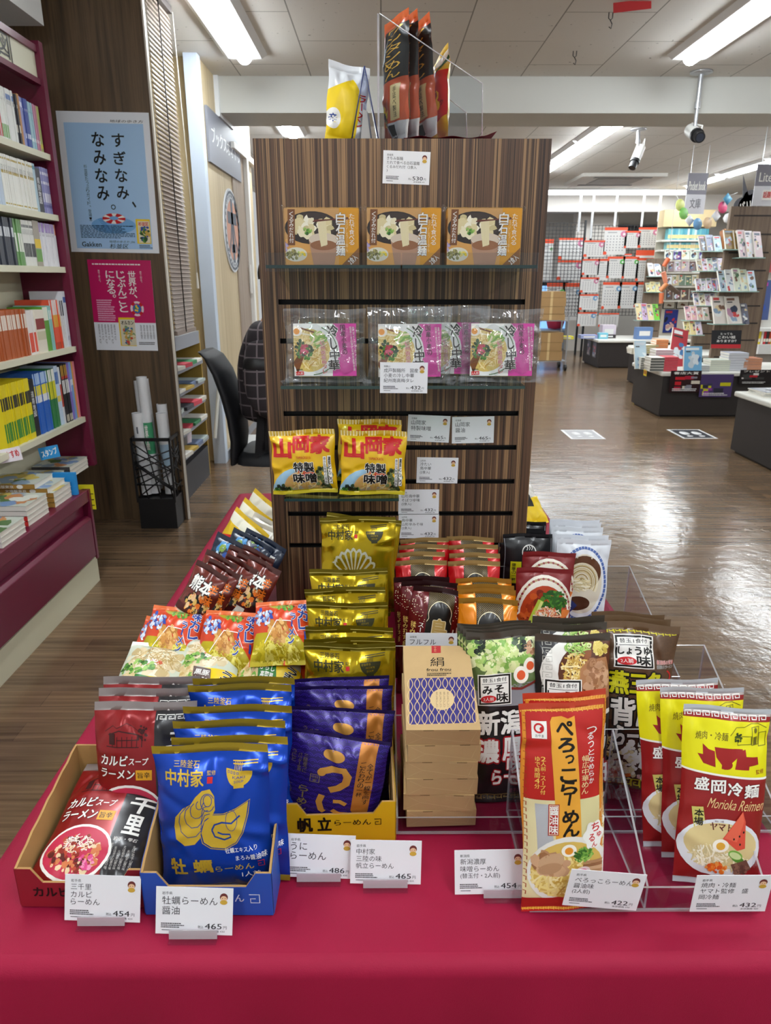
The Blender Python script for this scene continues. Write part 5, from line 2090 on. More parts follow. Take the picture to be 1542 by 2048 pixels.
def umen_mesh():
    mb = MB().box((-BXW / 2, 0, 0), (BXW / 2, BXD, BXH), OCH)
    a = Art(BXW, BXH, [(182, 372), (552, 372), (555, 642), (190, 642)])
    a.L = 1
    a.rect(182, 372, 470, 642, ink('#c89a60'))
    a.rect(182, 520, 470, 642, ink('#d8a055'), 1.2)
    a.ell(320, 465, 135, 78, ink('#2b211c'), L=1.5)
    a.ell(330, 455, 118, 62, ink('#3b2e28'), L=1.8)
    a.blobs(275, 460, 55, 45, PALEN, 34, 24, 3, 2)
    a.blobs(390, 465, 40, 38, PALEN, 20, 22, 4, 2)
    a.blobs(300, 480, 26, 14, VEG, 12, 8, 5, 3)
    a.ell(240, 592, 56, 34, ink('#dcd8c6'), L=2.5)
    a.blobs(225, 595, 36, 22, [ink('#8c8a52'), ink('#6e6a3c'), ink('#a9a060')], 30, 8, 6, 3)
    a.blobs(268, 588, 20, 16, [YEL, ink('#e6d67a'), LGREEN], 14, 8, 7, 3.6)
    a.blobs(190, 555, 16, 20, [ink('#8a7ab0'), ink('#b0a4cc')], 8, 10, 8, 3)
    a.ell(378, 520, 74, 30, ink('#d9c8b4'), L=3)
    a.poly([(304, 520), (452, 520), (432, 642), (328, 642)], ink('#b28a70'), 2.9)
    a.ell(378, 548, 66, 24, ink('#94623f'), L=3.4)
    a.poly([(350, 430), (390, 428), (398, 545), (366, 556), (352, 480)], ink('#eadfb8'), 4)
    for i in range(6):
        a.line([(354 + i * 7, 432), (360 + i * 6, 490), (366 + i * 5, 552)], 2, PALEN[1], 4.5)
    a.line([(325, 436), (500, 418)], 6, ink('#5c2a1c'), 5)
    a.line([(330, 430), (505, 424)], 5, ink('#6e3524'), 5)
    a.poly([(455, 372), (555, 372), (558, 560), (470, 642), (455, 642)], ink('#d9981c'), 2)
    a.poly([(470, 642), (558, 556), (558, 642)], ink('#8a5a2a'), 3)
    a.vtext('白石温麺', 441, 392, 486, 600, WH, .03, 6, DBRN, .03)
    a.vtext('たれで食べる', 506, 398, 532, 548, WH, .01, 6)
    a.vtext('しろいしうーめん', 490, 410, 500, 580, ink('#e8d8b0'), 0, 6)
    a.rect(200, 378, 236, 548, ink('#7a4a24'), 5)
    a.vtext('くるみだれ付', 208, 388, 229, 538, WH, .01, 6)
    a.text('2食入', 500, 600, 548, 632, WH, .02, 6, rot=-42)
    bake(mb, a)
    return mb.mesh('ochre_carton')


um, fm = umen_mesh(), MB().box((-BXW / 2 - .0015, -.0015, 0), (BXW / 2 + .0015, BXD + .0015, BXH + .0015), FILM)
fm.tube([(BXW / 2 + .001, BXD * .4, BXH - .004), (BXW / 2 + .007, BXD * .4, BXH + .004), (BXW / 2 + .004, BXD * .4, BXH + .008)], [.006, .004, .001], FILM, 7)
fm.tube([(-BXW / 2 - .001, BXD * .4, BXH - .004), (-BXW / 2 - .005, BXD * .4, BXH + .004), (-BXW / 2 - .006, BXD * .4, BXH + .008)], [.006, .004, .001], FILM, 7)
fm = fm.mesh('shrink_film')
for cx, l in ((645, 'left ochre noodle box in shrink film on the top glass shelf'), (807, 'middle ochre noodle box in shrink film on the top glass shelf'), (966, 'right ochre noodle box in shrink film on the top glass shelf')):
    p = PY(cx, 523, D - .125)
    o = thing('noodle_box', l, 'food box', (p.x, D - .125, ZS1 + .0006), (0, 0, 0), 'shrink-wrapped noodle boxes')
    part('carton_body', um, o)
    part('shrink_film', fm, o)

# ---------------------------------------------------------------- cold noodles in clear bags
CLEAR = clear_mat('clear_bag_film', '#fafbfc', .09, .06, bump=.8, bscale=26, haze=.05)
HW, HH = .128, .105


def hiyashi_mesh():
    mb = MB().box((-HW / 2, 0, 0), (HW / 2, .0025, HH), ink('#e8e6e2'))
    a = Art(HW, HH, [(222, 938), (548, 962), (525, 1215), (195, 1200)])
    a.L = 1
    MAG = ink('#d0489e')
    a.poly([(432, 940), (560, 955), (530, 1220), (400, 1220), (440, 1110)], MAG)
    a.ell(300, 1075, 150, 135, ink('#e9ecea'), L=2)
    a.arc(300, 1075, 138, 123, 5, ink('#5a7a4c'), -60, 90, L=2.4)
    a.ell(285, 1075, 118, 108, ink('#d9c06a'), L=2.6)
    a.strands(285, 1075, 112, 100, NOOD, 110, 6, 5, 3)
    a.line([(250, 960), (360, 1000)], 8, BRN, 5.5)
    a.line([(240, 985), (350, 1010)], 8, CREAMINK, 5.5)
    a.poly([(198, 1130), (240, 1080), (262, 1100), (215, 1190)], BRN, 5.4)
    a.strands(340, 1030, 55, 50, [LGREEN, VEG[1], CREAMINK], 40, 8, 6, 5.6, ang=-25, curl=.3)
    a.blobs(262, 1070, 52, 46, [DGREEN, VEG[0], ink('#1a3a18')], 50, 12, 7, 6.8)
    a.blobs(262, 1070, 26, 24, [ink('#c23a52'), ink('#d8607a'), ink('#a82a40')], 24, 9, 8, 8)
    a.egg(236, 976, 30, EGGW, ink('#ee9a2a'), 8)
    a.L = 10
    a.text('冷', 398, 960, 452, 1015, K, .04, out=WH, ow=.04)
    a.text('し', 408, 1022, 440, 1078, K, .04, out=WH, ow=.04)
    a.text('中', 398, 1082, 448, 1128, K, .04, out=WH, ow=.04)
    a.text('華', 386, 1130, 442, 1180, K, .04, out=WH, ow=.04)
    a.vtext('国産小麦の', 466, 962, 490, 1108, K, .02, 10)
    a.vtext('紀州南高梅タレ', 352, 1032, 376, 1196, RED, .02, 10, WH, .03)
    a.vtext('国産小麦の麺と紀州南高梅使用', 512, 975, 522, 1190, WH, 0, 10)
    a.vtext('素材だけで作った麺', 526, 975, 536, 1170, WH, 0, 10)
    a.rect(205, 1178, 248, 1196, RED, 10)
    a.text('1人前', 209, 1181, 244, 1193, WH, .02, 11)
    a.text('調理例', 208, 1164, 244, 1174, K, 0, 10)
    bake(mb, a)
    return mb.mesh('printed_card')


def film_bag(W, H, T, seed):
    mb, nn = MB(), []
    kw = dict(seal=.02, bot=.01, ncr=30, amp=.008, wave=.008, fat=.4)
    sheet(mb, bag_surf(W, H, T, seed, **kw), W, 0, H, 30, 30, CLEAR, False, nn)
    sheet(mb, bag_surf(W, H, T, seed, back=True, **kw), W, 0, H, 20, 20, CLEAR, True, nn)
    for s in (-1, 1):       # flared film corners
        mb.tube([(s * W * .46, -.004, .004), (s * W * .52, -.006, .001), (s * W * .56, -.01, .004)], [.006, .005, .0008], CLEAR, 6)
        nn += [(0, -1, 0)] * 18
    return finish(mb, 'clear_bag', nn)


hm = hiyashi_mesh()
fb = [film_bag(.168, .148, .05, 5), film_bag(.172, .152, .05, 9)]
nb = MB()
nb.grid(lambda u, v: ((u - .5) * .112, .008 + .03 * (1 - (2 * v - 1) ** 2) ** .5, .004 + v * .09), 10, 10, ink('#d9c98a'))
nb.grid(lambda u, v: ((.5 - u) * .112, .008, .004 + v * .09), 1, 1, ink('#d9c98a'))
nb = nb.mesh('noodle_block')
for cx, cy, Y, k, rz, l in ((652, 752, D - .105, 0, 1, 'left cold-noodle pack in a clear bag on the middle shelf'), (893, 772, D - .07, 1, -4, 'cold-noodle pack in a clear bag standing behind the middle one'),
                            (818, 780, D - .12, 1, 3, 'middle cold-noodle pack in a clear bag, price card hanging before it'), (1000, 752, D - .105, 0, -2, 'right cold-noodle pack in a clear bag on the middle shelf')):
    p = PY(cx, cy, Y)
    o = thing('bagged_noodle_pack', l, 'noodle pack', (p.x, Y, ZS2 + .001), (R(-4), 0, R(rz)), 'cold noodles in clear bags')
    part('clear_bag', fb[k], o)
    part('printed_card', hm, o, loc=(0, -.012, .014))
    part('noodle_block', nb, o, loc=(0, -.008, .008))
p = PY(*t1(777, 1228), D - DEP - .006)
single('price_card', card_mesh('和歌山', ['成戸製麺所　国産', '小麦の冷し中華', '紀州南高梅タレ'], '432', '400'), 'price card hanging from the middle glass shelf before the middle clear bag', 'price card', 'white price cards on the tower', loc=(p.x, D - DEP - .006, p.z - CH / 2), rot=(0, R(.5), 0))

# ---------------------------------------------------------------- yellow ramen bags on the small shelf
for cx, Y, rl, yw, dz, l in ((612, D - .115, -3, -4, .0, 'left yellow ramen bag with red brush letters on the small glass shelf'), (745, D - .125, 2, 3, .0, 'right front yellow ramen bag on the small glass shelf'), (738, D - .06, 1, 0, .012, 'yellow ramen bag standing behind the right front one')):
    p = PY(cx, 990, Y)
    put('yamaoka', l, 'noodle pack', 'yellow instant ramen bags', (p.x, Y, ZS3 + .0015 + dz), (R(-6), R(rl), R(yw)))

# ---------------------------------------------------------------- things on top of the tower
TZ = TWZ + .001
TY = D + .035


def stick_art():
    a = Art(.1, .235)
    a.L = 1
    a.rect(10, 22, 100, 120, K)
    a.vtext('ワンタンめん', 26, 24, 84, 118, M('#d8a63a', .35, .3), .0, 2)
    a.rect(50, 130, 82, 196, ink('#c9b27a'), 2)
    a.vtext('手延べ製法', 60, 134, 72, 192, K, 0, 3)
    a.rect(34, 200, 100, 236, ink('#b8b4b0'), 2)
    a.rect(40, 204, 60, 232, K, 3)
    a.blobs(20, 180, 18, 24, [DBRN, ORG, YEL], 20, 8, 3, 2)
    return a


pouch_type('stick', 'noodle_pack', .1, .235, .03, M('#b5481a', .34, .1, coat=.3), stick_art(), .014, M('#c9591f', .3, .1, coat=.3), None, .01, seed=111, ncr=14, amp=.003)
for cx, yw, rl, dy, l in ((792, -60, -3, .0, 'left orange and black noodle pack on top of the tower, against the clear wall'), (815, -62, -6, .0, 'middle orange and black noodle pack on top of the tower, orange side outward'), (850, -60, -12, .0, 'right orange and black noodle pack leaning left on top of the tower')):
    p = PY(cx, 277, TY + .04)
    put('stick', l, 'food pack', 'orange noodle packs on the tower top', (p.x, TY + .04 + dy, TZ + .004), (R(-2), R(rl), R(yw)))
a = Art(.09, .15)
a.L = 1
a.poly([(0, 60), (60, 30), (80, 60), (70, 167), (0, 167)], YEL, 1)
a.vtext('ラーメン', 72, 60, 94, 130, RED, .03, 2)
a.ell(14, 120, 18, 22, WH, L=2)
a.text('辛', 4, 110, 22, 128, ink('#2a4a9a'), .03, 3)
pouch_type('whiteyellow', 'noodle_pack', .09, .15, .03, M('#dfe2e6', .32, .05, coat=.3), a, .014, None, None, .01, seed=113, ncr=16, amp=.003)
p = PY(694, 277, TY + .03)
put('whiteyellow', 'white and yellow noodle pack at the left end of the tower top', 'food pack', None, (p.x - .004, TY + .03, TZ), (R(-4), R(6), R(20)))
p = PY(898, 277, TY + .06)
put('redyellow', 'colourful pouch leaning right behind the orange packs on the tower top', 'food pouch', None, (p.x - .02, TY + .1, TZ), (R(-3), R(-12), R(-75)))
# folded clear tent card with blue edges
BE = M('#2c3560', .3)
p = PY(731, 277, TY + .05)
o = thing('tent_card', 'clear blue-edged tent stand beside the white and yellow pack', 'display stand', (p.x, TY, TZ), (0, 0, 0))
hgt = PY(731, 132, TY).z - TZ
FILM2 = clear_mat('tent_film', '#dfe3ef', .08, .1, haze=.08)
for s in (-1, 1):
    part('tent_side', MB().slab([(0, 0, hgt), (0, .12, hgt), (s * .028, .12, 0), (s * .028, 0, 0)], (s * .0012, 0, 0), FILM2), o)
    part('blue_edge', MB().tube([(0, 0, hgt), (s * .028, 0, .001)], .0013, BE, 6), o)
single('folded_leaflet', MB().slab([(-.01, 0, 0), (.012, 0, 0), (.004, 0, .06), (-.004, 0, .062)], (.004, .06, 0), M('#b9b4ae', .6)), 'small grey leaflet inside the clear tent stand', 'leaflet', loc=(p.x, TY + .02, TZ))
# brochure rack: upright clear wall and sloping side panels
o = thing('brochure_rack', 'tall clear acrylic rack with sloping sides holding the orange packs', 'display rack', (0, 0, 0))
x0 = PY(759, 277, TY).x
zt = PY(759, 27, TY).z
part('upright_wall', plate(MB(), [(x0, TY, TZ), (x0, TY + .16, TZ), (x0, TY + .16, zt), (x0, TY, zt)], -.004), o)
for dy, pts in ((.0, [(759, 27), (965, 168), (964, 277), (759, 277)]), (.15, [(850, 160), (932, 225), (934, 277), (850, 277)])):
    q = [PY(x, y, TY + dy) for x, y in pts]
    q = [Vector((v.x, TY + dy, max(v.z, TZ))) for v in q]
    part('side_panel', plate(MB(), q, .003), o)
    part('panel_edge', MB().tube([v + Vector((0, -.001, 0)) for v in q[:3]], .0011, ACR_EDGE, 6), o)
q = PY(895, 271, D + .02)
single('red_cloth', MB().grid(lambda u, v: (q.x - .09 + u * .19, D + .012 + v * .3, TZ + .002 + .004 * math.sin(u * 9) ** 2 * (1 - v) + (.012 * max(0, u - .88) / .12 if u > .88 else 0)), 30, 6, M_CLOTH), 'dark red cloth lying on the tower top, its edge curling at the right', 'cloth')
# ---------------------------------------------------------------- posters on the pillar
def flat_poster(label, quad, art_fn, bg_mat, W, H, Y, name='poster', px_quad=None):
    p = [PY(x, y, Y) for x, y in quad]
    c = sum(p, Vector()) / 4
    mb = MB().box((-W / 2, 0, 0), (W / 2, .0012, H), bg_mat)
    a = Art(W, H)
    art_fn(a)
    bake(mb, a)
    roll = math.atan2(-(p[1].z - p[0].z), p[1].x - p[0].x)
    m = Matrix.Rotation(roll, 3, 'Y')
    loc = Vector((c.x, Y, c.z)) - m @ Vector((0, 0, H / 2))
    return single(name, mb, label, 'poster', loc=loc, rot=(0, roll, 0))


PW = ink('#e9edf3')
PBL = ink('#a9cdf0')


def art_blue(a):            # 100 x ~150
    a.L = 1
    a.rect(7, 11, 93, 139, PBL)
    a.L = 2
    for i, ch in enumerate('すぎなみ'):
        a.text(ch, 58, 21 + i * 17.5, 71, 34 + i * 17.5, K, .03)
    a.text('、', 74, 89, 78, 95, K, .05)
    for i, ch in enumerate('なみなみ'):
        a.text(ch, 36, 20 + i * 18, 49, 34 + i * 18, K, .03)
    a.arc(52.5, 95, 2.2, 2.2, .9, K)
    a.vtext('杉並愛たっぷりガイド、登場！', 24, 52, 27.5, 110, K, 0)
    a.ell(51, 114, 25, 9, ink('#78aee0'))
    for i in range(9):
        x = 34 + (i * 37 % 36)
        a.line([(x, 108 + i * 1.5), (x + 3, 107.4 + i * 1.5), (x + 6, 108.2 + i * 1.5)], .5, ink('#3f7fc0'), 2.5)
    a.ell(52, 107, 13, 5.5, RED, L=3)
    for t in (20, 80, 140, 200, 260, 320):
        a.poly([(52 + 13 * math.cos(R(t)), 107 + 5.5 * math.sin(R(t))), (52 + 13 * math.cos(R(t + 26)), 107 + 5.5 * math.sin(R(t + 26))), (52 + 5 * math.cos(R(t + 26)), 107 + 2 * math.sin(R(t + 26))), (52 + 5 * math.cos(R(t)), 107 + 2 * math.sin(R(t)))], WH, 3.4)
    a.ell(52, 106.5, 5, 2, ink('#78aee0'), L=3.8)
    a.scribble(13, 114, 74, 128, 9, ink('#2a4a6a'), seed=4)
    a.text('Gakken', 13, 132, 35, 137, K, .03)
    a.text('地球の歩き方 J26', 44, 130, 73, 133, K, 0, shear=.2)
    a.text('杉並区', 44, 133.5, 65, 138.8, K, .02, shear=.2)
    a.text('地球の歩き方', 57, 7.5, 93, 10.2, K, .02, shear=.25)
    a.rect(76, 107, 92, 133, YEL)
    a.rect(78, 109, 91, 132, ink('#e6dcc0'), 3)
    a.text('杉並区', 79, 110, 90, 114, RED, .04, 4)
    a.blobs(85, 122, 6, 8, [GREEN, ink('#c8a44a'), ink('#2a4a9a'), ink('#d8c8a0'), DGREEN], 40, 2.2, 5, 4)
    a.scribble(78, 134, 93, 138, 3, K, seed=6)


def art_pink(a):            # 100 x ~138
    a.L = 1
    a.rect(0, 0, 100, 96, ink('#c2185f'))
    a.L = 2
    a.scribble(7, 5, 92, 8.5, 1, WH, seed=7)
    a.vtext('世界が、', 62, 16, 74, 64, WH, .03)
    a.vtext('じぶんごと', 44, 16, 57, 80, WH, .03)
    a.vtext('になる。', 27, 16, 40, 64, WH, .03)
    a.vtext('旅で知る。', 81, 16, 84, 36, WH)
    a.vtext('旅で学ぶ。', 15, 15, 18, 36, WH)
    a.arc(72, 74, 9, 10, 3.5, ink('#e8d9dc'), 0, 360)
    for t in (30, 120, 210, 300):
        a.arc(72, 74, 9, 10, 3.6, RED, t, t + 36, 6, 3)
    a.ell(72, 74, 6.4, 7, ink('#2f6fb0'), L=2.6)
    a.blobs(72, 74, 4, 5, [GREEN, YEL], 8, 2, 3, 3)
    a.scribble(8, 60, 36, 94, 10, ink('#e8b6cc'), seed=9)
    a.rect(40, 88, 66, 133, YEL)
    a.rect(42, 91, 66, 132, ink('#d9d2b8'), 3)
    a.text('オルカン', 44, 93, 64, 99, K, .04, 4)
    a.blobs(54, 116, 10, 14, [ink('#7d9a6a'), ink('#c8a04a'), ink('#3a6a9a'), ink('#c94a3a'), ink('#e0d4b0')], 60, 2.6, 5, 4)
    for i in range(6):
        a.vtext('資産形成の第一歩、旅して', 6 + i * 5, 99, 9 + i * 5, 130 - i % 2 * 6, K)
    for i in range(5):
        a.vtext('投資信託であの国旅行', 74 + i * 5, 99, 77 + i * 5, 122, K)
    a.scribble(70, 126, 96, 131, 2, K, seed=3)


def wdist(q, Y):
    p = [PY(x, y, Y) for x, y in q]
    return (p[1] - p[0]).length, (p[3] - p[0]).length


YP = PIL_Y - .002
q1 = [(112, 221), (298, 225), (320, 508), (140, 503)]
w, h = wdist(q1, YP)
flat_poster('large pale blue poster with big black vertical letters on the pillar', q1, art_blue, PW, w, h, YP)
q2 = [(173, 519), (300, 521), (317, 701), (195, 700)]
w, h = wdist(q2, YP)
flat_poster('smaller magenta and white poster under the pale blue one', q2, art_pink, PW, w, h, YP)

# ---------------------------------------------------------------- bookcase
BY = 3.9
BX = PY(130, 532, BY).x
BK = M('#cfcbb2', .6)
DEPTH = .24
Y_NEAR = 2.2
SHZ = [PY(98, 310, BY).z, PY(112, 431, BY).z, PY(130, 534, BY).z, PY(150, 692, BY).z, PY(168, 832, BY).z]
LEDX = PZ(200, 1160, 0).x
LEDY = PZ(200, 1160, 0).y
LEDZ = PX(187, 970, LEDX).z
hz0, hz1 = PY(84, 160, BY).z, PY(83, 92, BY).z
bc = thing('bookcase', 'tall maroon steel bookcase with cream shelves along the left wall', 'bookcase', (BX, BY, 0))
ob = Vector((-BX, -BY, 0))


def rel(mb):
    mb.v = [(p[0] - BX, p[1] - BY, p[2]) for p in mb.v]
    return mb


part('side_panel', rel(MB().box((BX - DEPTH, BY, LEDZ), (BX + .012, BY + .03, hz1 + .02), M_MAROON)), bc)
part('front_post', rel(MB().box((BX - .02, BY - .012, LEDZ), (BX + .02, BY + .03, hz1 + .02), M_MAROON)), bc)
part('back_panel', rel(MB().box((BX - DEPTH - .02, Y_NEAR, LEDZ), (BX - DEPTH, BY, hz1), BK)), bc)
for z in SHZ:
    part('shelf', rel(MB().box((BX - DEPTH, Y_NEAR, z - .028), (BX + .006, BY - .013, z), M_CREAM)), bc)
hb = MB().box((BX - .03, Y_NEAR, hz0), (BX - .004, BY - .015, hz1 - .03), M_CREAM)
hb.box((BX - .03, Y_NEAR, hz1 - .03), (BX + .008, BY - .013, hz1), M_MAROON)
hb.box((BX - .03, Y_NEAR, hz0 - .025), (BX + .008, BY - .013, hz0), M_MAROON)
hbo = part('header_board', rel(hb), bc)
a = Art(.15, .15)
a.L = 1
a.frame(5, 5, 95, 95, 5, K)
a.text('図', 18, 18, 82, 82, K, .02)
sg = MB()
bake(sg, a)
ph = PX(8, 90, BX)
g = part('header_letter', sg, hbo, loc=(-.002, ph.y - BY, (hz0 + hz1 - .03) / 2 - .07), rot=(0, 0, R(90)))
# lower cabinet with ledge
lc = thing('ledge_cabinet', 'maroon low cabinet with ledge and cream plinth under the bookcase', 'cabinet', (LEDX, LEDY, 0))


def rel2(mb):
    mb.v = [(p[0] - LEDX, p[1] - LEDY, p[2]) for p in mb.v]
    return mb


zp = PX(195, 1106, LEDX).z
part('plinth', rel2(MB().box((BX - DEPTH, .9, 0), (LEDX, LEDY, zp - .01), M('#d3d0b4', .6))), lc)
part('cabinet_body', rel2(MB().box((BX - DEPTH, .9, zp), (LEDX - .03, LEDY - .01, LEDZ - .03), M_MAROON)), lc)
part('ledge', rel2(MB().box((BX - DEPTH, .9, LEDZ - .06), (LEDX + .004, LEDY, LEDZ), M_MAROON)), lc, bevel=.004)
zd = PX(180, 1030, LEDX).z
part('drawer_front', rel2(MB().slab([(LEDX - .03, .9, zp + .005), (LEDX + .012, .9, zp + .005), (LEDX + .012, .9, zd - .012), (LEDX - .005, .9, zd), (LEDX - .03, .9, zd)], (0, LEDY - .03 - .9, 0), M_MAROON)), lc, bevel=.004)
part('corner_post', rel2(MB().box((LEDX - .03, LEDY - .012, zp - .02), (LEDX + .008, LEDY + .01, LEDZ), M_MAROON)), lc)

# ---------------------------------------------------------------- books
PAPER = M('#e6e2d6', .8)
_BM = {}


def book_mesh(th, h, dp, col, bands=(), txt=None, tcol='#1a1a1a'):
    key = (th, h, dp, col, bands, txt)
    if key in _BM:
        return _BM[key]
    c = M(col, .45)
    mb = MB()
    mb.box((-th / 2, .002, .003), (th / 2, dp - .004, h - .003), PAPER)
    mb.box((-th / 2, 0, 0), (th / 2, .0015, h), c)
    mb.box((-th / 2 - .0006, 0, 0), (-th / 2, dp, h), c)
    mb.box((th / 2, 0, 0), (th / 2 + .0006, dp, h), c)
    a = Art(th, h)
    hh = 100 * h / th
    a.L = 1
    for f0, f1, bc_ in bands:
        a.rect(0, hh * f0, 100, hh * f1, M(bc_, .45))
    if txt:
        n = len(txt)
        y0 = hh * .2
        a.vtext(txt, 24, y0, 76, y0 + min(hh * .6, n * 62), M(tcol, .5), .02, 2)
    bake(mb, a)
    _BM[key] = mb.mesh('book')
    return _BM[key]


def run(shelf, y, items):
    """fill a shelf from its far end (y) towards the viewer"""
    rnd = random.Random(int(shelf * 1000))
    for n, th, h, col, bands, txt, tcol, label, grp in items:
        for i in range(n):
            k = book_mesh(th, h, .17, col, bands, txt, tcol)
            y -= th + .0016
            single('book', k, label, 'book', grp, loc=(BX - .012 - rnd.uniform(0, .008), y + th / 2, shelf + .0005), rot=(0, 0, R(90)))
    return y


S = SHZ
y0 = BY - .02
run(S[0], y0, [
    (3, .009, .205, '#b9bf7a', ((.8, .9, '#e8d95a'),), None, '', 'olive-yellow thin spine at the far end of the top shelf', 'guides on the top shelf, far end'),
    (4, .009, .205, '#c98aa4', ((.75, .82, '#e6dce0'),), None, '', 'pink thin spine near the far end of the top shelf', 'pink guides on the top shelf'),
    (5, .009, .205, '#9fc3cf', ((.75, .82, '#e6eef0'),), '旅', '#4a6a7a', 'pale blue thin spine on the top shelf', 'pale blue guides on the top shelf'),
    (4, .010, .21, '#3f4f9a', ((.7, .8, '#cfd6e8'),), '都市', '#e6e8f0', 'dark blue spine on the top shelf', 'dark blue guides on the top shelf'),
    (3, .010, .21, '#8a8fc4', ((.1, .2, '#d8daea'),), None, '', 'lilac spine on the top shelf', 'lilac guides on the top shelf'),
    (1, .016, .215, '#b5814a', (), '街道', '#3a2410', 'tan spine alone on the top shelf', None),
    (3, .012, .21, '#2e2c34', ((.6, .75, '#c9c4b4'),), '地理', '#e8e4d8', 'black spine with white letters on the top shelf', 'black books on the top shelf'),
    (6, .011, .215, '#dfe0dc', ((.1, .2, '#4a6fae'),), '地図帳', '#26262a', 'white spine with blue patch on the top shelf', 'white books on the top shelf'),
    (5, .010, .215, '#e2e4de', ((.7, .95, '#6aa04a'),), '分県', '#2a2a2a', 'white spine with green foot on the top shelf', 'white and green books on the top shelf'),
    (8, .011, .215, '#e6dede', ((.45, .95, '#b8322e'),), '日本', '#8a1c1c', 'white spine with red lower half on the top shelf', 'white and red books on the top shelf'),
    (10, .011, .21, '#d9a4ac', ((.1, .2, '#b03a4a'),), None, '', 'rose spine at the near end of the top shelf', 'rose books on the top shelf')])
run(S[1], y0, [
    (7, .011, .21, '#8f8fc0', ((.1, .16, '#e0e0ea'), (.3, .36, '#e0e0ea'), (.55, .75, '#dcdce8'), (.8, .86, '#5a5a9a')), None, '', 'lilac and white striped spine on the second shelf', 'striped map books on the second shelf'),
    (1, .05, .2, '#3a3a3e', (), '県別地図', '#e8e8e8', 'dark grey divider board lettered vertically on the second shelf', None),
    (2, .012, .215, '#a9c4cf', ((.05, .12, '#4f8a9a'),), None, '', 'pale teal spine beside the dark divider', 'teal map books on the second shelf'),
    (24, .011, .215, '#e4e4dc', ((.06, .1, '#b39a3a'), (.3, .36, '#b39a3a'), (.92, .95, '#b39a3a')), '都道府県', '#3a3a40', 'white spine with gold bands on the second shelf', 'white and gold map books on the second shelf'),
    (16, .011, .21, '#b5c4d4', ((.1, .3, '#56749a'),), None, '', 'blue-grey spine at the near end of the second shelf', 'blue-grey map books on the second shelf')])
run(S[2], y0, [
    (2, .009, .2, '#e2e0e6', ((.0, .25, '#e07a4a'),), None, '', 'white spine with orange head at the far end of the third shelf', 'orange-headed maps on the third shelf'),
    (13, .0115, .2, '#e6e6ea', ((.0, .22, '#a084c4'),), '市街図', '#5a5a6a', 'white spine with violet head on the third shelf', 'violet-headed maps on the third shelf'),
    (1, .06, .205, '#a39a8c', ((.4, .6, '#e3c21c'), (.62, .9, '#6aa04a')), None, '', 'grey face-out booklet with a yellow and green picture on the third shelf', None),
    (8, .012, .2, '#e0e0da', ((.5, .8, '#26262c'), (.1, .16, '#6a6a6a')), '首都圏', '#26262c', 'white spine with black lower patch on the third shelf', 'black-patched maps on the third shelf'),
    (6, .012, .2, '#6a9a5a', ((.3, .7, '#e4e8dc'),), None, '', 'green and white spine on the third shelf', 'green maps on the third shelf'),
    (20, .012, .2, '#3a3e48', ((.2, .4, '#cfd4d8'),), None, '', 'dark spine at the near end of the third shelf', 'dark maps on the third shelf')])
run(S[3], y0, [
    (1, .03, .28, '#dfe2ea', ((.1, .2, '#4a6aae'), (.8, .88, '#c4c8d4')), None, '', 'white wire-bound album at the far end of the fourth shelf', None),
    (5, .010, .235, '#e0e0e0', ((.0, .32, '#2a2c3a'),), None, '', 'white spine with navy head on the fourth shelf', 'navy-headed books on the fourth shelf'),
    (7, .012, .24, '#e2573a', ((.0, .3, '#e6dcd8'), (.3, .55, '#e0a83a'), (.86, 1, '#b8401f')), '京都', '#f2e8d8', 'orange spine with white head on the fourth shelf', 'orange guide books on the fourth shelf'),
    (3, .010, .215, '#8fc4c0', ((.1, .3, '#dfe8e4'),), None, '', 'pale green spine on the fourth shelf', 'pale green books on the fourth shelf'),
    (1, .055, .21, '#5a9a2c', ((.0, .3, '#e2e6d4'),), None, '', 'green and white face-out book on the fourth shelf', None),
    (1, .09, .2, '#e2dccb', ((.2, .45, '#8a2a2a'), (.5, .7, '#c9c4a4')), None, '', 'cream face-out book with a dark red shape on the fourth shelf', None),
    (6, .012, .2, '#e4e0dc', ((.5, .95, '#e04a2c'),), None, '', 'white spine with orange foot on the fourth shelf', 'orange-footed books on the fourth shelf'),
    (24, .012, .21, '#b05a2c', ((.1, .4, '#e4d8c8'),), None, '', 'brown spine at the near end of the fourth shelf', 'brown books on the fourth shelf')])
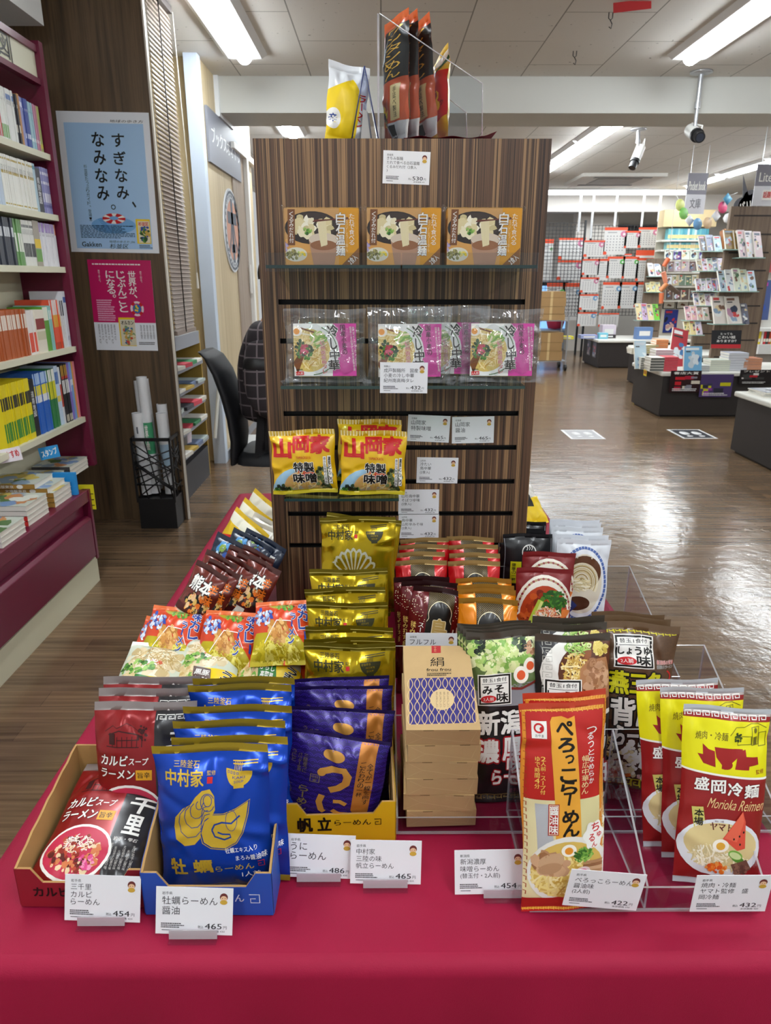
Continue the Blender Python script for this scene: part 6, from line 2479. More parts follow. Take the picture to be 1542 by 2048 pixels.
run(S[4], y0, [
    (2, .007, .3, '#e08a94', (), None, '', 'pink thin spine at the far end of the fifth shelf', 'pink maps on the fifth shelf'),
    (2, .007, .3, '#e0a84a', (), None, '', 'amber thin spine near the far end of the fifth shelf', 'amber maps on the fifth shelf'),
    (3, .008, .3, '#7aa6dc', ((.3, .4, '#dfe6f0'),), None, '', 'sky blue thin spine on the fifth shelf', 'sky blue maps on the fifth shelf'),
    (3, .008, .3, '#8a7ac4', ((.3, .5, '#dcd8ec'),), None, '', 'violet thin spine on the fifth shelf', 'violet maps on the fifth shelf'),
    (6, .012, .3, '#1e1e22', ((.02, .2, '#b58a2a'), (.2, .25, '#c93a2a'), (.27, .5, '#e2e2e0'), (.86, .98, '#c9c4b0')), None, '', 'black spine with gold head and white middle on the fifth shelf', 'black road maps on the fifth shelf'),
    (2, .012, .29, '#d9dce0', ((.3, .7, '#b8402c'),), None, '', 'white spine with red middle on the fifth shelf', 'red and white road maps on the fifth shelf'),
    (3, .012, .3, '#bcd0e4', ((.1, .3, '#4a6fae'), (.5, .6, '#e0d04a')), None, '', 'pale blue spine with yellow spot on the fifth shelf', 'pale blue road maps on the fifth shelf'),
    (7, .012, .29, '#2f7a46', ((.0, .2, '#e6e8e0'), (.2, .5, '#d9d21c')), None, '', 'green spine with yellow middle on the fifth shelf', 'green and yellow road maps on the fifth shelf'),
    (10, .012, .29, '#2a62b8', ((.0, .18, '#a9c4e4'), (.2, .36, '#e4d62a'), (.36, .48, '#e6e8ea')), None, '', 'blue spine with yellow band on the fifth shelf', 'blue and yellow road maps on the fifth shelf'),
    (1, .05, .27, '#17171a', (), '道路地図', '#e8e8e8', 'black divider board lettered vertically on the fifth shelf', None),
    (20, .012, .28, '#e2cf1c', ((.6, .9, '#3a8a3a'), (.2, .4, '#2a2a2a')), None, '', 'yellow spine with green foot at the near end of the fifth shelf', 'yellow road maps on the fifth shelf')])


def lying(label, grp, x, y, z, w, d, h, spine, bands=(), txt=None, rz=0):
    """book lying flat, spine to the viewer"""
    c = M(spine, .45)
    mb = MB()
    mb.box((-w / 2 + .002, .002, .001), (w / 2 - .002, d - .003, h - .001), PAPER)
    mb.box((-w / 2, 0, 0), (w / 2, .0012, h), c)
    mb.box((-w / 2, 0, h - .0008), (w / 2, d, h), M('#c9cfc4', .35))
    mb.box((-w / 2, 0, 0), (w / 2, d, .0008), M('#d9d6cc', .5))
    a = Art(w, h)
    hh = 100 * h / w
    a.L = 1
    if txt:
        a.text(txt, 20, hh * .2, 60, hh * .8, WH, .03)
        a.ell(72, hh * .5, 6, hh * .42, WH)
    bake(mb, a)
    b2 = MB()
    a = Art(w, d)
    a.L = 1
    r = random.Random(int(x * 1000 + z * 900))
    for i in range(14):
        a.blobs(r.uniform(10, 90), r.uniform(10, 100 * d / w - 10), 18, 14, [ink(r.choice(['#7d9ac4', '#c9b25a', '#dfe2d8', '#5a7a4a', '#8ea3b8', '#c98a5a']))], 3, 14, i, 1 + i * .1)
    bake(b2, a)
    o0 = len(mb.v)
    mb.v += [(p[0], p[2], h - p[1] + .0001) for p in b2.v]
    for f, k in zip(b2.f, b2.m):
        mb.f.append(tuple(i + o0 for i in f))
        mb.m.append(mb.mi(b2.mats[k]))
        mb.sm.append(False)
    return single('book', mb, label, 'book', grp, loc=(x, y, z), rot=(0, 0, R(rz)))


lx = LEDX - .13
ly = LEDY
for i in range(5):
    lying(('lowest', 'second', 'third', 'fourth', 'top')[i] + ' tan-spined book in the far stack on the maroon ledge', 'tan-spined books on the ledge', lx - .02 + (0, 0, 0, -.02, -.07)[i], ly - .30 - (0, 0, 0, .01, .02)[i], LEDZ + .0005 + i * .0235, .24, .19, .023, '#a8803a', (), '文庫版東京')
for i in range(4):
    lying(('lowest', 'second', 'third', 'top')[i] + ' white-spined red-tagged book in the near stack on the maroon ledge', 'white-spined books on the ledge', lx - .02, ly - .56, LEDZ + .0005 + i * .0225, .24, .2, .022, '#d9d6d0' if i > 1 else '#c8302c')
for i in range(3):
    lying(('lowest', 'middle', 'top')[i] + ' glossy book with pink cover in the nearest stack on the ledge', 'nearest books on the ledge', lx - .0, ly - .82, LEDZ + .0005 + i * .0215, .24, .2, .021, '#d8d4d0')
for i in range(9):
    lying('grey book lying in the back row of the ledge, layer %s' % ('one', 'two', 'three')[i % 3] + (' at the far end', ' in the middle', ' at the near end')[i // 3], 'grey books at the back of the ledge', BX - .1, 3.62 - .3 * (i // 3), LEDZ + .0005 + (i % 3) * .0205, .2, .24, .02, '#4a4a4e')
single('book_box', MB().slab([(0, 0, 0), (0, .02, 0), (0, .02, .11), (0, 0, .11)], (.11, 0, 0), M('#1e8fd8', .5)), 'bright blue box standing at the end of the far book stack', 'box', loc=(LEDX - .12, LEDY - .1, LEDZ + .0005))
yl = PX(196, 985, LEDX + .02)
single('note_sheet', MB().box((0, 0, 0), (.075, .002, .13), M('#e3d81c', .6)).box((.004, -.0006, .02), (.07, 0, .024), K).box((.004, -.0006, .05), (.07, 0, .054), K).box((.004, -.0006, .08), (.07, 0, .084), K), 'yellow note sheet hanging at the end of the maroon cabinet', 'note', loc=(LEDX - .05, LEDY + .013, LEDZ - .11))
for px, py, col, t, l in ((100, 905, '#1f8fd0', 'スタンプ', 'small blue sign card standing on the ledge books'), (22, 910, '#e6dfe6', 'おすすめ', 'small white and red sign card at the left on the ledge')):
    p = PX(px, py, LEDX - .15)
    mb = MB().box((-.045, 0, 0), (.045, .0015, .06), M(col, .5))
    a = Art(.09, .06)
    a.text(t, 10, 15, 90, 50, WH if col == '#1f8fd0' else RED, .03, rot=-6)
    bake(mb, a)
    single('sign_card', mb, l, 'sign', loc=p - Vector((0, 0, .03)), rot=(R(-10), R(-8), R(20)))

# ---------------------------------------------------------------- wire stand with map rolls
ub = PZ(325, 1058, 0)
stx, sty = ub.x - .02, ub.y + .12
wst = thing('map_stand', 'black openwork stand holding white map rolls before the pillar', 'stand', (stx, sty, 0))
sw = .115
sh = PY(325, 868, sty).z
part('solid_base', MB().box((-sw, -sw, 0), (sw, sw, sh * .34), M_BLACK), wst, bevel=.003)
for sx in (-1, 1):
    for sy in (-1, 1):
        part('corner_post', MB().box((sx * sw - .006, sy * sw - .006, sh * .3), (sx * sw + .006, sy * sw + .006, sh), M_BLACK), wst)
part('top_rim', MB().box((-sw, -sw - .006, sh - .02), (sw, -sw + .004, sh), M_BLACK).box((-sw, sw - .004, sh - .02), (sw, sw + .006, sh), M_BLACK).box((-sw - .006, -sw, sh - .02), (-sw + .004, sw, sh), M_BLACK).box((sw - .004, -sw, sh - .02), (sw + .006, sw, sh), M_BLACK), wst)
rr = random.Random(3)
for s in range(4):
    mb = MB()
    for i in range(11):
        z0_, z1_ = sh * rr.uniform(.34, .95), sh * rr.uniform(.34, .95)
        z1_ = max(z0_ - sh * .3, min(z0_ + sh * .3, z1_))
        if s == 0:
            mb.tube([(-sw, -sw, z0_), (sw, -sw, z1_)], .0045, M_BLACK, 5)
        elif s == 1:
            mb.tube([(sw, -sw, z0_), (sw, sw, z1_)], .0045, M_BLACK, 5)
        elif s == 2:
            mb.tube([(-sw, -sw, z0_), (-sw, sw, z1_)], .0045, M_BLACK, 5)
        else:
            mb.tube([(-sw, sw, z0_), (sw, sw, z1_)], .0045, M_BLACK, 5)
    for i in range(3):
        x_ = -sw + (i + .5) * 2 * sw / 3
        a_, b_ = (x_ + .03, x_ - .04)
        e0, e1 = {0: ((a_, -sw), (b_, -sw)), 1: ((sw, a_), (sw, b_)), 2: ((-sw, a_), (-sw, b_)), 3: ((a_, sw), (b_, sw))}[s]
        mb.tube([(e0[0], e0[1], sh * .34), (e1[0], e1[1], sh)], .0045, M_BLACK, 5)
    part('openwork_side', mb, wst)
ROLL = M('#e4e6e8', .5)
for dx, dy, top, band, t, l in ((-.065, .03, 762, None, None, 'left tall white map roll in the black stand'), (-.045, .07, 757, None, None, 'rear tall white map roll in the black stand'), (-.03, -.02, 754, '#3f9a6a', '世界全図', 'tall map roll with green and black label band in the stand'), (.05, .05, 808, None, None, 'short map roll at the right rear of the stand'),
                                 (.065, -.03, 826, '#a9c4d8', None, 'short map roll with pale blue print at the right of the stand'), (-.075, -.05, 826, None, None, 'short white map roll at the left front of the stand')):
    p = PY(300, top, sty + dy)
    h_ = p.z - .02
    o = thing('map_roll', l, 'map roll', (stx + dx, sty + dy, .21), (R(-1), R(-1.5), 0), 'map rolls in the stand')
    h_ -= .19
    ro = part('roll', MB().cyl((0, 0, 0), (0, 0, h_), .031, ROLL, 20, cap=False).cyl((0, 0, .01), (0, 0, h_ - .004), .0275, M('#c9ccd0', .6), 16), o)
    lb = MB()
    if band:
        lb.cyl((0, 0, h_ * .35), (0, 0, h_ * .62), .0314, M(band, .5), 20, cap=False)
        pass
    if not band:
        lb.box((-.004, -.0318, h_ * .76), (.005, -.0305, h_ * .84), M('#5a5f68', .6))
    part('printed_band', lb, ro)
    if t:
        a = Art(.03, .2)
        a.vtext(t, 20, 40, 80, 560, WH, .05)
        b3 = MB()
        bake(b3, a)
        part('lettering', b3, ro, loc=(0, -.0318, h_ * .34))

# ---------------------------------------------------------------- blind and mail shelf beside the pillar
SL = M('#8f7f74', .5)
bx = PIL_X - .0
by0, by1 = PIL_Y + .07, PIL_Y + .07 + .46
bz0 = PX(352, 668, bx).z
bl = thing('window_blind', 'brown slatted blind beside the pillar', 'blind', (bx, by0, CEIL))
mb = MB()
z = bz0 + .02
while z < CEIL - .05:
    mb.slab([(-.006, 0, z - CEIL + .013), (.006, 0, z - CEIL - .014), (.0075, 0, z - CEIL - .013), (-.0045, 0, z - CEIL + .014)], (0, by1 - by0, 0), SL)
    z += .025
part('slats', mb, bl)
part('head_rail', MB().box((-.02, -.005, -.045), (.02, by1 - by0 + .005, -.005), M('#3a3230', .5)), bl)
part('bottom_rail', MB().box((-.014, 0, bz0 - CEIL - .01), (.014, by1 - by0, bz0 - CEIL + .015), SL), bl)
part('ladder_cord', MB().tube([(.014, .2, -.04), (.015, .2, bz0 - CEIL)], .004, M('#2a2422', .6), 6), bl)
part('pull_cord', MB().tube([(.02, by1 - by0 + .02, -.03), (.03, by1 - by0 + .06, -1.1), (.03, by1 - by0 + .07, -1.5)], .003, M('#d9d6cc', .5), 6).cyl((.03, by1 - by0 + .07, -1.6), (.03, by1 - by0 + .07, -1.5), .009, M('#e4e0d4', .5), 10, .005), bl)

mx = PZ(376, 1000, 0).x
my0, my1 = PZ(376, 1000, 0).y - .12, PZ(427, 949, 0).y
ms = thing('mail_shelf', 'grey and yellow paper shelf in the corner behind the pillar', 'shelf', (mx, my0, 0))
GY = M('#8f9299', .5)
OCK = M('#b08f3c', .6)
mtop = PX(352, 668, mx).z - .02
L = my1 - my0
part('shelf_base', MB().box((-.42, 0, 0), (0, L, .24), M('#3c3d42', .5)), ms)
part('shelf_top', MB().box((-.42, 0, mtop - .09), (.0, L, mtop), GY), ms)
part('end_panel', MB().box((-.42, L, 0), (.0, L + .02, mtop), OCK), ms)
part('shelf_back', MB().box((-.44, 0, .24), (-.42, L, mtop), OCK), ms)
levels = [mtop - .21, mtop - .36, mtop - .5, mtop - .64, mtop - .80]
for zz in levels:
    part('tray', MB().box((-.42, 0, zz - .03), (.012, L, zz), GY), ms)
pc = ['#d8d4c8', '#c23a4a', '#3f8a5a', '#e6e2d8', '#c9a84a', '#6a7a9a', '#b8c4c0', '#4a4a52', '#d94a5a']
rr = random.Random(7)
for li, zz in enumerate(levels):
    for k in range(4):
        col = pc[(li * 3 + k) % len(pc)]
        single('paper_bundle', MB().slab([(-.3, 0, 0), (.03, .0, 0), (.03, .17, 0), (-.3, .17, 0)], (0, 0, .018 + .012 * rr.random()), M(col, .7)), '%s paper bundle on the %s tray of the grey shelf, %s' % ({'#d8d4c8': 'cream', '#c23a4a': 'red', '#3f8a5a': 'green', '#e6e2d8': 'white', '#c9a84a': 'yellow', '#6a7a9a': 'blue', '#b8c4c0': 'pale green', '#4a4a52': 'black', '#d94a5a': 'pink'}[col], ('top', 'second', 'third', 'fourth', 'lowest')[li], ('nearest the pillar', 'second from the pillar', 'third from the pillar', 'nearest the far end')[k]),
               'paper', 'paper bundles on the grey shelf', loc=(mx, my0 + .02 + k * (L - .2) / 3.4, zz + .001), rot=(0, 0, R(rr.uniform(-8, 8))))
CB = clear_mat('clear_bin_plastic', '#e8ecee', .08, .2, haze=.25)
for k in range(2):
    o = thing('clear_bin', ('near', 'far')[k] + ' clear plastic bin at the foot of the grey paper shelf', 'bin', (mx - .12, my0 + .18 + k * .26, .241), (0, 0, 0), 'clear bins')
    part('bin_body', MB().lathe([(.0, .0), (.1, .0), (.12, .26), (.116, .26), (.097, .004), (0, .004)], CB, 4), o, rot=(0, 0, R(45)))
    part('contents', MB().lathe([(.0, .02), (.09, .02), (.1, .18), (.0, .2)], M('#d8c9cf', .7, mottle=.4, mscale=20), 8), o)

# ---------------------------------------------------------------- shop sign and emblem on the wood wall
s0, s1 = PX(409, 230, WALL_X), PX(477, 340, WALL_X)
zt_, zb_ = PX(410, 212, WALL_X).z, PX(414, 322, WALL_X).z
SW, SH_ = s1.y - s0.y, zt_ - zb_
mb = MB().box((-SW / 2, 0, 0), (SW / 2, .02, SH_), M('#7d808b', .55))
a = Art(SW, SH_)
hh = 100 * SH_ / SW
a.text('ブックスオオトリ', 8, hh * .3, 96, hh * .62, M('#f2f4f8', .4), .0)
bake(mb, a, step=.0012)
single('shop_sign', mb, 'grey shop sign with white letters high on the wood wall', 'sign', loc=(WALL_X + .022, (s0.y + s1.y) / 2, zb_), rot=(0, 0, R(90)))
e0, e1 = PX(440, 462, WALL_X), PX(482, 462, WALL_X)
ez = PX(461, 380, WALL_X).z - PX(461, 545, WALL_X).z
er = min((e1.y - e0.y), ez) / 2
em = thing('emblem_disc', 'round emblem with a bold book character on the wood wall', 'emblem', (WALL_X + .012, (e0.y + e1.y) / 2, PX(461, 462, WALL_X).z), (0, 0, R(90)))
part('disc', MB().cyl((0, 0, 0), (0, .01, 0), er, M('#d9dde2', .4), 40), em)
a = Art(er * 2, er * 2)
a.L = 1
GYI = M('#5c6470', .5)
a.arc(50, 50, 46, 46, 3, GYI)
for i in range(30):
    t = i * 12
    a.line([(50 + 40 * math.cos(R(t)), 50 + 40 * math.sin(R(t))), (50 + 43 * math.cos(R(t + 4)), 50 + 43 * math.sin(R(t + 4)))], 3, GYI)
a.ell(50, 50, 36, 36, ink('#d9a48e'), L=1)
a.L = 2
a.rect(44, 12, 56, 88, GYI)
a.rect(22, 28, 78, 42, GYI)
a.line([(44, 42), (36, 60), (22, 76)], 5, GYI)
a.line([(56, 42), (64, 60), (78, 76)], 5, GYI)
a.rect(36, 66, 64, 76, GYI)
mb = MB()
bake(mb, a, step=.001)
mb.v = [(p[0], p[1] - .001, p[2]) for p in mb.v]
part('emblem_print', mb, em, loc=(0, 0, -er))
# tall thin poles leaning in the corner, low platform
pp = PY(427, 800, POST_Y - .2)
single('leaning_pole', MB().cyl((pp.x, POST_Y - .25, .25), (pp.x + .03, POST_Y - .12, PY(430, 780, POST_Y - .2).z), .014, M('#cfcfc8', .5), 10), 'thin white pole leaning in the corner by the pale post', 'pole')
single('low_platform', MB().box((WALL_X + .03, POST_Y + .05, 0), (WALL_X + .75, POST_Y + .6, .1), M('#b9bcbe', .5)), 'low grey platform on the floor behind the office chair', 'platform', bevel=.004)
# ---------------------------------------------------------------- office chair and the seated person behind the tower
CHY = 4.42
BLK = M('#15161b', .6, bump=.2, bscale=500)
seat = PY(515, 893, CHY)
cx0 = seat.x + .12
ch = thing('office_chair', 'black office chair with tall curved back seen from the side', 'chair', (cx0, CHY, 0))
prof = [(412, 700), (428, 712), (446, 742), (462, 785), (474, 830), (480, 872), (478, 915)]
pts = [PY(x, y, CHY) - Vector((cx0, CHY, 0)) for x, y in prof]
mb = MB()


def back_fn(u, v):
    t = v * (len(pts) - 1)
    i = min(int(t), len(pts) - 2)
    p = pts[i].lerp(pts[i + 1], t - i)
    ang = 2 * math.pi * u
    hw = .215 * (1 - .25 * max(0, .3 - v) / .3)
    th = .038 * (1 - .35 * abs(2 * v - 1) ** 3)
    k = (abs(math.cos(ang)) ** .5) * (1 if math.cos(ang) > 0 else -1)
    return (p.x + th * math.sin(ang), hw * k, p.z)


mb.grid(back_fn, 28, 24, BLK)
for i in (0, 1):
    base = [back_fn(j / 28, float(i)) for j in range(28)]
    mb.add(base, [tuple(range(28)) if i == 0 else tuple(reversed(range(28)))], BLK)
part('backrest', mb, ch)
sz = PY(515, 900, CHY).z


def seat_fn(u, v):
    a_ = 2 * math.pi * u
    r_ = (.24, .24, .235, .2)[min(3, int(v * 3.999))] if v > .02 else 0.001
    zz = (.0, .0, .04, .075)[min(3, int(v * 3.999))]
    k = 1 / max(abs(math.cos(a_)), abs(math.sin(a_))) ** .6
    return (r_ * math.cos(a_) * k, r_ * math.sin(a_) * k, sz - .05 + zz)


part('seat', MB().grid(seat_fn, 28, 6, BLK).add([seat_fn(j / 28, 1.0) for j in range(28)], [tuple(range(28))], BLK), ch)
part('back_support', MB().tube([(-.19, 0, sz - .03), (-.24, 0, sz - .02), (pts[-2].x, 0, pts[-2].z)], .02, M_BLACK, 8), ch)
part('gas_column', MB().cyl((0, 0, .09), (0, 0, sz - .05), .028, M_BLACK, 14), ch)
for i in range(5):
    t = R(72 * i + 190)
    sp = part('base_spoke', MB().tube([(0, 0, .1), (.16 * math.cos(t), .16 * math.sin(t), .09), (.29 * math.cos(t), .29 * math.sin(t), .065)], [.026, .02, .016], M_BLACK, 8), ch)
    part('caster', MB().cyl((.29 * math.cos(t) - .022 * math.sin(t), .29 * math.sin(t) + .022 * math.cos(t), .03), (.29 * math.cos(t) + .022 * math.sin(t), .29 * math.sin(t) - .022 * math.cos(t), .03), .03, M_BLACK, 14), sp)


def plaid():
    m = bpy.data.materials.new('dark_plaid')
    m.use_nodes = True
    nt = m.node_tree
    b = nt.nodes['Principled BSDF']
    b.inputs['Roughness'].default_value = .9
    tc = nt.nodes.new('ShaderNodeTexCoord')
    last = None
    for k, (ax, sc) in enumerate(((0, 95), (2, 95))):
        sp = nt.nodes.new('ShaderNodeSeparateXYZ')
        nt.links.new(tc.outputs['Object'], sp.inputs[0])
        m1 = nt.nodes.new('ShaderNodeMath')
        m1.operation = 'MULTIPLY'
        m1.inputs[1].default_value = sc
        nt.links.new(sp.outputs[ax], m1.inputs[0])
        m2 = nt.nodes.new('ShaderNodeMath')
        m2.operation = 'SINE'
        nt.links.new(m1.outputs[0], m2.inputs[0])
        m3 = nt.nodes.new('ShaderNodeMath')
        m3.operation = 'GREATER_THAN'
        m3.inputs[1].default_value = .93
        nt.links.new(m2.outputs[0], m3.inputs[0])
        if last is None:
            last = m3
        else:
            ad = nt.nodes.new('ShaderNodeMath')
            ad.operation = 'MAXIMUM'
            nt.links.new(last.outputs[0], ad.inputs[0])
            nt.links.new(m3.outputs[0], ad.inputs[1])
            last = ad
    mx_ = nt.nodes.new('ShaderNodeMixRGB')
    mx_.inputs['Color1'].default_value = rgb('#2a2428')
    mx_.inputs['Color2'].default_value = rgb('#6e6468')
    nt.links.new(last.outputs[0], mx_.inputs['Fac'])
    nt.links.new(mx_.outputs['Color'], b.inputs['Base Color'])
    return m


def skin(name, verts, edges, mat, parent, root=0, label=None, grow=1.0):
    """body from a jointed skeleton: (x, y, z, radius) per joint"""
    me = bpy.data.meshes.new(name)
    me.from_pydata([v[:3] for v in verts], edges, [])
    me.materials.append(mat)
    o = bpy.data.objects.new(name, me)
    COL.objects.link(o)
    if parent:
        o.parent = parent
    md = o.modifiers.new('skin', 'SKIN')
    md.use_smooth_shade = True
    for i, v in enumerate(verts):
        r_ = v[3]
        me.skin_vertices[0].data[i].radius = (r_ * grow, r_ * grow)
    me.skin_vertices[0].data[root].use_root = True
    s = o.modifiers.new('smooth', 'SUBSURF')
    s.levels = s.render_levels = 2
    if label:
        o['label'] = label
    return o


SKINM = M('#c9987a', .55)
px_ = PY(497, 760, CHY - .05)
sz += .05
per = thing('person', 'person in a dark plaid shirt seated on the office chair, half hidden behind the tower', 'person', (px_.x + .085, CHY - .02, 0))
per.scale = (1.13, 1.13, 1.13)
zs = sz - .01
V = [(0, 0, zs + .09, .11), (.01, 0, zs + .28, .1), (.03, 0, zs + .46, .11), (.06, 0, zs + .6, .055), (.08, 0, zs + .68, .055), (.11, 0, zs + .78, .085), (.115, 0, zs + .87, .08)]
E_ = [(0, 1), (1, 2), (2, 3), (3, 4), (4, 5), (5, 6)]


def limb(parent, joints):
    k = parent
    for j in joints:
        V.append(j)
        E_.append((k, len(V) - 1))
        k = len(V) - 1
    return k


for s in (-1, 1):
    h_ = limb(2, [(.03, s * .17, zs + .5, .06), (.0, s * .22, zs + .3, .048), (.03, s * .235, zs + .19, .04), (.16, s * .2, zs + .19, .036), (.27, s * .16, zs + .21, .028), (.33, s * .15, zs + .21, .028), (.36, s * .15, zs + .205, .024)])
    for f in range(4):
        limb(h_, [(.385, s * (.125 + .017 * f), zs + .2, .0085), (.415 + .006 * (1.5 - abs(f - 1.5)), s * (.12 + .019 * f), zs + .185, .008), (.43, s * (.12 + .019 * f), zs + .165, .007)])
    limb(h_ - 1, [(.345, s * .115, zs + .2, .009), (.37, s * .098, zs + .188, .008)])
    limb(0, [(.08, s * .09, zs + .07, .085), (.4, s * .1, zs + .06, .062), (.43, s * .1, zs - .12, .05), (.4, s * .1, .1, .035), (.42, s * .1, .05, .035), (.54, s * .11, .035, .03)])
body = skin('body', V, E_, SKINM, per)
Vb, Eb = V, E_
V, E_ = [(0, 0, zs + .06, .125), (.0, 0, zs + .2, .122), (.01, 0, zs + .36, .135), (.03, 0, zs + .5, .118), (.06, 0, zs + .6, .07)], [(0, 1), (1, 2), (2, 3), (3, 4)]
for s in (-1, 1):
    limb(3, [(.03, s * .17, zs + .51, .076), (.0, s * .222, zs + .3, .066), (.03, s * .238, zs + .185, .058), (.16, s * .2, zs + .19, .05), (.25, s * .168, zs + .208, .042)])
skin('shirt', V, E_, plaid(), per, grow=1.22, label='dark plaid long-sleeved shirt')
V, E_ = [(0, 0, zs + .1, .13)], []
for s in (-1, 1):
    limb(0, [(.08, s * .09, zs + .075, .1), (.4, s * .1, zs + .065, .076), (.435, s * .1, zs - .12, .064), (.4, s * .1, .1, .05)])
skin('trousers', V, E_, M('#16161a', .8), per, grow=1.2, label='black trousers')
for s in (-1, 1):
    skin('shoe', [(.39, s * .1, .05, .045), (.46, s * .105, .04, .045), (.56, s * .112, .032, .034)], [(0, 1), (1, 2)], M_BLACK, per)
hx, hz_ = .11, zs + .83
part('hair', MB().grid(lambda u, v: (hx - .012 + .098 * math.cos(6.283 * u) * math.sin(1.75 * v), .088 * math.sin(6.283 * u) * math.sin(1.75 * v), hz_ + .03 + .105 * math.cos(1.75 * v) - .02 * math.cos(6.283 * u) * -1 * v), 24, 12, M('#1c1614', .6)), per)
fc = MB()
fc.tube([(hx + .08, 0, hz_ + .02), (hx + .108, 0, hz_ - .02), (hx + .09, 0, hz_ - .028)], [.008, .012, .008], SKINM, 8)
for s in (-1, 1):
    fc.tube([(hx - .005, s * .085, hz_ + .02), (hx - .015, s * .096, hz_), (hx - .002, s * .088, hz_ - .03)], [.008, .011, .006], SKINM, 8)
part('face_features', fc, per)
ey = MB()
for s in (-1, 1):
    ey.cyl((hx + .078, s * .03, hz_ + .02), (hx + .09, s * .032, hz_ + .02), .009, M('#1a1412', .3), 10)
ey.tube([(hx + .084, -.022, hz_ - .055), (hx + .092, 0, hz_ - .057), (hx + .084, .022, hz_ - .055)], .005, M('#a05a50', .5), 6)
part('eyes_and_mouth', ey, per)
part('armband', MB().lathe([(.073, -.03), (.079, -.02), (.079, .02), (.073, .03)], M_BLACK, 18), per, loc=(.012, -.2, zs + .4), rot=(R(-12), R(4), 0))
# ---------------------------------------------------------------- far wall: hanging calendars on wire grids
def k2(x, y): return 1080 + x / 6.168, 420 + y / 6.168
def k1(x, y): return 1220 + x / 4.789, 400 + y / 4.789
def k3(x, y): return 1230 + x / 4.942, 620 + y / 4.942


CALW = M('#d9d8d6', .6)
CALR = M('#e2502c', .5)
DOT = M('#8f9094', .6)


def calendar(q, Y, label, spot, head=.1):
    x0, y0, x1, y1 = q
    a_, b_ = PY(*k2(x0, y0), Y), PY(*k2(x1, y1), Y)
    w, h = b_.x - a_.x, a_.z - b_.z
    o = thing('wall_calendar', label, 'calendar', ((a_.x + b_.x) / 2, Y, b_.z), (0, 0, 0), 'hanging calendars on the wire grid')
    hh = h * head
    mb = MB().box((-w / 2, 0, 0), (w / 2, .006, h - hh), CALW)
    a = Art(w, h)
    H = 100 * h / w
    a.L = 1
    rows, cols = 6, 6
    for r_ in range(rows):
        for c_ in range(cols):
            x, y = 12 + c_ * 14, H * (.3 + .62 * r_ / rows)
            a.rect(x, y, x + 5, y + H * .04, DOT)
    a.rect(14, H * .17, 55, H * .2, DOT)
    if spot:
        a.ell(84, H * .24, 13, 13, M(spot, .6), n=14, L=2)
        a.ell(86, H * .25, 6, 6, CALW, n=10, L=3)
    a.ell(7, H * .95, 9, 9, CALR, n=12, L=2)
    bake(mb, a, zr=(0, h - hh), step=.002)
    part('sheet', mb, o)
    part('red_header', MB().box((-w / 2 - .002, -.004, h - hh), (w / 2 + .002, .008, h), CALR), o)


PK, GN, BU = '#c97a9a', '#4fae4a', '#6a9ac4'
YC = 14.3
for q, s, l in (((550, 375, 785, 578), PK, 'calendar with pink mark, topmost of the left narrow column'), ((530, 605, 722, 800), PK, 'calendar with pink mark, second in the left narrow column'),
                ((505, 832, 715, 1018), PK, 'calendar with pink mark, third in the left narrow column'), ((495, 1040, 705, 1232), BU, 'calendar with blue mark, fourth in the left narrow column'),
                ((470, 1262, 685, 1432), BU, 'calendar with blue mark, lowest in the left narrow column'),
                ((805, 215, 1050, 552), PK, 'tall calendar in the top row, first from the left'), ((1052, 258, 1224, 470), PK, 'small calendar in the top row, second from the left'),
                ((1226, 215, 1444, 466), PK, 'calendar in the top row, third from the left'), ((1446, 215, 1620, 466), PK, 'calendar in the top row, rightmost'),
                ((720, 602, 832, 866), None, 'narrow plain calendar at the left of the second row'), ((838, 575, 1028, 842), GN, 'calendar with green mark, left in the second row'),
                ((1030, 575, 1198, 846), GN, 'calendar with green mark, right in the second row'), ((1200, 592, 1386, 876), BU, 'calendar with blue mark in the second row'),
                ((782, 890, 982, 1222), BU, 'two-month calendar, left in the third row'), ((986, 890, 1180, 1216), BU, 'two-month calendar, middle in the third row'),
                ((1184, 890, 1330, 1200), BU, 'two-month calendar, right in the third row'), ((730, 1272, 960, 1440), None, 'calendar hanging lowest, above the far table')):
    calendar(q, YC, l, s)
for q, s, l in (((235, 342, 545, 612), PK, 'upper wide calendar behind the black wire grid'), ((220, 622, 520, 862), PK, 'middle wide calendar behind the black wire grid'),
                ((90, 900, 284, 1340), GN, 'lower left tall calendar behind the black wire grid'), ((286, 900, 480, 1360), BU, 'lower right tall calendar behind the black wire grid'), ((40, 360, 135, 860), GN, 'calendar with green mark beside the tower edge')):
    calendar(q, 15.0, l, s)
for q, l in (((1190, 495, 1430, 590), 'flat red and white calendar packet under the top row'), ((1042, 540, 1130, 566), 'small red packet hanging between the calendars')):
    a_, b_ = PY(*k2(q[0], q[1]), YC), PY(*k2(q[2], q[3]), YC)
    single('calendar_packet', MB().box((a_.x, YC, b_.z), (b_.x, YC + .01, a_.z), CALR).box((a_.x, YC - .003, b_.z), (b_.x, YC, b_.z + (a_.z - b_.z) * .3), CALW), l, 'calendar packet')


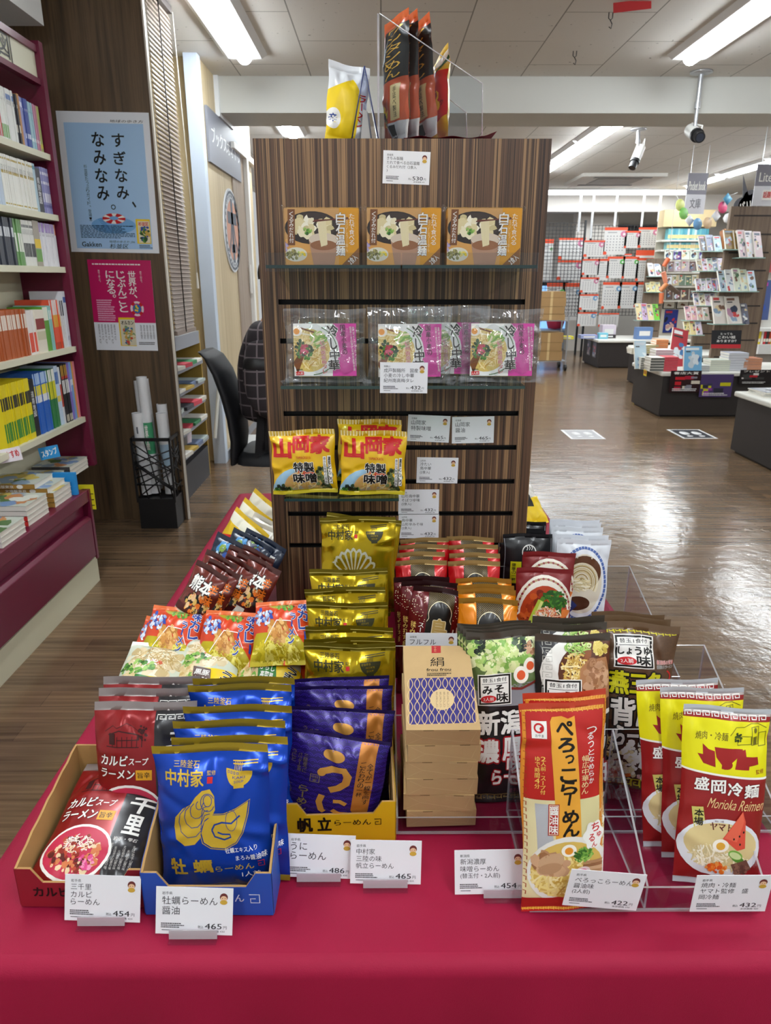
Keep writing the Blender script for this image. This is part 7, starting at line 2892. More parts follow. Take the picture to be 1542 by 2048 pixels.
def wire_grid(label, q, Y, nx, nz, foot=True):
    x0, y0, x1, y1 = q
    a_, b_ = PY(*k2(x0, y0), Y), PY(*k2(x1, y1), Y)
    o = thing('wire_grid', label, 'grid panel', ((a_.x + b_.x) / 2, Y, 0), (0, 0, 0), 'black wire grid panels')
    w = (b_.x - a_.x) / 2
    mb = MB()
    for i in range(nx + 1):
        x = -w + 2 * w * i / nx
        mb.box((x - .004, 0, b_.z), (x + .004, .006, a_.z), M_BLACK)
    for j in range(nz + 1):
        z = b_.z + (a_.z - b_.z) * j / nz
        mb.box((-w, .002, z - .004), (w, .008, z + .004), M_BLACK)
    part('mesh', mb, o)
    for s in (-1, 1):
        part('post', MB().box((s * w - .018, -.01, 0 if foot else b_.z), (s * w + .018, .026, a_.z + .05), M_BLACK), o)
    return o


wire_grid('black wire grid on feet beside the tower edge, calendars behind it', (30, 160, 470, 1310), 14.75, 12, 26)
wire_grid('black wire grid against the far wall carrying the calendar rows', (640, 190, 1560, 1300), YC + .06, 24, 26)
for i, (x, y0, y1) in enumerate(((488, 95, 270), (645, 95, 350), (938, 0, 200), (1262, 90, 205), (1480, -60, 140))):
    a_, b_ = PY(*k2(x, y0), YC - .1), PY(*k2(x, y1), YC - .1)
    single('hanging_rod', MB().cyl((a_.x, YC - .1, b_.z), (a_.x, YC - .1, CEIL), .02, M('#d6d8da', .4), 8), ('first', 'second', 'third', 'fourth', 'fifth')[i] + ' white rod from the left holding the calendar grids', 'rod', 'white rods over the calendar grids')
# far wall column and window
cx_ = PY(*k2(500, 1400), 15.6)
struct('pillar_2', MB().box((cx_.x - .25, 15.6, 0), (cx_.x + .6, 15.9, CEIL), M('#c9c4bd', .8)))
w0, w1 = PY(*k2(-400, 1310), 17.08), PY(*k2(370, 1640), 17.08)
win = struct('window_2', MB().box((w0.x, 17.06, .05), (w1.x, 17.09, 1.35), M('#7fb0e8', .3, emit=.55)))
part('window_frame', MB().box((w1.x - .05, 17.03, .0), (w1.x + .05, 17.06, 1.5), M_BLACK).box((w0.x, 17.03, 1.32), (w1.x, 17.06, 1.4), M_BLACK).box((w0.x + 1.2, 17.03, 0), (w0.x + 1.26, 17.06, 1.4), M_BLACK), win)
w0, w1 = PY(*k2(705, 185), 17.08), PY(*k2(1540, 340), 17.08)
struct('window_3', MB().box((w0.x, 17.04, w1.z), (w1.x, 17.09, w0.z), M('#3a3f4a', .3)))
pr = PY(*k2(190, 1380), 16.4)
struct('trim_4', MB().box((pr.x - 1, 16.1, 0), (pr.x + .8, 16.7, pr.z - .16), M('#b8c4d0', .5)))
single('red_bag', MB().lathe([(0, -.16), (.16, -.14), (.2, 0), (.17, .14), (0, .16)], M('#d83a5a', .6), 16), 'red bag before the bluish far window', 'bag', loc=(pr.x, 16.4, pr.z + .001))
# cardboard stacks on a wire trolley
tz = PZ(1100, 738, 0)
tr = thing('wire_trolley', 'wire trolley loaded with brown cartons at the tower edge', 'trolley', (tz.x - .1, tz.y, 0))
for s in (-1, 1):
    for t_ in (-1, 1):
        part('upright', MB().cyl((s * .3, t_ * .22, .08), (s * .3, t_ * .22, .9), .012, M_STEEL, 8), tr)
        part('caster', MB().cyl((s * .3 - .02, t_ * .22, .05), (s * .3 + .02, t_ * .22, .05), .05, M_BLACK, 12), tr)
for z in (.16, .82):
    part('wire_shelf', MB().box((-.32, -.24, z - .01), (.32, .24, z), M_STEEL), tr)
KRA = M('#8f6f45', .8)
for z0_, hs in ((.165, (.16, .14, .16)), (.825, (.1, .12, .14, .1))):
    z = z0_
    for i, h_ in enumerate(hs):
        single('brown_carton', MB().box((-.26 + .02 * i, -.2, 0), (.24 - .015 * (i % 2), .2, h_ - .004), KRA).box((-.02, -.2008, 0), (.02, -.2, h_ - .004), M('#b59a6a', .6)), 'brown carton on the %s shelf of the wire trolley, %s of its stack' % ('lower' if z0_ < .5 else 'upper', ('lowest', 'second', 'third', 'topmost')[i]), 'carton', 'brown cartons on the trolley', loc=(tr.location.x, tr.location.y, z))
        z += h_

# ---------------------------------------------------------------- island tables
TOPM = M('#d9d8d0', .4)


def island(label, x0, y0, x1, y1, h):
    o = thing('island_table', label, 'display table', ((x0 + x1) / 2, (y0 + y1) / 2, 0), (0, 0, 0), 'dark island tables with white tops')
    w, d = (x1 - x0) / 2, (y1 - y0) / 2
    part('plinth', MB().box((-w + .03, -d + .03, .02), (w - .03, d - .03, h - .045), M_DARK), o)
    part('kick', MB().box((-w + .06, -d + .06, 0), (w - .06, d - .06, .03), M_BLACK), o)
    part('white_top', MB().box((-w, -d, h - .045), (w, d, h), TOPM), o, bevel=.012)
    return o


q = PZ(1460, 902, 0)
R1H = PY(1466, 783, q.y).z
R1X = q.x
island('nearest dark island table at the right edge of the picture', R1X - .03, 4.5, R1X + 1.4, q.y + .03, R1H)
q = PZ(1320, 834, 0)
R2X, R2Y = q.x, q.y
R2H = PY(1327, 744, R2Y).z
q2_ = PZ(1261, 807, 0)
island('dark island table with red and purple posters on its front', R2X - .05, R2Y - .03, R2X + 1.75, q2_.y + .05, R2H)
q = PZ(1248, 762, 0)
R3X = q.x
R3Y0, R3Y1 = R2Y + 1.5, q.y
R3H = PY(1248, 690, q.y).z
island('dark island table behind the one with posters', R3X, R3Y0, R3X + .98, R3Y1, R3H)
q = PZ(1194, 736, 0)
R4X, R4Y = q.x, q.y
R4H = PY(1195, 680, R4Y).z
island('far dark island table before the calendars', R4X - .03, R4Y - .03, R4X + 1.6, R4Y + 1.0, R4H)


def sheet_poster(label, p_center, w, h, cols, text, rotz=0, seed=1, tcol=None):
    mb = MB().box((-w / 2, 0, 0), (w / 2, .002, h), ink(cols[0]))
    a = Art(w, h)
    H = 100 * h / w
    r = random.Random(seed)
    a.L = 1
    for i in range(9):
        x, y = r.uniform(0, 70), r.uniform(H * .2, H * .75)
        a.rect(x, y, min(98, x + r.uniform(12, 34)), min(H * .95, y + r.uniform(H * .08, H * .22)), ink(r.choice(cols[1:])), 1 + i * .1)
    if text:
        a.text(text, 10, H * .05, 90, H * .17, ink(tcol or '#f2efe8'), .03, 3)
    a.scribble(10, H * .8, 90, H * .95, 2, ink('#d8d8d8'), 3, seed)
    bake(mb, a, step=.0008)
    return single('poster', mb, label, 'poster', loc=p_center, rot=(0, 0, rotz))


def on_front(px, py, Y):
    return PY(px, py, Y)


p = PY(*k3(680, 815), R2Y - .036)
sheet_poster('red and black poster hanging on the front of the island table', (p.x, R2Y - .036, p.z), .34, .24, ['#2a0f14', '#c8202c', '#d8d0c0', '#b01c3a', '#8a8a98'], '書店大賞', 0, 3)
p = PY(*k3(985, 860), R2Y - .036)
sheet_poster('purple and green poster on the front of the island table', (p.x, R2Y - .036, p.z), .36, .25, ['#4a3a6a', '#3a3a52', '#c9c41c', '#5a8a5a', '#8a3a9a', '#2a2a3a'], None, 0, 5)
p = PY(*k3(1380, 735), R2Y - .036)
sheet_poster('black and red sign on the front of the island table near the picture edge', (p.x, R2Y - .036, p.z), .36, .16, ['#1a1416', '#d8d4d0', '#b8202c', '#3a3a3a'], 'プレゼント', 0, 7)
p = PX(*k3(295, 650), R2X - .052)
single('hanging_tag', MB().box((0, -.05, 0), (.002, .05, .16), M('#e0c81a', .5)).box((-.0006, -.04, .02), (0, .04, .06), M('#b5701a', .5)), 'small yellow tag hanging from the table edge', 'tag', loc=(R2X - .053, p.y, p.z))
p = PX(*k3(75, 480), R3X - .002)
single('hanging_tag', MB().box((0, -.09, 0), (.002, .09, .34), M('#e3c91c', .5)).box((-.0006, -.09, .0), (0, .09, .02), M('#c9a81a', .5)), 'long yellow tag hanging at the edge of the second island table', 'tag', loc=(R3X - .003, R3Y1 - .6, R3H - .36))
for i, yy in enumerate((R4Y + .25, R4Y + .6)):
    sheet_poster(('near', 'far')[i] + ' small picture poster on the side of the far island table', (R4X - .002, yy, .16), .2, .26, ['#6a6a7a', '#c9b5c0', '#8a94b8', '#b04a5a'], None, R(-90), 11 + i)


# ---------------------------------------------------------------- books and magazines on the islands
def cover_slab(w, h, th, base, seed, cols=None):
    mb = MB()
    mb.box((-w / 2, .0008, 0), (w / 2, th, h), PAPER)
    mb.box((-w / 2, 0, 0), (w / 2, .0008, h), ink(base))
    a = Art(w, h)
    H = 100 * h / w
    r = random.Random(seed)
    cols = cols or ['#c9d4dc', '#8aa0b8', '#d8c49a', '#7a5a4a', '#3a4458', '#c94a4a', '#e0e0dc', '#5a7a5a', '#b58aa0']
    a.L = 1
    for i in range(5):
        a.blobs(r.uniform(25, 75), r.uniform(H * .35, H * .85), 22, H * .15, [ink(r.choice(cols))], 2, 20, seed + i, 1 + i * .1)
    a.rect(8, H * .06, 8 + r.uniform(40, 84), H * .15, ink(r.choice(cols)), 2)
    a.rect(10, H * .19, 10 + r.uniform(20, 60), H * .23, ink('#3a3a3a'), 2)
    bake(mb, a, step=.0008)
    return mb.mesh('magazine')


BASES = ['#d9dde2', '#c9d2da', '#e2dcd2', '#8a94a8', '#d4c8d8', '#b8c8c0', '#e6e2dc', '#b5a48a', '#7a6a60', '#c4b8c8', '#a9c4d8', '#5a5a68']
_cv = {}


def mag_row(q, Y, n, where, dep=.09, lean=18, bases=None, seed=0, f=k1, over=1.12, shelf=True):
    """a tilted row of magazines standing on a narrow glass shelf; q: the row's box in the picture"""
    x0, y0, x1, y1 = q
    a_, b_ = PY(*f(x0, y0), Y), PY(*f(x1, y1), Y)
    w = (b_.x - a_.x) / n
    h = (a_.z - b_.z) / math.cos(R(lean))
    r = random.Random(seed + int(x0 + y0))
    bs = bases or BASES
    if shelf:
        o = thing('magazine_shelf', 'narrow glass shelf ' + where, 'shelf', ((a_.x + b_.x) / 2, Y, b_.z), (0, 0, 0), 'glass magazine shelves')
        part('glass_plate', MB().box((-(b_.x - a_.x) / 2 - .02, -.01, -.012), ((b_.x - a_.x) / 2 + .02, dep + .06, -.002), M('#9fc0b8', .15, coat=.3)), o)
    for i in range(n):
        base = r.choice(bs)
        k = (round(w, 3), round(h, 3), base, i % 3)
        if k not in _cv:
            _cv[k] = cover_slab(w * over, h * r.uniform(.86, 1.0), .02, base, seed * 7 + i)
        single('magazine', _cv[k], 'magazine %s, %s' % (where, ('leftmost', 'second', 'third', 'fourth', 'fifth')[i] if i < n - 1 or n == 1 else 'rightmost'), 'magazine', 'magazines ' + where,
               loc=(a_.x + w * (i + .5), Y + .004 * (i % 2), b_.z), rot=(R(-lean), R(r.uniform(-1, 1)), R(14)))


SLAT = ramp_mat('slatwall_oak', (40, 40, .4), ['#5a4a3e', '#6e5c4d', '#7d6a58', '#66554a'], .5, scale=1.0)


def slat_tower(label, x0, x1, z0, z1, Y, n):
    o = thing('slat_tower', label, 'display stand', ((x0 + x1) / 2, Y, z0), (0, 0, 0), 'brown slatted magazine towers')
    w, h = (x1 - x0) / 2, z1 - z0
    part('panel', MB().box((-w, 0, 0), (w, .05, h), SLAT), o)
    for i in range(n):
        z = h * (i + .5) / n
        part('slot', MB().box((-w * .85, -.002, z - .008), (w * .85, .0, z + .008), M('#2a221e', .6)), o)
    return o


def tower_at(label, q, Y, z0, n):
    a_, b_ = PY(*k1(q[0], q[1]), Y), PY(*k1(q[2], q[3]), Y)
    slat_tower(label, a_.x, b_.x, z0, a_.z, Y, n)


YA, YB, YC2 = R2Y + .62, R3Y0 + .75, R4Y + .55
tower_at('brown slatted magazine tower standing on the table with posters', (1165, 60, 1490, 900), YA, R2H + .001, 9)
tower_at('brown slatted magazine tower behind, on the second island table', (900, 500, 1120, 900), YB, R3H + .001, 9)
tower_at('short brown slatted tower on the far table beside the calendars', (360, 560, 500, 1000), YC2, R4H + .001, 6)
mag_row((1140, 270, 1300, 470), YA - .1, 2, 'on the top shelf of the near tower, gold covers', .09, 22, ['#9a7a3a', '#8a7440'], 1)
mag_row((1290, 265, 1470, 548), YA - .16, 3, 'on the top shelf of the near tower, red and white covers', .09, 22, ['#d8c4c8', '#e2dde0'], 2)
mag_row((1090, 652, 1410, 872), YA - .12, 5, 'on the middle shelf of the near tower', .09, 24, ['#c9d8e4', '#dfe4e6', '#b8ccd8', '#d4dcc8'], 3)
mag_row((1040, 900, 1270, 1185), YA - .14, 2, 'on the lower shelf of the near tower', .09, 22, ['#dcd4cc', '#c8b8b0'], 4)
mag_row((1235, 990, 1340, 1190), YA - .1, 2, 'at the right of the lower shelf of the near tower', .09, 22, ['#6a6a78', '#c4c8d0'], 5, shelf=False)
mag_row((890, 320, 1080, 488), YB - .1, 3, 'on the top shelf of the second tower', .09, 24, ['#a9c4d0', '#8a90a8', '#6a5a52'], 6)
mag_row((860, 545, 1095, 678), YB - .1, 5, 'on the second shelf of the second tower', .09, 24, None, 7)
mag_row((850, 738, 1090, 870), YB - .1, 5, 'on the third shelf of the second tower', .09, 24, ['#c8c4d4', '#d8c8b4', '#8a84b8'], 8)
mag_row((830, 885, 1080, 1010), YB - .1, 5, 'on the fourth shelf of the second tower', .09, 24, ['#d8c8d8', '#c4d0dc', '#e0dcc4'], 9)
mag_row((750, 1015, 960, 1150), YB - .2, 4, 'on the fifth shelf of the second tower', .09, 24, ['#c9bfb4', '#d8a8b0', '#b8a8a0'], 10)
mag_row((740, 1155, 890, 1290), YB - .26, 3, 'in the clear rack low on the second tower', .09, 24, ['#d8c88a', '#c4b8c8'], 11)
mag_row((390, 600, 500, 730), YC2 - .1, 2, 'on the top shelf of the far short tower', .09, 24, ['#c8b8b0', '#d8d4dc'], 12)
mag_row((365, 780, 490, 880), YC2 - .1, 3, 'on the middle shelf of the far short tower', .09, 24, ['#c4ccd8', '#e0d8a0'], 13)
mag_row((280, 985, 480, 1150), YC2 - .2, 4, 'on the low shelf of the far short tower', .09, 24, ['#c8b0d0', '#7ac44a', '#d8d8dc', '#e0d0a0'], 14)
# far wall shelves of teal books and face-out rows between the towers
YF = 13.6
fx0, fx1 = PY(*k1(560, 300), YF).x, PY(*k1(960, 300), YF).x
ftop = PY(*k1(700, 255), YF).z
fb_ = thing('far_bookcase', 'pale bookcase against the far wall with rows of teal books', 'bookcase', ((fx0 + fx1) / 2, YF + .1, 0))
fw = (fx1 - fx0) / 2 + .1
part('back_board', MB().box((-fw, .18, 0), (fw, .2, ftop + .15), M('#cfc8b8', .7)), fb_)
part('header', MB().box((-fw, -.08, ftop), (fw, .18, ftop + .28), M('#c9b48a', .6)), fb_)
for y in (380, 475, 572, 688, 822, 958):
    z = PY(*k1(700, y), YF).z
    part('shelf', MB().box((-fw, -.1, z - .03), (fw, .18, z), M('#d9d6cc', .6)), fb_)
r = random.Random(6)
for row, (yt, yb) in enumerate(((272, 378), (405, 473))):
    z0_, z1_ = PY(*k1(700, yb), YF).z, PY(*k1(700, yt), YF).z
    x = fx0 + .04
    i = 0
    while x < fx1:
        wd = r.uniform(.035, .05)
        c = r.choice(['#6ab0b8', '#4f9aa8', '#8ac0c4', '#5aa0b4', '#c4d4d4'])
        k = ('t', c, row)
        if k not in _cv:
            _cv[k] = MB().box((-.02, 0, 0), (.02, .15, z1_ - z0_), M(c, .5)).box((-.02, -.001, .02), (.02, 0, .08), M('#d9c48a', .5)).mesh('teal_book')
        single('book', _cv[k], 'teal spine on the %s row of the far bookcase' % ('top', 'second')[row], 'book', 'teal books on the %s row of the far bookcase' % ('top', 'second')[row], loc=(x, YF + .05, z0_ + .0005), rot=(0, 0, 0))
        x += .043
        i += 1
for q, n, wh, bs in (((530, 475, 930, 570), 5, 'face out on the third row of the far bookcase', ['#d8e4d8', '#4a5a9a', '#5a4a8a', '#dfe6da']), ((560, 580, 820, 684), 4, 'face out on the fourth row of the far bookcase', ['#b8a8b0', '#8a7a80']),
                     ((540, 712, 850, 818), 5, 'face out on the fifth row of the far bookcase', ['#6a7a6a', '#b8a888', '#d8dce0']), ((540, 850, 830, 955), 4, 'face out on the sixth row of the far bookcase', ['#5a4a44', '#9a8a78'])):
    mag_row(q, YF - .02, n, wh, .06, 8, bs, 21, over=1.0, shelf=False)
p = PY(*k1(1100, 1420), YA - .3)
mb = MB().box((-.17, 0, 0), (.17, .004, .2), ink('#17151a'))
a = Art(.34, .2)
a.text('とっても', 30, 8, 70, 15, WH, .02)
a.text('こわい話', 22, 18, 80, 27, WH, .03)
a.text('ありますか？', 18, 31, 84, 39, WH, .03)
a.rect(0, 46, 100, 59, ink('#b8242c'), 1)
bake(mb, a, step=.0008)
single('sign_board', mb, 'black sign board with white writing standing among the book stacks', 'sign', loc=(p.x, YA - .32, PY(*k1(1100, 1420), YA - .32).z), rot=(R(-10), 0, 0))


def stack(px, Y, z, n, th, w, d, col, edge, label, grp, f=k1, rz=0):
    x = PY(*f(px, 1000), Y).x
    for i in range(n):
        k = ('s', th, w, d, col, edge)
        if k not in _cv:
            _cv[k] = MB().box((-w / 2, 0, th * .12), (w / 2, d, th * .88), PAPER).box((-w / 2 - .002, -.002, 0), (w / 2 + .002, d, th * .12), M(col, .5)).box((-w / 2 - .002, -.002, th * .88), (w / 2 + .002, d, th * .995), M(col, .5)).box((-w / 2, -.001, th * .16), (w / 2, .001, th * .84), M(edge, .5)).mesh('stacked_book')
        single('book', _cv[k], label % ('lowest', 'second', 'third', 'fourth', 'fifth', 'sixth', 'seventh')[i], 'book', grp, loc=(x, Y, z + .0006 + i * th), rot=(0, 0, R(rz + (i * 37 % 5 - 2))))


zt2 = R2H
stack(520, R2Y + .05, zt2, 5, .03, .15, .2, '#d8d4cc', '#5a5c58', '%s black-spined book of the stack at the front table corner', 'black-spined books at the table corner')
stack(655, R2Y + .05, zt2, 6, .026, .15, .2, '#c83a48', '#d04a58', '%s red book of the red stack on the front table', 'red books on the front table')
stack(410, R2Y + .25, zt2, 5, .026, .12, .17, '#d6d6d0', '#8a8c88', '%s pale book of the stack at the left of the front table', 'pale books at the left of the front table')
stack(580, R2Y + .3, zt2, 7, .03, .2, .2, '#d8ccd0', '#c4b0b8', '%s pinkish book of the stack behind the red books', 'pinkish books on the front table')
stack(960, R2Y + .03, zt2, 3, .022, .18, .2, '#c9ccca', '#b4b8b8', '%s grey book of the low stack right of the blue standing book', 'low grey stack on the front table')
stack(1140, R2Y + .08, zt2, 5, .024, .22, .2, '#c4ccc0', '#d8dccc', '%s pale green book of the stack in the middle of the front table', 'pale green books on the front table')
stack(1310, R2Y + .1, zt2, 7, .028, .22, .22, '#b8bcc8', '#d4d6dc', '%s grey-blue book of the tall stack before the near tower', 'grey-blue tall stack on the front table')
stack(1460, R2Y + .1, zt2, 4, .034, .2, .22, '#b5785a', '#c48a6a', '%s brown book of the stack near the picture edge', 'brown books on the front table')
stack(330, R3Y0 + .1, R3H, 3, .026, .2, .2, '#d9d4c4', '#cfc8b4', '%s cream book of the stack at the left of the second table', 'cream books on the second table')
stack(440, R3Y0 + .15, R3H, 4, .028, .2, .2, '#dfd8c0', '#d0c48c', '%s yellowish book of the stack on the second table', 'yellowish books on the second table')
stack(545, R3Y0 + .15, R3H, 6, .03, .16, .2, '#e0a070', '#e8905a', '%s orange book of the stack on the second table', 'orange books on the second table')
for q, Y, col, l, ln in (((735, 1400, 885, 1605), R2Y - .01, '#7ab8e0', 'blue and white book standing upright at the table front', 12), ((270, 1340, 370, 1480), R2Y + .3, '#b8d0dc', 'pale blue book standing at the left of the front table', 20), ((600, 1200, 740, 1390), R2Y + .5, '#b83a44', 'red and white book tilted on the stand above the stacks', 25)):
    a_, b_ = PY(*k1(q[0], q[1]), Y), PY(*k1(q[2], q[3]), Y)
    zb0 = R2H + .001
    single('standing_book', cover_slab(b_.x - a_.x, a_.z - zb0, .025, col, int(q[0]), ['#dfe8ee', '#f0f2f4', '#4a7ab0', '#c9d4dc']), l, 'book', loc=((a_.x + b_.x) / 2, Y, zb0), rot=(R(-ln), R(14 if 'red' in l else 0), R(4)))
# far table oddments
zt4 = R4H
for x, y, w, d, h_, c, l in ((330, 1435, .26, .2, .05, '#d8cf3a', 'flat yellow packet on the far table'), (640, 1480, .3, .2, .06, '#9aa4d0', 'lilac packet on the far table'), (780, 1495, .1, .1, .07, '#c8303a', 'small red box on the far table'), (920, 1420, .24, .2, .22, '#d4c8d4', 'clear pinkish tub on the far table'), (810, 1430, .16, .12, .1, '#7ac4d8', 'light blue box on the far table'), (880, 1545, .3, .1, .06, '#3a3236', 'dark low box at the front edge of the far table'), (1290, 1470, .28, .15, .2, '#6a88b8', 'blue folded box on the far table')):
    p = PY(*k2(x, y), R4Y + .15)
    single('small_box', MB().box((-w / 2, 0, 0), (w / 2, d, h_), M(c, .5)).box((-w / 3, -.001, h_ * .3), (w / 3, 0, h_ * .7), M('#e8e6e2', .5)), l, 'box', loc=(p.x, R4Y + .12 + (y % 7) * .05, zt4 + .001))
# nearest table: glossy magazines lying in low piles
r = random.Random(9)
for c in range(3):
    for i in range(4):
        k = ('flat', (c + i) % 3)
        if k not in _cv:
            m_ = MB().box((-.11, -.14, 0), (.11, .14, .008), PAPER).box((-.11, -.14, .008), (.11, .14, .0098), M(('#b8bcc4', '#8a929c', '#c9c4c0')[(c + i) % 3], .25, coat=.3))
            for j in range(5):
                m_.box((-.1 + .03 * j, -.12 + .04 * j, .0098), (-.06 + .03 * j, -.06 + .035 * j, .0101), M(('#5a6470', '#d8dce0', '#3a3a44')[j % 3], .3))
            _cv[k] = m_.mesh('flat_magazine')
        single('magazine', _cv[k], '%s glossy magazine in the %s pile on the nearest island table' % (('lowest', 'second', 'third', 'topmost')[i], ('far', 'middle', 'near')[c]), 'magazine', 'glossy magazines on the nearest table', loc=(R1X + .16 + .05 * c, 6.1 - .34 * c, R1H + .0006 + i * .0104), rot=(0, 0, R(r.uniform(-6, 6))))

# ---------------------------------------------------------------- right edge: white shelf wall with picture covers
YR = 9.6
a_, b_ = PY(1480, 430, YR), PY(1560, 655, YR)
rw = thing('wall_rack', 'white wall rack at the right picture edge behind the towers', 'rack', (a_.x + .5, YR, 0))
part('rack_back', MB().box((-.1, .02, 0), (1.2, .06, a_.z), M('#cfcdc8', .6)), rw)
part('rack_shelf', MB().box((-.1, -.16, b_.z - .04), (1.2, .06, b_.z), M('#e2e2de', .5)), rw)
for q, l, bs in (((1482, 465, 1530, 560), 'dark colourful comic cover on the white wall rack', ['#3a3a52']), ((1488, 560, 1535, 640), 'orange and blue cover under the dark comic on the white wall rack', ['#4a5a8a']), ((1524, 300 + 165, 1570, 545), 'colourful cover at the very picture edge on the white rack', ['#a04a4a'])):
    u, v = PY(q[0], q[1], YR - .05), PY(q[2], q[3], YR - .05)
    single('comic_book', cover_slab(v.x - u.x, u.z - v.z, .02, bs[0], int(q[0]), ['#e07a3a', '#d8303a', '#3a5ab0', '#e8d8c0', '#c040a0', '#1a1a24']), l, 'book', loc=((u.x + v.x) / 2, YR - .06, v.z + .001), rot=(R(-5), 0, 0))
p = PY(1510, 690, YR)
for i in range(16):
    c = ['#c8303a', '#e0c83a', '#3a3a3a', '#e8e4dc', '#b84a2a'][i * 7 % 5]
    single('comic_book', MB().box((-.014, 0, 0), (.014, .12, .2), M(c, .5)).box((-.014, -.001, .03), (.014, 0, .07), M('#e6e0d0', .5)), ('red', 'yellow', 'black', 'white', 'rust')[i * 7 % 5] + ' comic spine in the low row under the white rack', 'book', ('red', 'yellow', 'black', 'white', 'rust')[i * 7 % 5] + ' comic spines in the low row', loc=(PY(1500, 690, YR - .1).x + .034 * i, YR - .12, PY(1500, 688, YR - .1).z))
part('low_shelf', MB().box((-.1, -.2, PY(1500, 688, YR - .1).z - .12), (1.2, .02, PY(1500, 688, YR - .1).z - .001), M('#e4e4e0', .5)), rw)

# ---------------------------------------------------------------- hanging signs, garland, mobile figures
def hang_sign(label, q, Y, top, bottom, rz=0):
    (x0, y0), (x1, y1) = q
    a_, b_ = PY(x0, y0, Y), PY(x1, y1, Y)
    w, h = b_.x - a_.x, a_.z - b_.z
    o = thing('hanging_sign', label, 'sign', ((a_.x + b_.x) / 2, Y, b_.z), (0, 0, rz), 'grey and white section signs')
    mb = MB().box((-w / 2, 0, h * .48), (w / 2, .01, h), M('#85838e', .5)).box((-w / 2, 0, 0), (w / 2, .01, h * .48), M('#d4d4da', .5))
    a = Art(w, h)
    H = 100 * h / w
    a.text(top, 8, H * .2, 92, H * .42, WH, .02)
    a.text(bottom, 22, H * .62, 78, H * .86, ink('#6a6a72'), .02)
    bake(mb, a, step=.0015)
    part('panel', mb, o)
    part('wires', MB().cyl((-w * .4, .005, h), (-w * .4, .005, CEIL - b_.z), .003, M_STEEL, 6).cyl((w * .4, .005, h), (w * .4, .005, CEIL - b_.z), .003, M_STEEL, 6), o)


hang_sign('grey and white hanging sign reading Pocket book', ((1377, 346), (1408, 428)), 9.6, 'Pocket book', '文庫', R(6))
hang_sign('grey and white hanging sign reading Literature, cut by the picture edge', ((1516, 328), (1588, 412)), 8.4, 'Literature', '文芸書', 0)
p = PY(1533, 400, 8.3)
mb = MB().box((-.09, 0, 0), (.16, .003, .1), WH)
a = Art(.2, .1)
a.text('話題の本', 8, 8, 90, 40, RED, .03)
bake(mb, a, step=.001)
single('paper_sign', mb, 'white paper sign with red writing below the Literature sign', 'sign', loc=(p.x + .04, 8.3, p.z))
tags = [((1360, 410), '#dfe68a', 'yellow-green round tag'), ((1367, 427), '#8ad06a', 'green tag'), ((1379, 441), '#e8ecf0', 'white square tag beside the green tag'), ((1395, 448), '#7ab0e0', 'blue tag'), ((1415, 446), '#e8c8a0', 'peach tag'), ((1432, 432), '#e6eaec', 'white square tag below the Pocket book sign'), ((1445, 415), '#d8507a', 'pink heart tag'), ((1455, 398), '#5aa0c4', 'blue square tag, highest of the garland')]
for (x, y), c, l in tags:
    p = PY(x, y, 9.3)
    single('garland_tag', MB().lathe([(0, 0), (.07, 0), (.07, .004), (0, .004)], M(c, .5), 4 if 'square' in l else 10), l + ' on the hanging garland', 'tag', 'paper tags of the garland', loc=p, rot=(R(84), 0, R(20)))
single('garland_string', MB().tube([PY(1352, 388, 9.31)] + [PY(x, y - 5, 9.31) for (x, y), _, _ in tags] + [PY(1475, 385, 9.31)], .004, M('#c8c8c8', .5), 5), 'thin string of the paper garland over the towers', 'string')
p = PY(1497, 412, 8.9)
cl_ = MB()
for dx, dz, rr_ in ((0, 0, .12), (.08, .03, .1), (-.08, .02, .09), (.03, .08, .09)):
    cl_.cyl((dx, 0, dz), (dx, .01, dz), rr_, M('#55555a', .6), 20)
cl_.slab([(-.06, .0, .1), (-.04, .0, .34), (.01, .0, .1)], (0, .01, 0), M('#55555a', .6))
a = Art(.3, .14)
a.text('パリワ', 12, 8, 88, 40, WH, .03)
b3 = MB()
bake(b3, a, step=.001)
cl_.add([(v[0] + .0, v[1] - .004, v[2] - .06) for v in b3.v], b3.f, WH)
single('cloud_sign', cl_, 'dark cloud-shaped hanging sign with white writing', 'sign', loc=p, rot=(0, R(-12), 0))
p = PY(1490, 436, 8.9)
w3 = MB()
for dx, dz, rr_ in ((0, .05, .09), (.05, -.04, .08), (-.05, -.02, .07), (.02, .12, .06), (.06, -.13, .07)):
    w3.cyl((dx, 0, dz), (dx, .01, dz), rr_, M('#e2e2e4', .6), 18)
w3.slab([(-.03, -.003, -.05), (.03, -.003, -.04), (.02, -.003, .1), (-.02, -.003, .08)], (0, .002, 0), M('#6a6a70', .6))
single('cutout_sign', w3, 'white cut-out paper figure hanging under the dark cloud sign', 'sign', loc=p)
p = PY(1470, 440, 8.95)
w3 = MB()
for dx, dz, rr_ in ((0, 0, .07), (-.08, .02, .06), (.06, .06, .05), (.05, -.08, .06), (.04, -.15, .05)):
    w3.lathe([(0, dz - rr_), (rr_ * .7, dz - rr_ * .7), (rr_, dz), (rr_ * .7, dz + rr_ * .7), (0, dz + rr_)], M('#e6e6e8', .6), 12, Matrix.Translation((dx, 0, 0)))
single('paper_pompom', w3, 'cluster of white paper flowers on top of the second tower', 'decoration', loc=p)
p = PY(1448, 470, YB + .025)
single('bottle_figure', MB().lathe([(0, 0), (.06, 0), (.07, .1), (.05, .2), (.06, .26), (0, .3)], M('#a86a3a', .5), 12), 'brown wooden figure standing between the magazine towers', 'figure', loc=(p.x, p.y, PY(*k1(1000, 500), YB).z + .001))
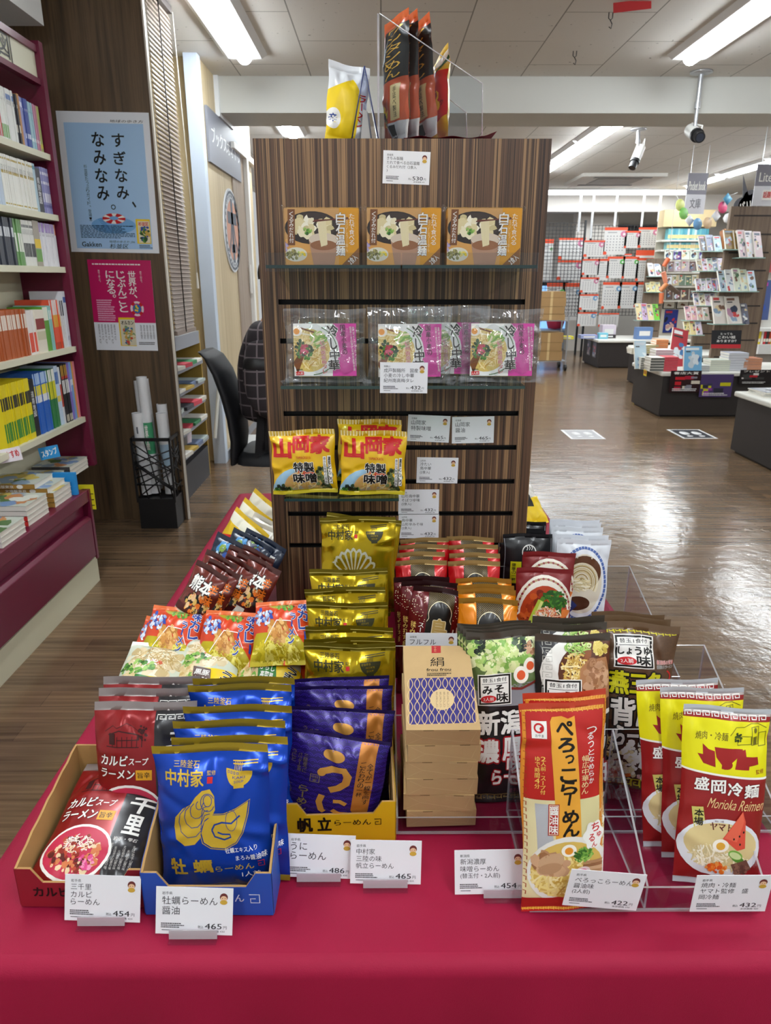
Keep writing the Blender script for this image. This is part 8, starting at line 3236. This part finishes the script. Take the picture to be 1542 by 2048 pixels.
# string of orange paper tubes at the edge of the second tower
for i, ((x, y), (x2, y2), c) in enumerate((((560, 560), (515, 635), '#d8663a'), ((510, 690), (535, 790), '#e08a6a'), ((545, 800), (480, 870), '#e0905a'), ((495, 890), (490, 990), '#d8744a'), ((560, 820), (650, 890), '#5a4638'))):
    a_, b_ = PY(*k1(x, y), 10.6), PY(*k1(x2, y2), 10.6)
    single('paper_tube', MB().cyl(a_, b_, .035, M(c, .5), 10, .03), ('orange', 'salmon', 'light orange', 'rust', 'dark brown')[i] + ' paper tube of the hanging string beside the second tower', 'decoration', 'paper tubes of the hanging string')
single('hanging_string', MB().tube([PY(*k1(560, 560), 10.6) * 1 + Vector((0, 0, CEIL - PY(*k1(560, 560), 10.6).z))] + [PY(*k1(x, y), 10.6) for x, y in ((560, 560), (515, 640), (530, 790), (490, 880), (490, 990))], .004, M('#b8b4b0', .6), 5), 'thin string of paper tubes hanging from the ceiling beside the second tower', 'string')
for (x0, y0, x1, y1), l in (((515, 970, 622, 1042), 'white framed picture of a small shell left of its pair'), ((645, 960, 752, 1042), 'cream framed picture of a brown shell right of its pair')):
    a_, b_ = PY(*k1(x0, y0), YF + .25), PY(*k1(x1, y1), YF + .25)
    w, h = b_.x - a_.x, a_.z - b_.z
    o = thing('framed_picture', l, 'picture', ((a_.x + b_.x) / 2, YF + .26, b_.z), (0, 0, 0), 'framed shell pictures')
    part('frame', MB().box((-w / 2, 0, 0), (w / 2, .02, h), M_BLACK), o)
    part('print', MB().box((-w * .44, -.002, h * .08), (w * .44, 0, h * .92), M('#dcd8cc', .6)).slab([(-w * .2, -.003, h * .4), (w * .18, -.003, h * .3), (w * .2, -.003, h * .5), (-w * .1, -.003, h * .66)], (0, .001, 0), M('#6a4a34', .6)), o)
a_, b_ = PY(*k1(530, 1050), YF + .25), PY(*k1(632, 1270), YF + .25)
single('comic_poster', cover_slab(b_.x - a_.x, a_.z - b_.z, .01, '#2a3a8a', 77, ['#e8c82a', '#c8303a', '#e8e0d0', '#1a1a2a', '#d8a8a0']), 'colourful comic poster under the framed pictures', 'poster', loc=((a_.x + b_.x) / 2, YF + .26, b_.z))

# ---------------------------------------------------------------- ceiling fittings
def cctv(label, px_top, px_elbow, px_lens, Y, body, ztop=CEIL, aim=(.1, -.8, -.35)):
    t_ = PY(*px_top, Y)
    o = thing('security_camera', label, 'security camera', (t_.x, Y, ztop), (0, 0, 0), 'ceiling security cameras')
    e_ = PY(*px_elbow, Y) - Vector((t_.x, Y, ztop))
    part('ceiling_plate', MB().lathe([(0, 0), (.085, 0), (.085, -.012), (.03, -.02), (0, -.02)], M_STEEL, 20), o)
    part('pole', MB().cyl((0, 0, -.01), (e_.x * .5, 0, e_.z * .6), .019, M_STEEL, 12).cyl((e_.x * .5, 0, e_.z * .58), (e_.x, 0, e_.z), .014, M_STEEL, 12).cyl((e_.x * .52, 0, e_.z * .55), (e_.x * .54, 0, e_.z * .68), .024, M_STEEL, 12), o)
    d_ = Vector(aim).normalized()
    c_ = Vector((e_.x, 0, e_.z - .05))
    part('camera_body', MB().cyl(c_ - d_ * .1, c_ + d_ * .06, .05, body, 20), o)
    ln = part('lens', MB().cyl(c_ + d_ * .06, c_ + d_ * .09, .052, M_BLACK, 20).cyl(c_ + d_ * .09, c_ + d_ * .16, .04, M_BLACK, 20), o)
    part('lens_glass', MB().cyl(c_ + d_ * .16, c_ + d_ * .161, .03, M('#1a2230', .05, coat=1), 20), ln)
    part('cable_loop', MB().tube([c_ - d_ * .1, c_ - d_ * .15 + Vector((.02, 0, .04)), c_ + Vector((.06, 0, .05)), c_ + Vector((.05, 0, -.02))], .008, M_WHITE, 6), o)


cctv('white-bodied security camera on a steel pole before the beam, black lens towards the viewer', (1403, 143), (1390, 252), (1385, 270), PZ(1403, 143, CEIL).y, M('#d4d4d0', .4), aim=(-.05, -.9, -.35))
cctv('white security camera on a white pole behind the beam, pointing down', (1279, 240), (1276, 300), (1270, 340), 8.6, M('#e4e4e0', .4), aim=(-.35, -.3, -.75))
for (x, y), l in (((1222, 35), 'upper ceiling hook near the red ceiling sign'), ((1150, 112), 'lower ceiling hook before the beam')):
    p = PZ(x, y - 10, CEIL)
    single('ceiling_hook', MB().tube([(-.012, 0, 0), (-.012, 0, -.03), (0, 0, -.04), (.012, 0, -.03), (.012, 0, 0)], .003, M_BLACK, 6).tube([(0, 0, -.04), (.012, 0, -.06), (.008, 0, -.085), (-.006, 0, -.075)], .003, M_BLACK, 6), l, 'hook', 'ceiling hooks', loc=p)
p = PZ(1258, 2, CEIL)
single('ceiling_sign', MB().box((-.09, 0, -.05), (.13, .006, .0), M('#c8282c', .5)), 'red sign hanging from the ceiling at the top edge', 'sign', loc=(p.x, p.y, CEIL), rot=(0, R(-6), 0))
p0_, p1_ = PZ(1100, 390, CEIL), PZ(1254, 368, CEIL)
ac = thing('air_conditioner', 'square ceiling air conditioner far behind the beam', 'air conditioner', ((p0_.x + p1_.x) / 2, 12.6, CEIL), (0, 0, 0))
part('cassette', MB().slab([(-.65, -.6, 0), (.65, -.6, 0), (.65, .6, 0), (-.65, .6, 0)], (0, 0, -.05), M('#c9c6c0', .5)), ac)
part('intake_grille', MB().box((-.35, -.35, -.062), (.35, .35, -.05), M('#8f8c88', .5)), ac)
for s in (-1, 1):
    part('louver', MB().box((-.45, s * .48 - .05, -.058), (.45, s * .48 + .05, -.05), M('#6e6c6a', .5)), ac)

# ---------------------------------------------------------------- floor stickers with footprints
for (cx, cy), l, c in (((1165, 869), 'floor sticker with white footprints, left of its pair', '#a9a9ac'), ((1383, 868), 'floor sticker with white footprints on dark ground, right of its pair', '#3a3c42')):
    p = PZ(cx, cy, 0)
    mb = MB().box((-.17, -.22, .0005), (.17, .22, .002), M('#e2e2e2', .4))
    mb.box((-.145, -.195, .002), (.145, .195, .0024), M(c, .4))
    for s in (-1, 1):
        mb.lathe([(0, .0024), (.045, .0024), (.045, .003), (0, .003)], M('#e6e6e6', .4), 16, Matrix.Translation((s * .06, .03, 0)) @ Matrix.Scale(1.8, 4, (0, 1, 0)) @ Matrix.Translation((0, 0, 0)))
        mb.lathe([(0, .0024), (.03, .0024), (.03, .003), (0, .003)], M('#e6e6e6', .4), 14, Matrix.Translation((s * .06, -.11, 0)))
    single('floor_sticker', mb, l, 'floor sticker', 'footprint floor stickers', loc=p)
# ---------------------------------------------------------------- tidy up
if _FO.name in COL.objects:
    COL.objects.unlink(_FO)
bpy.data.objects.remove(_FO)
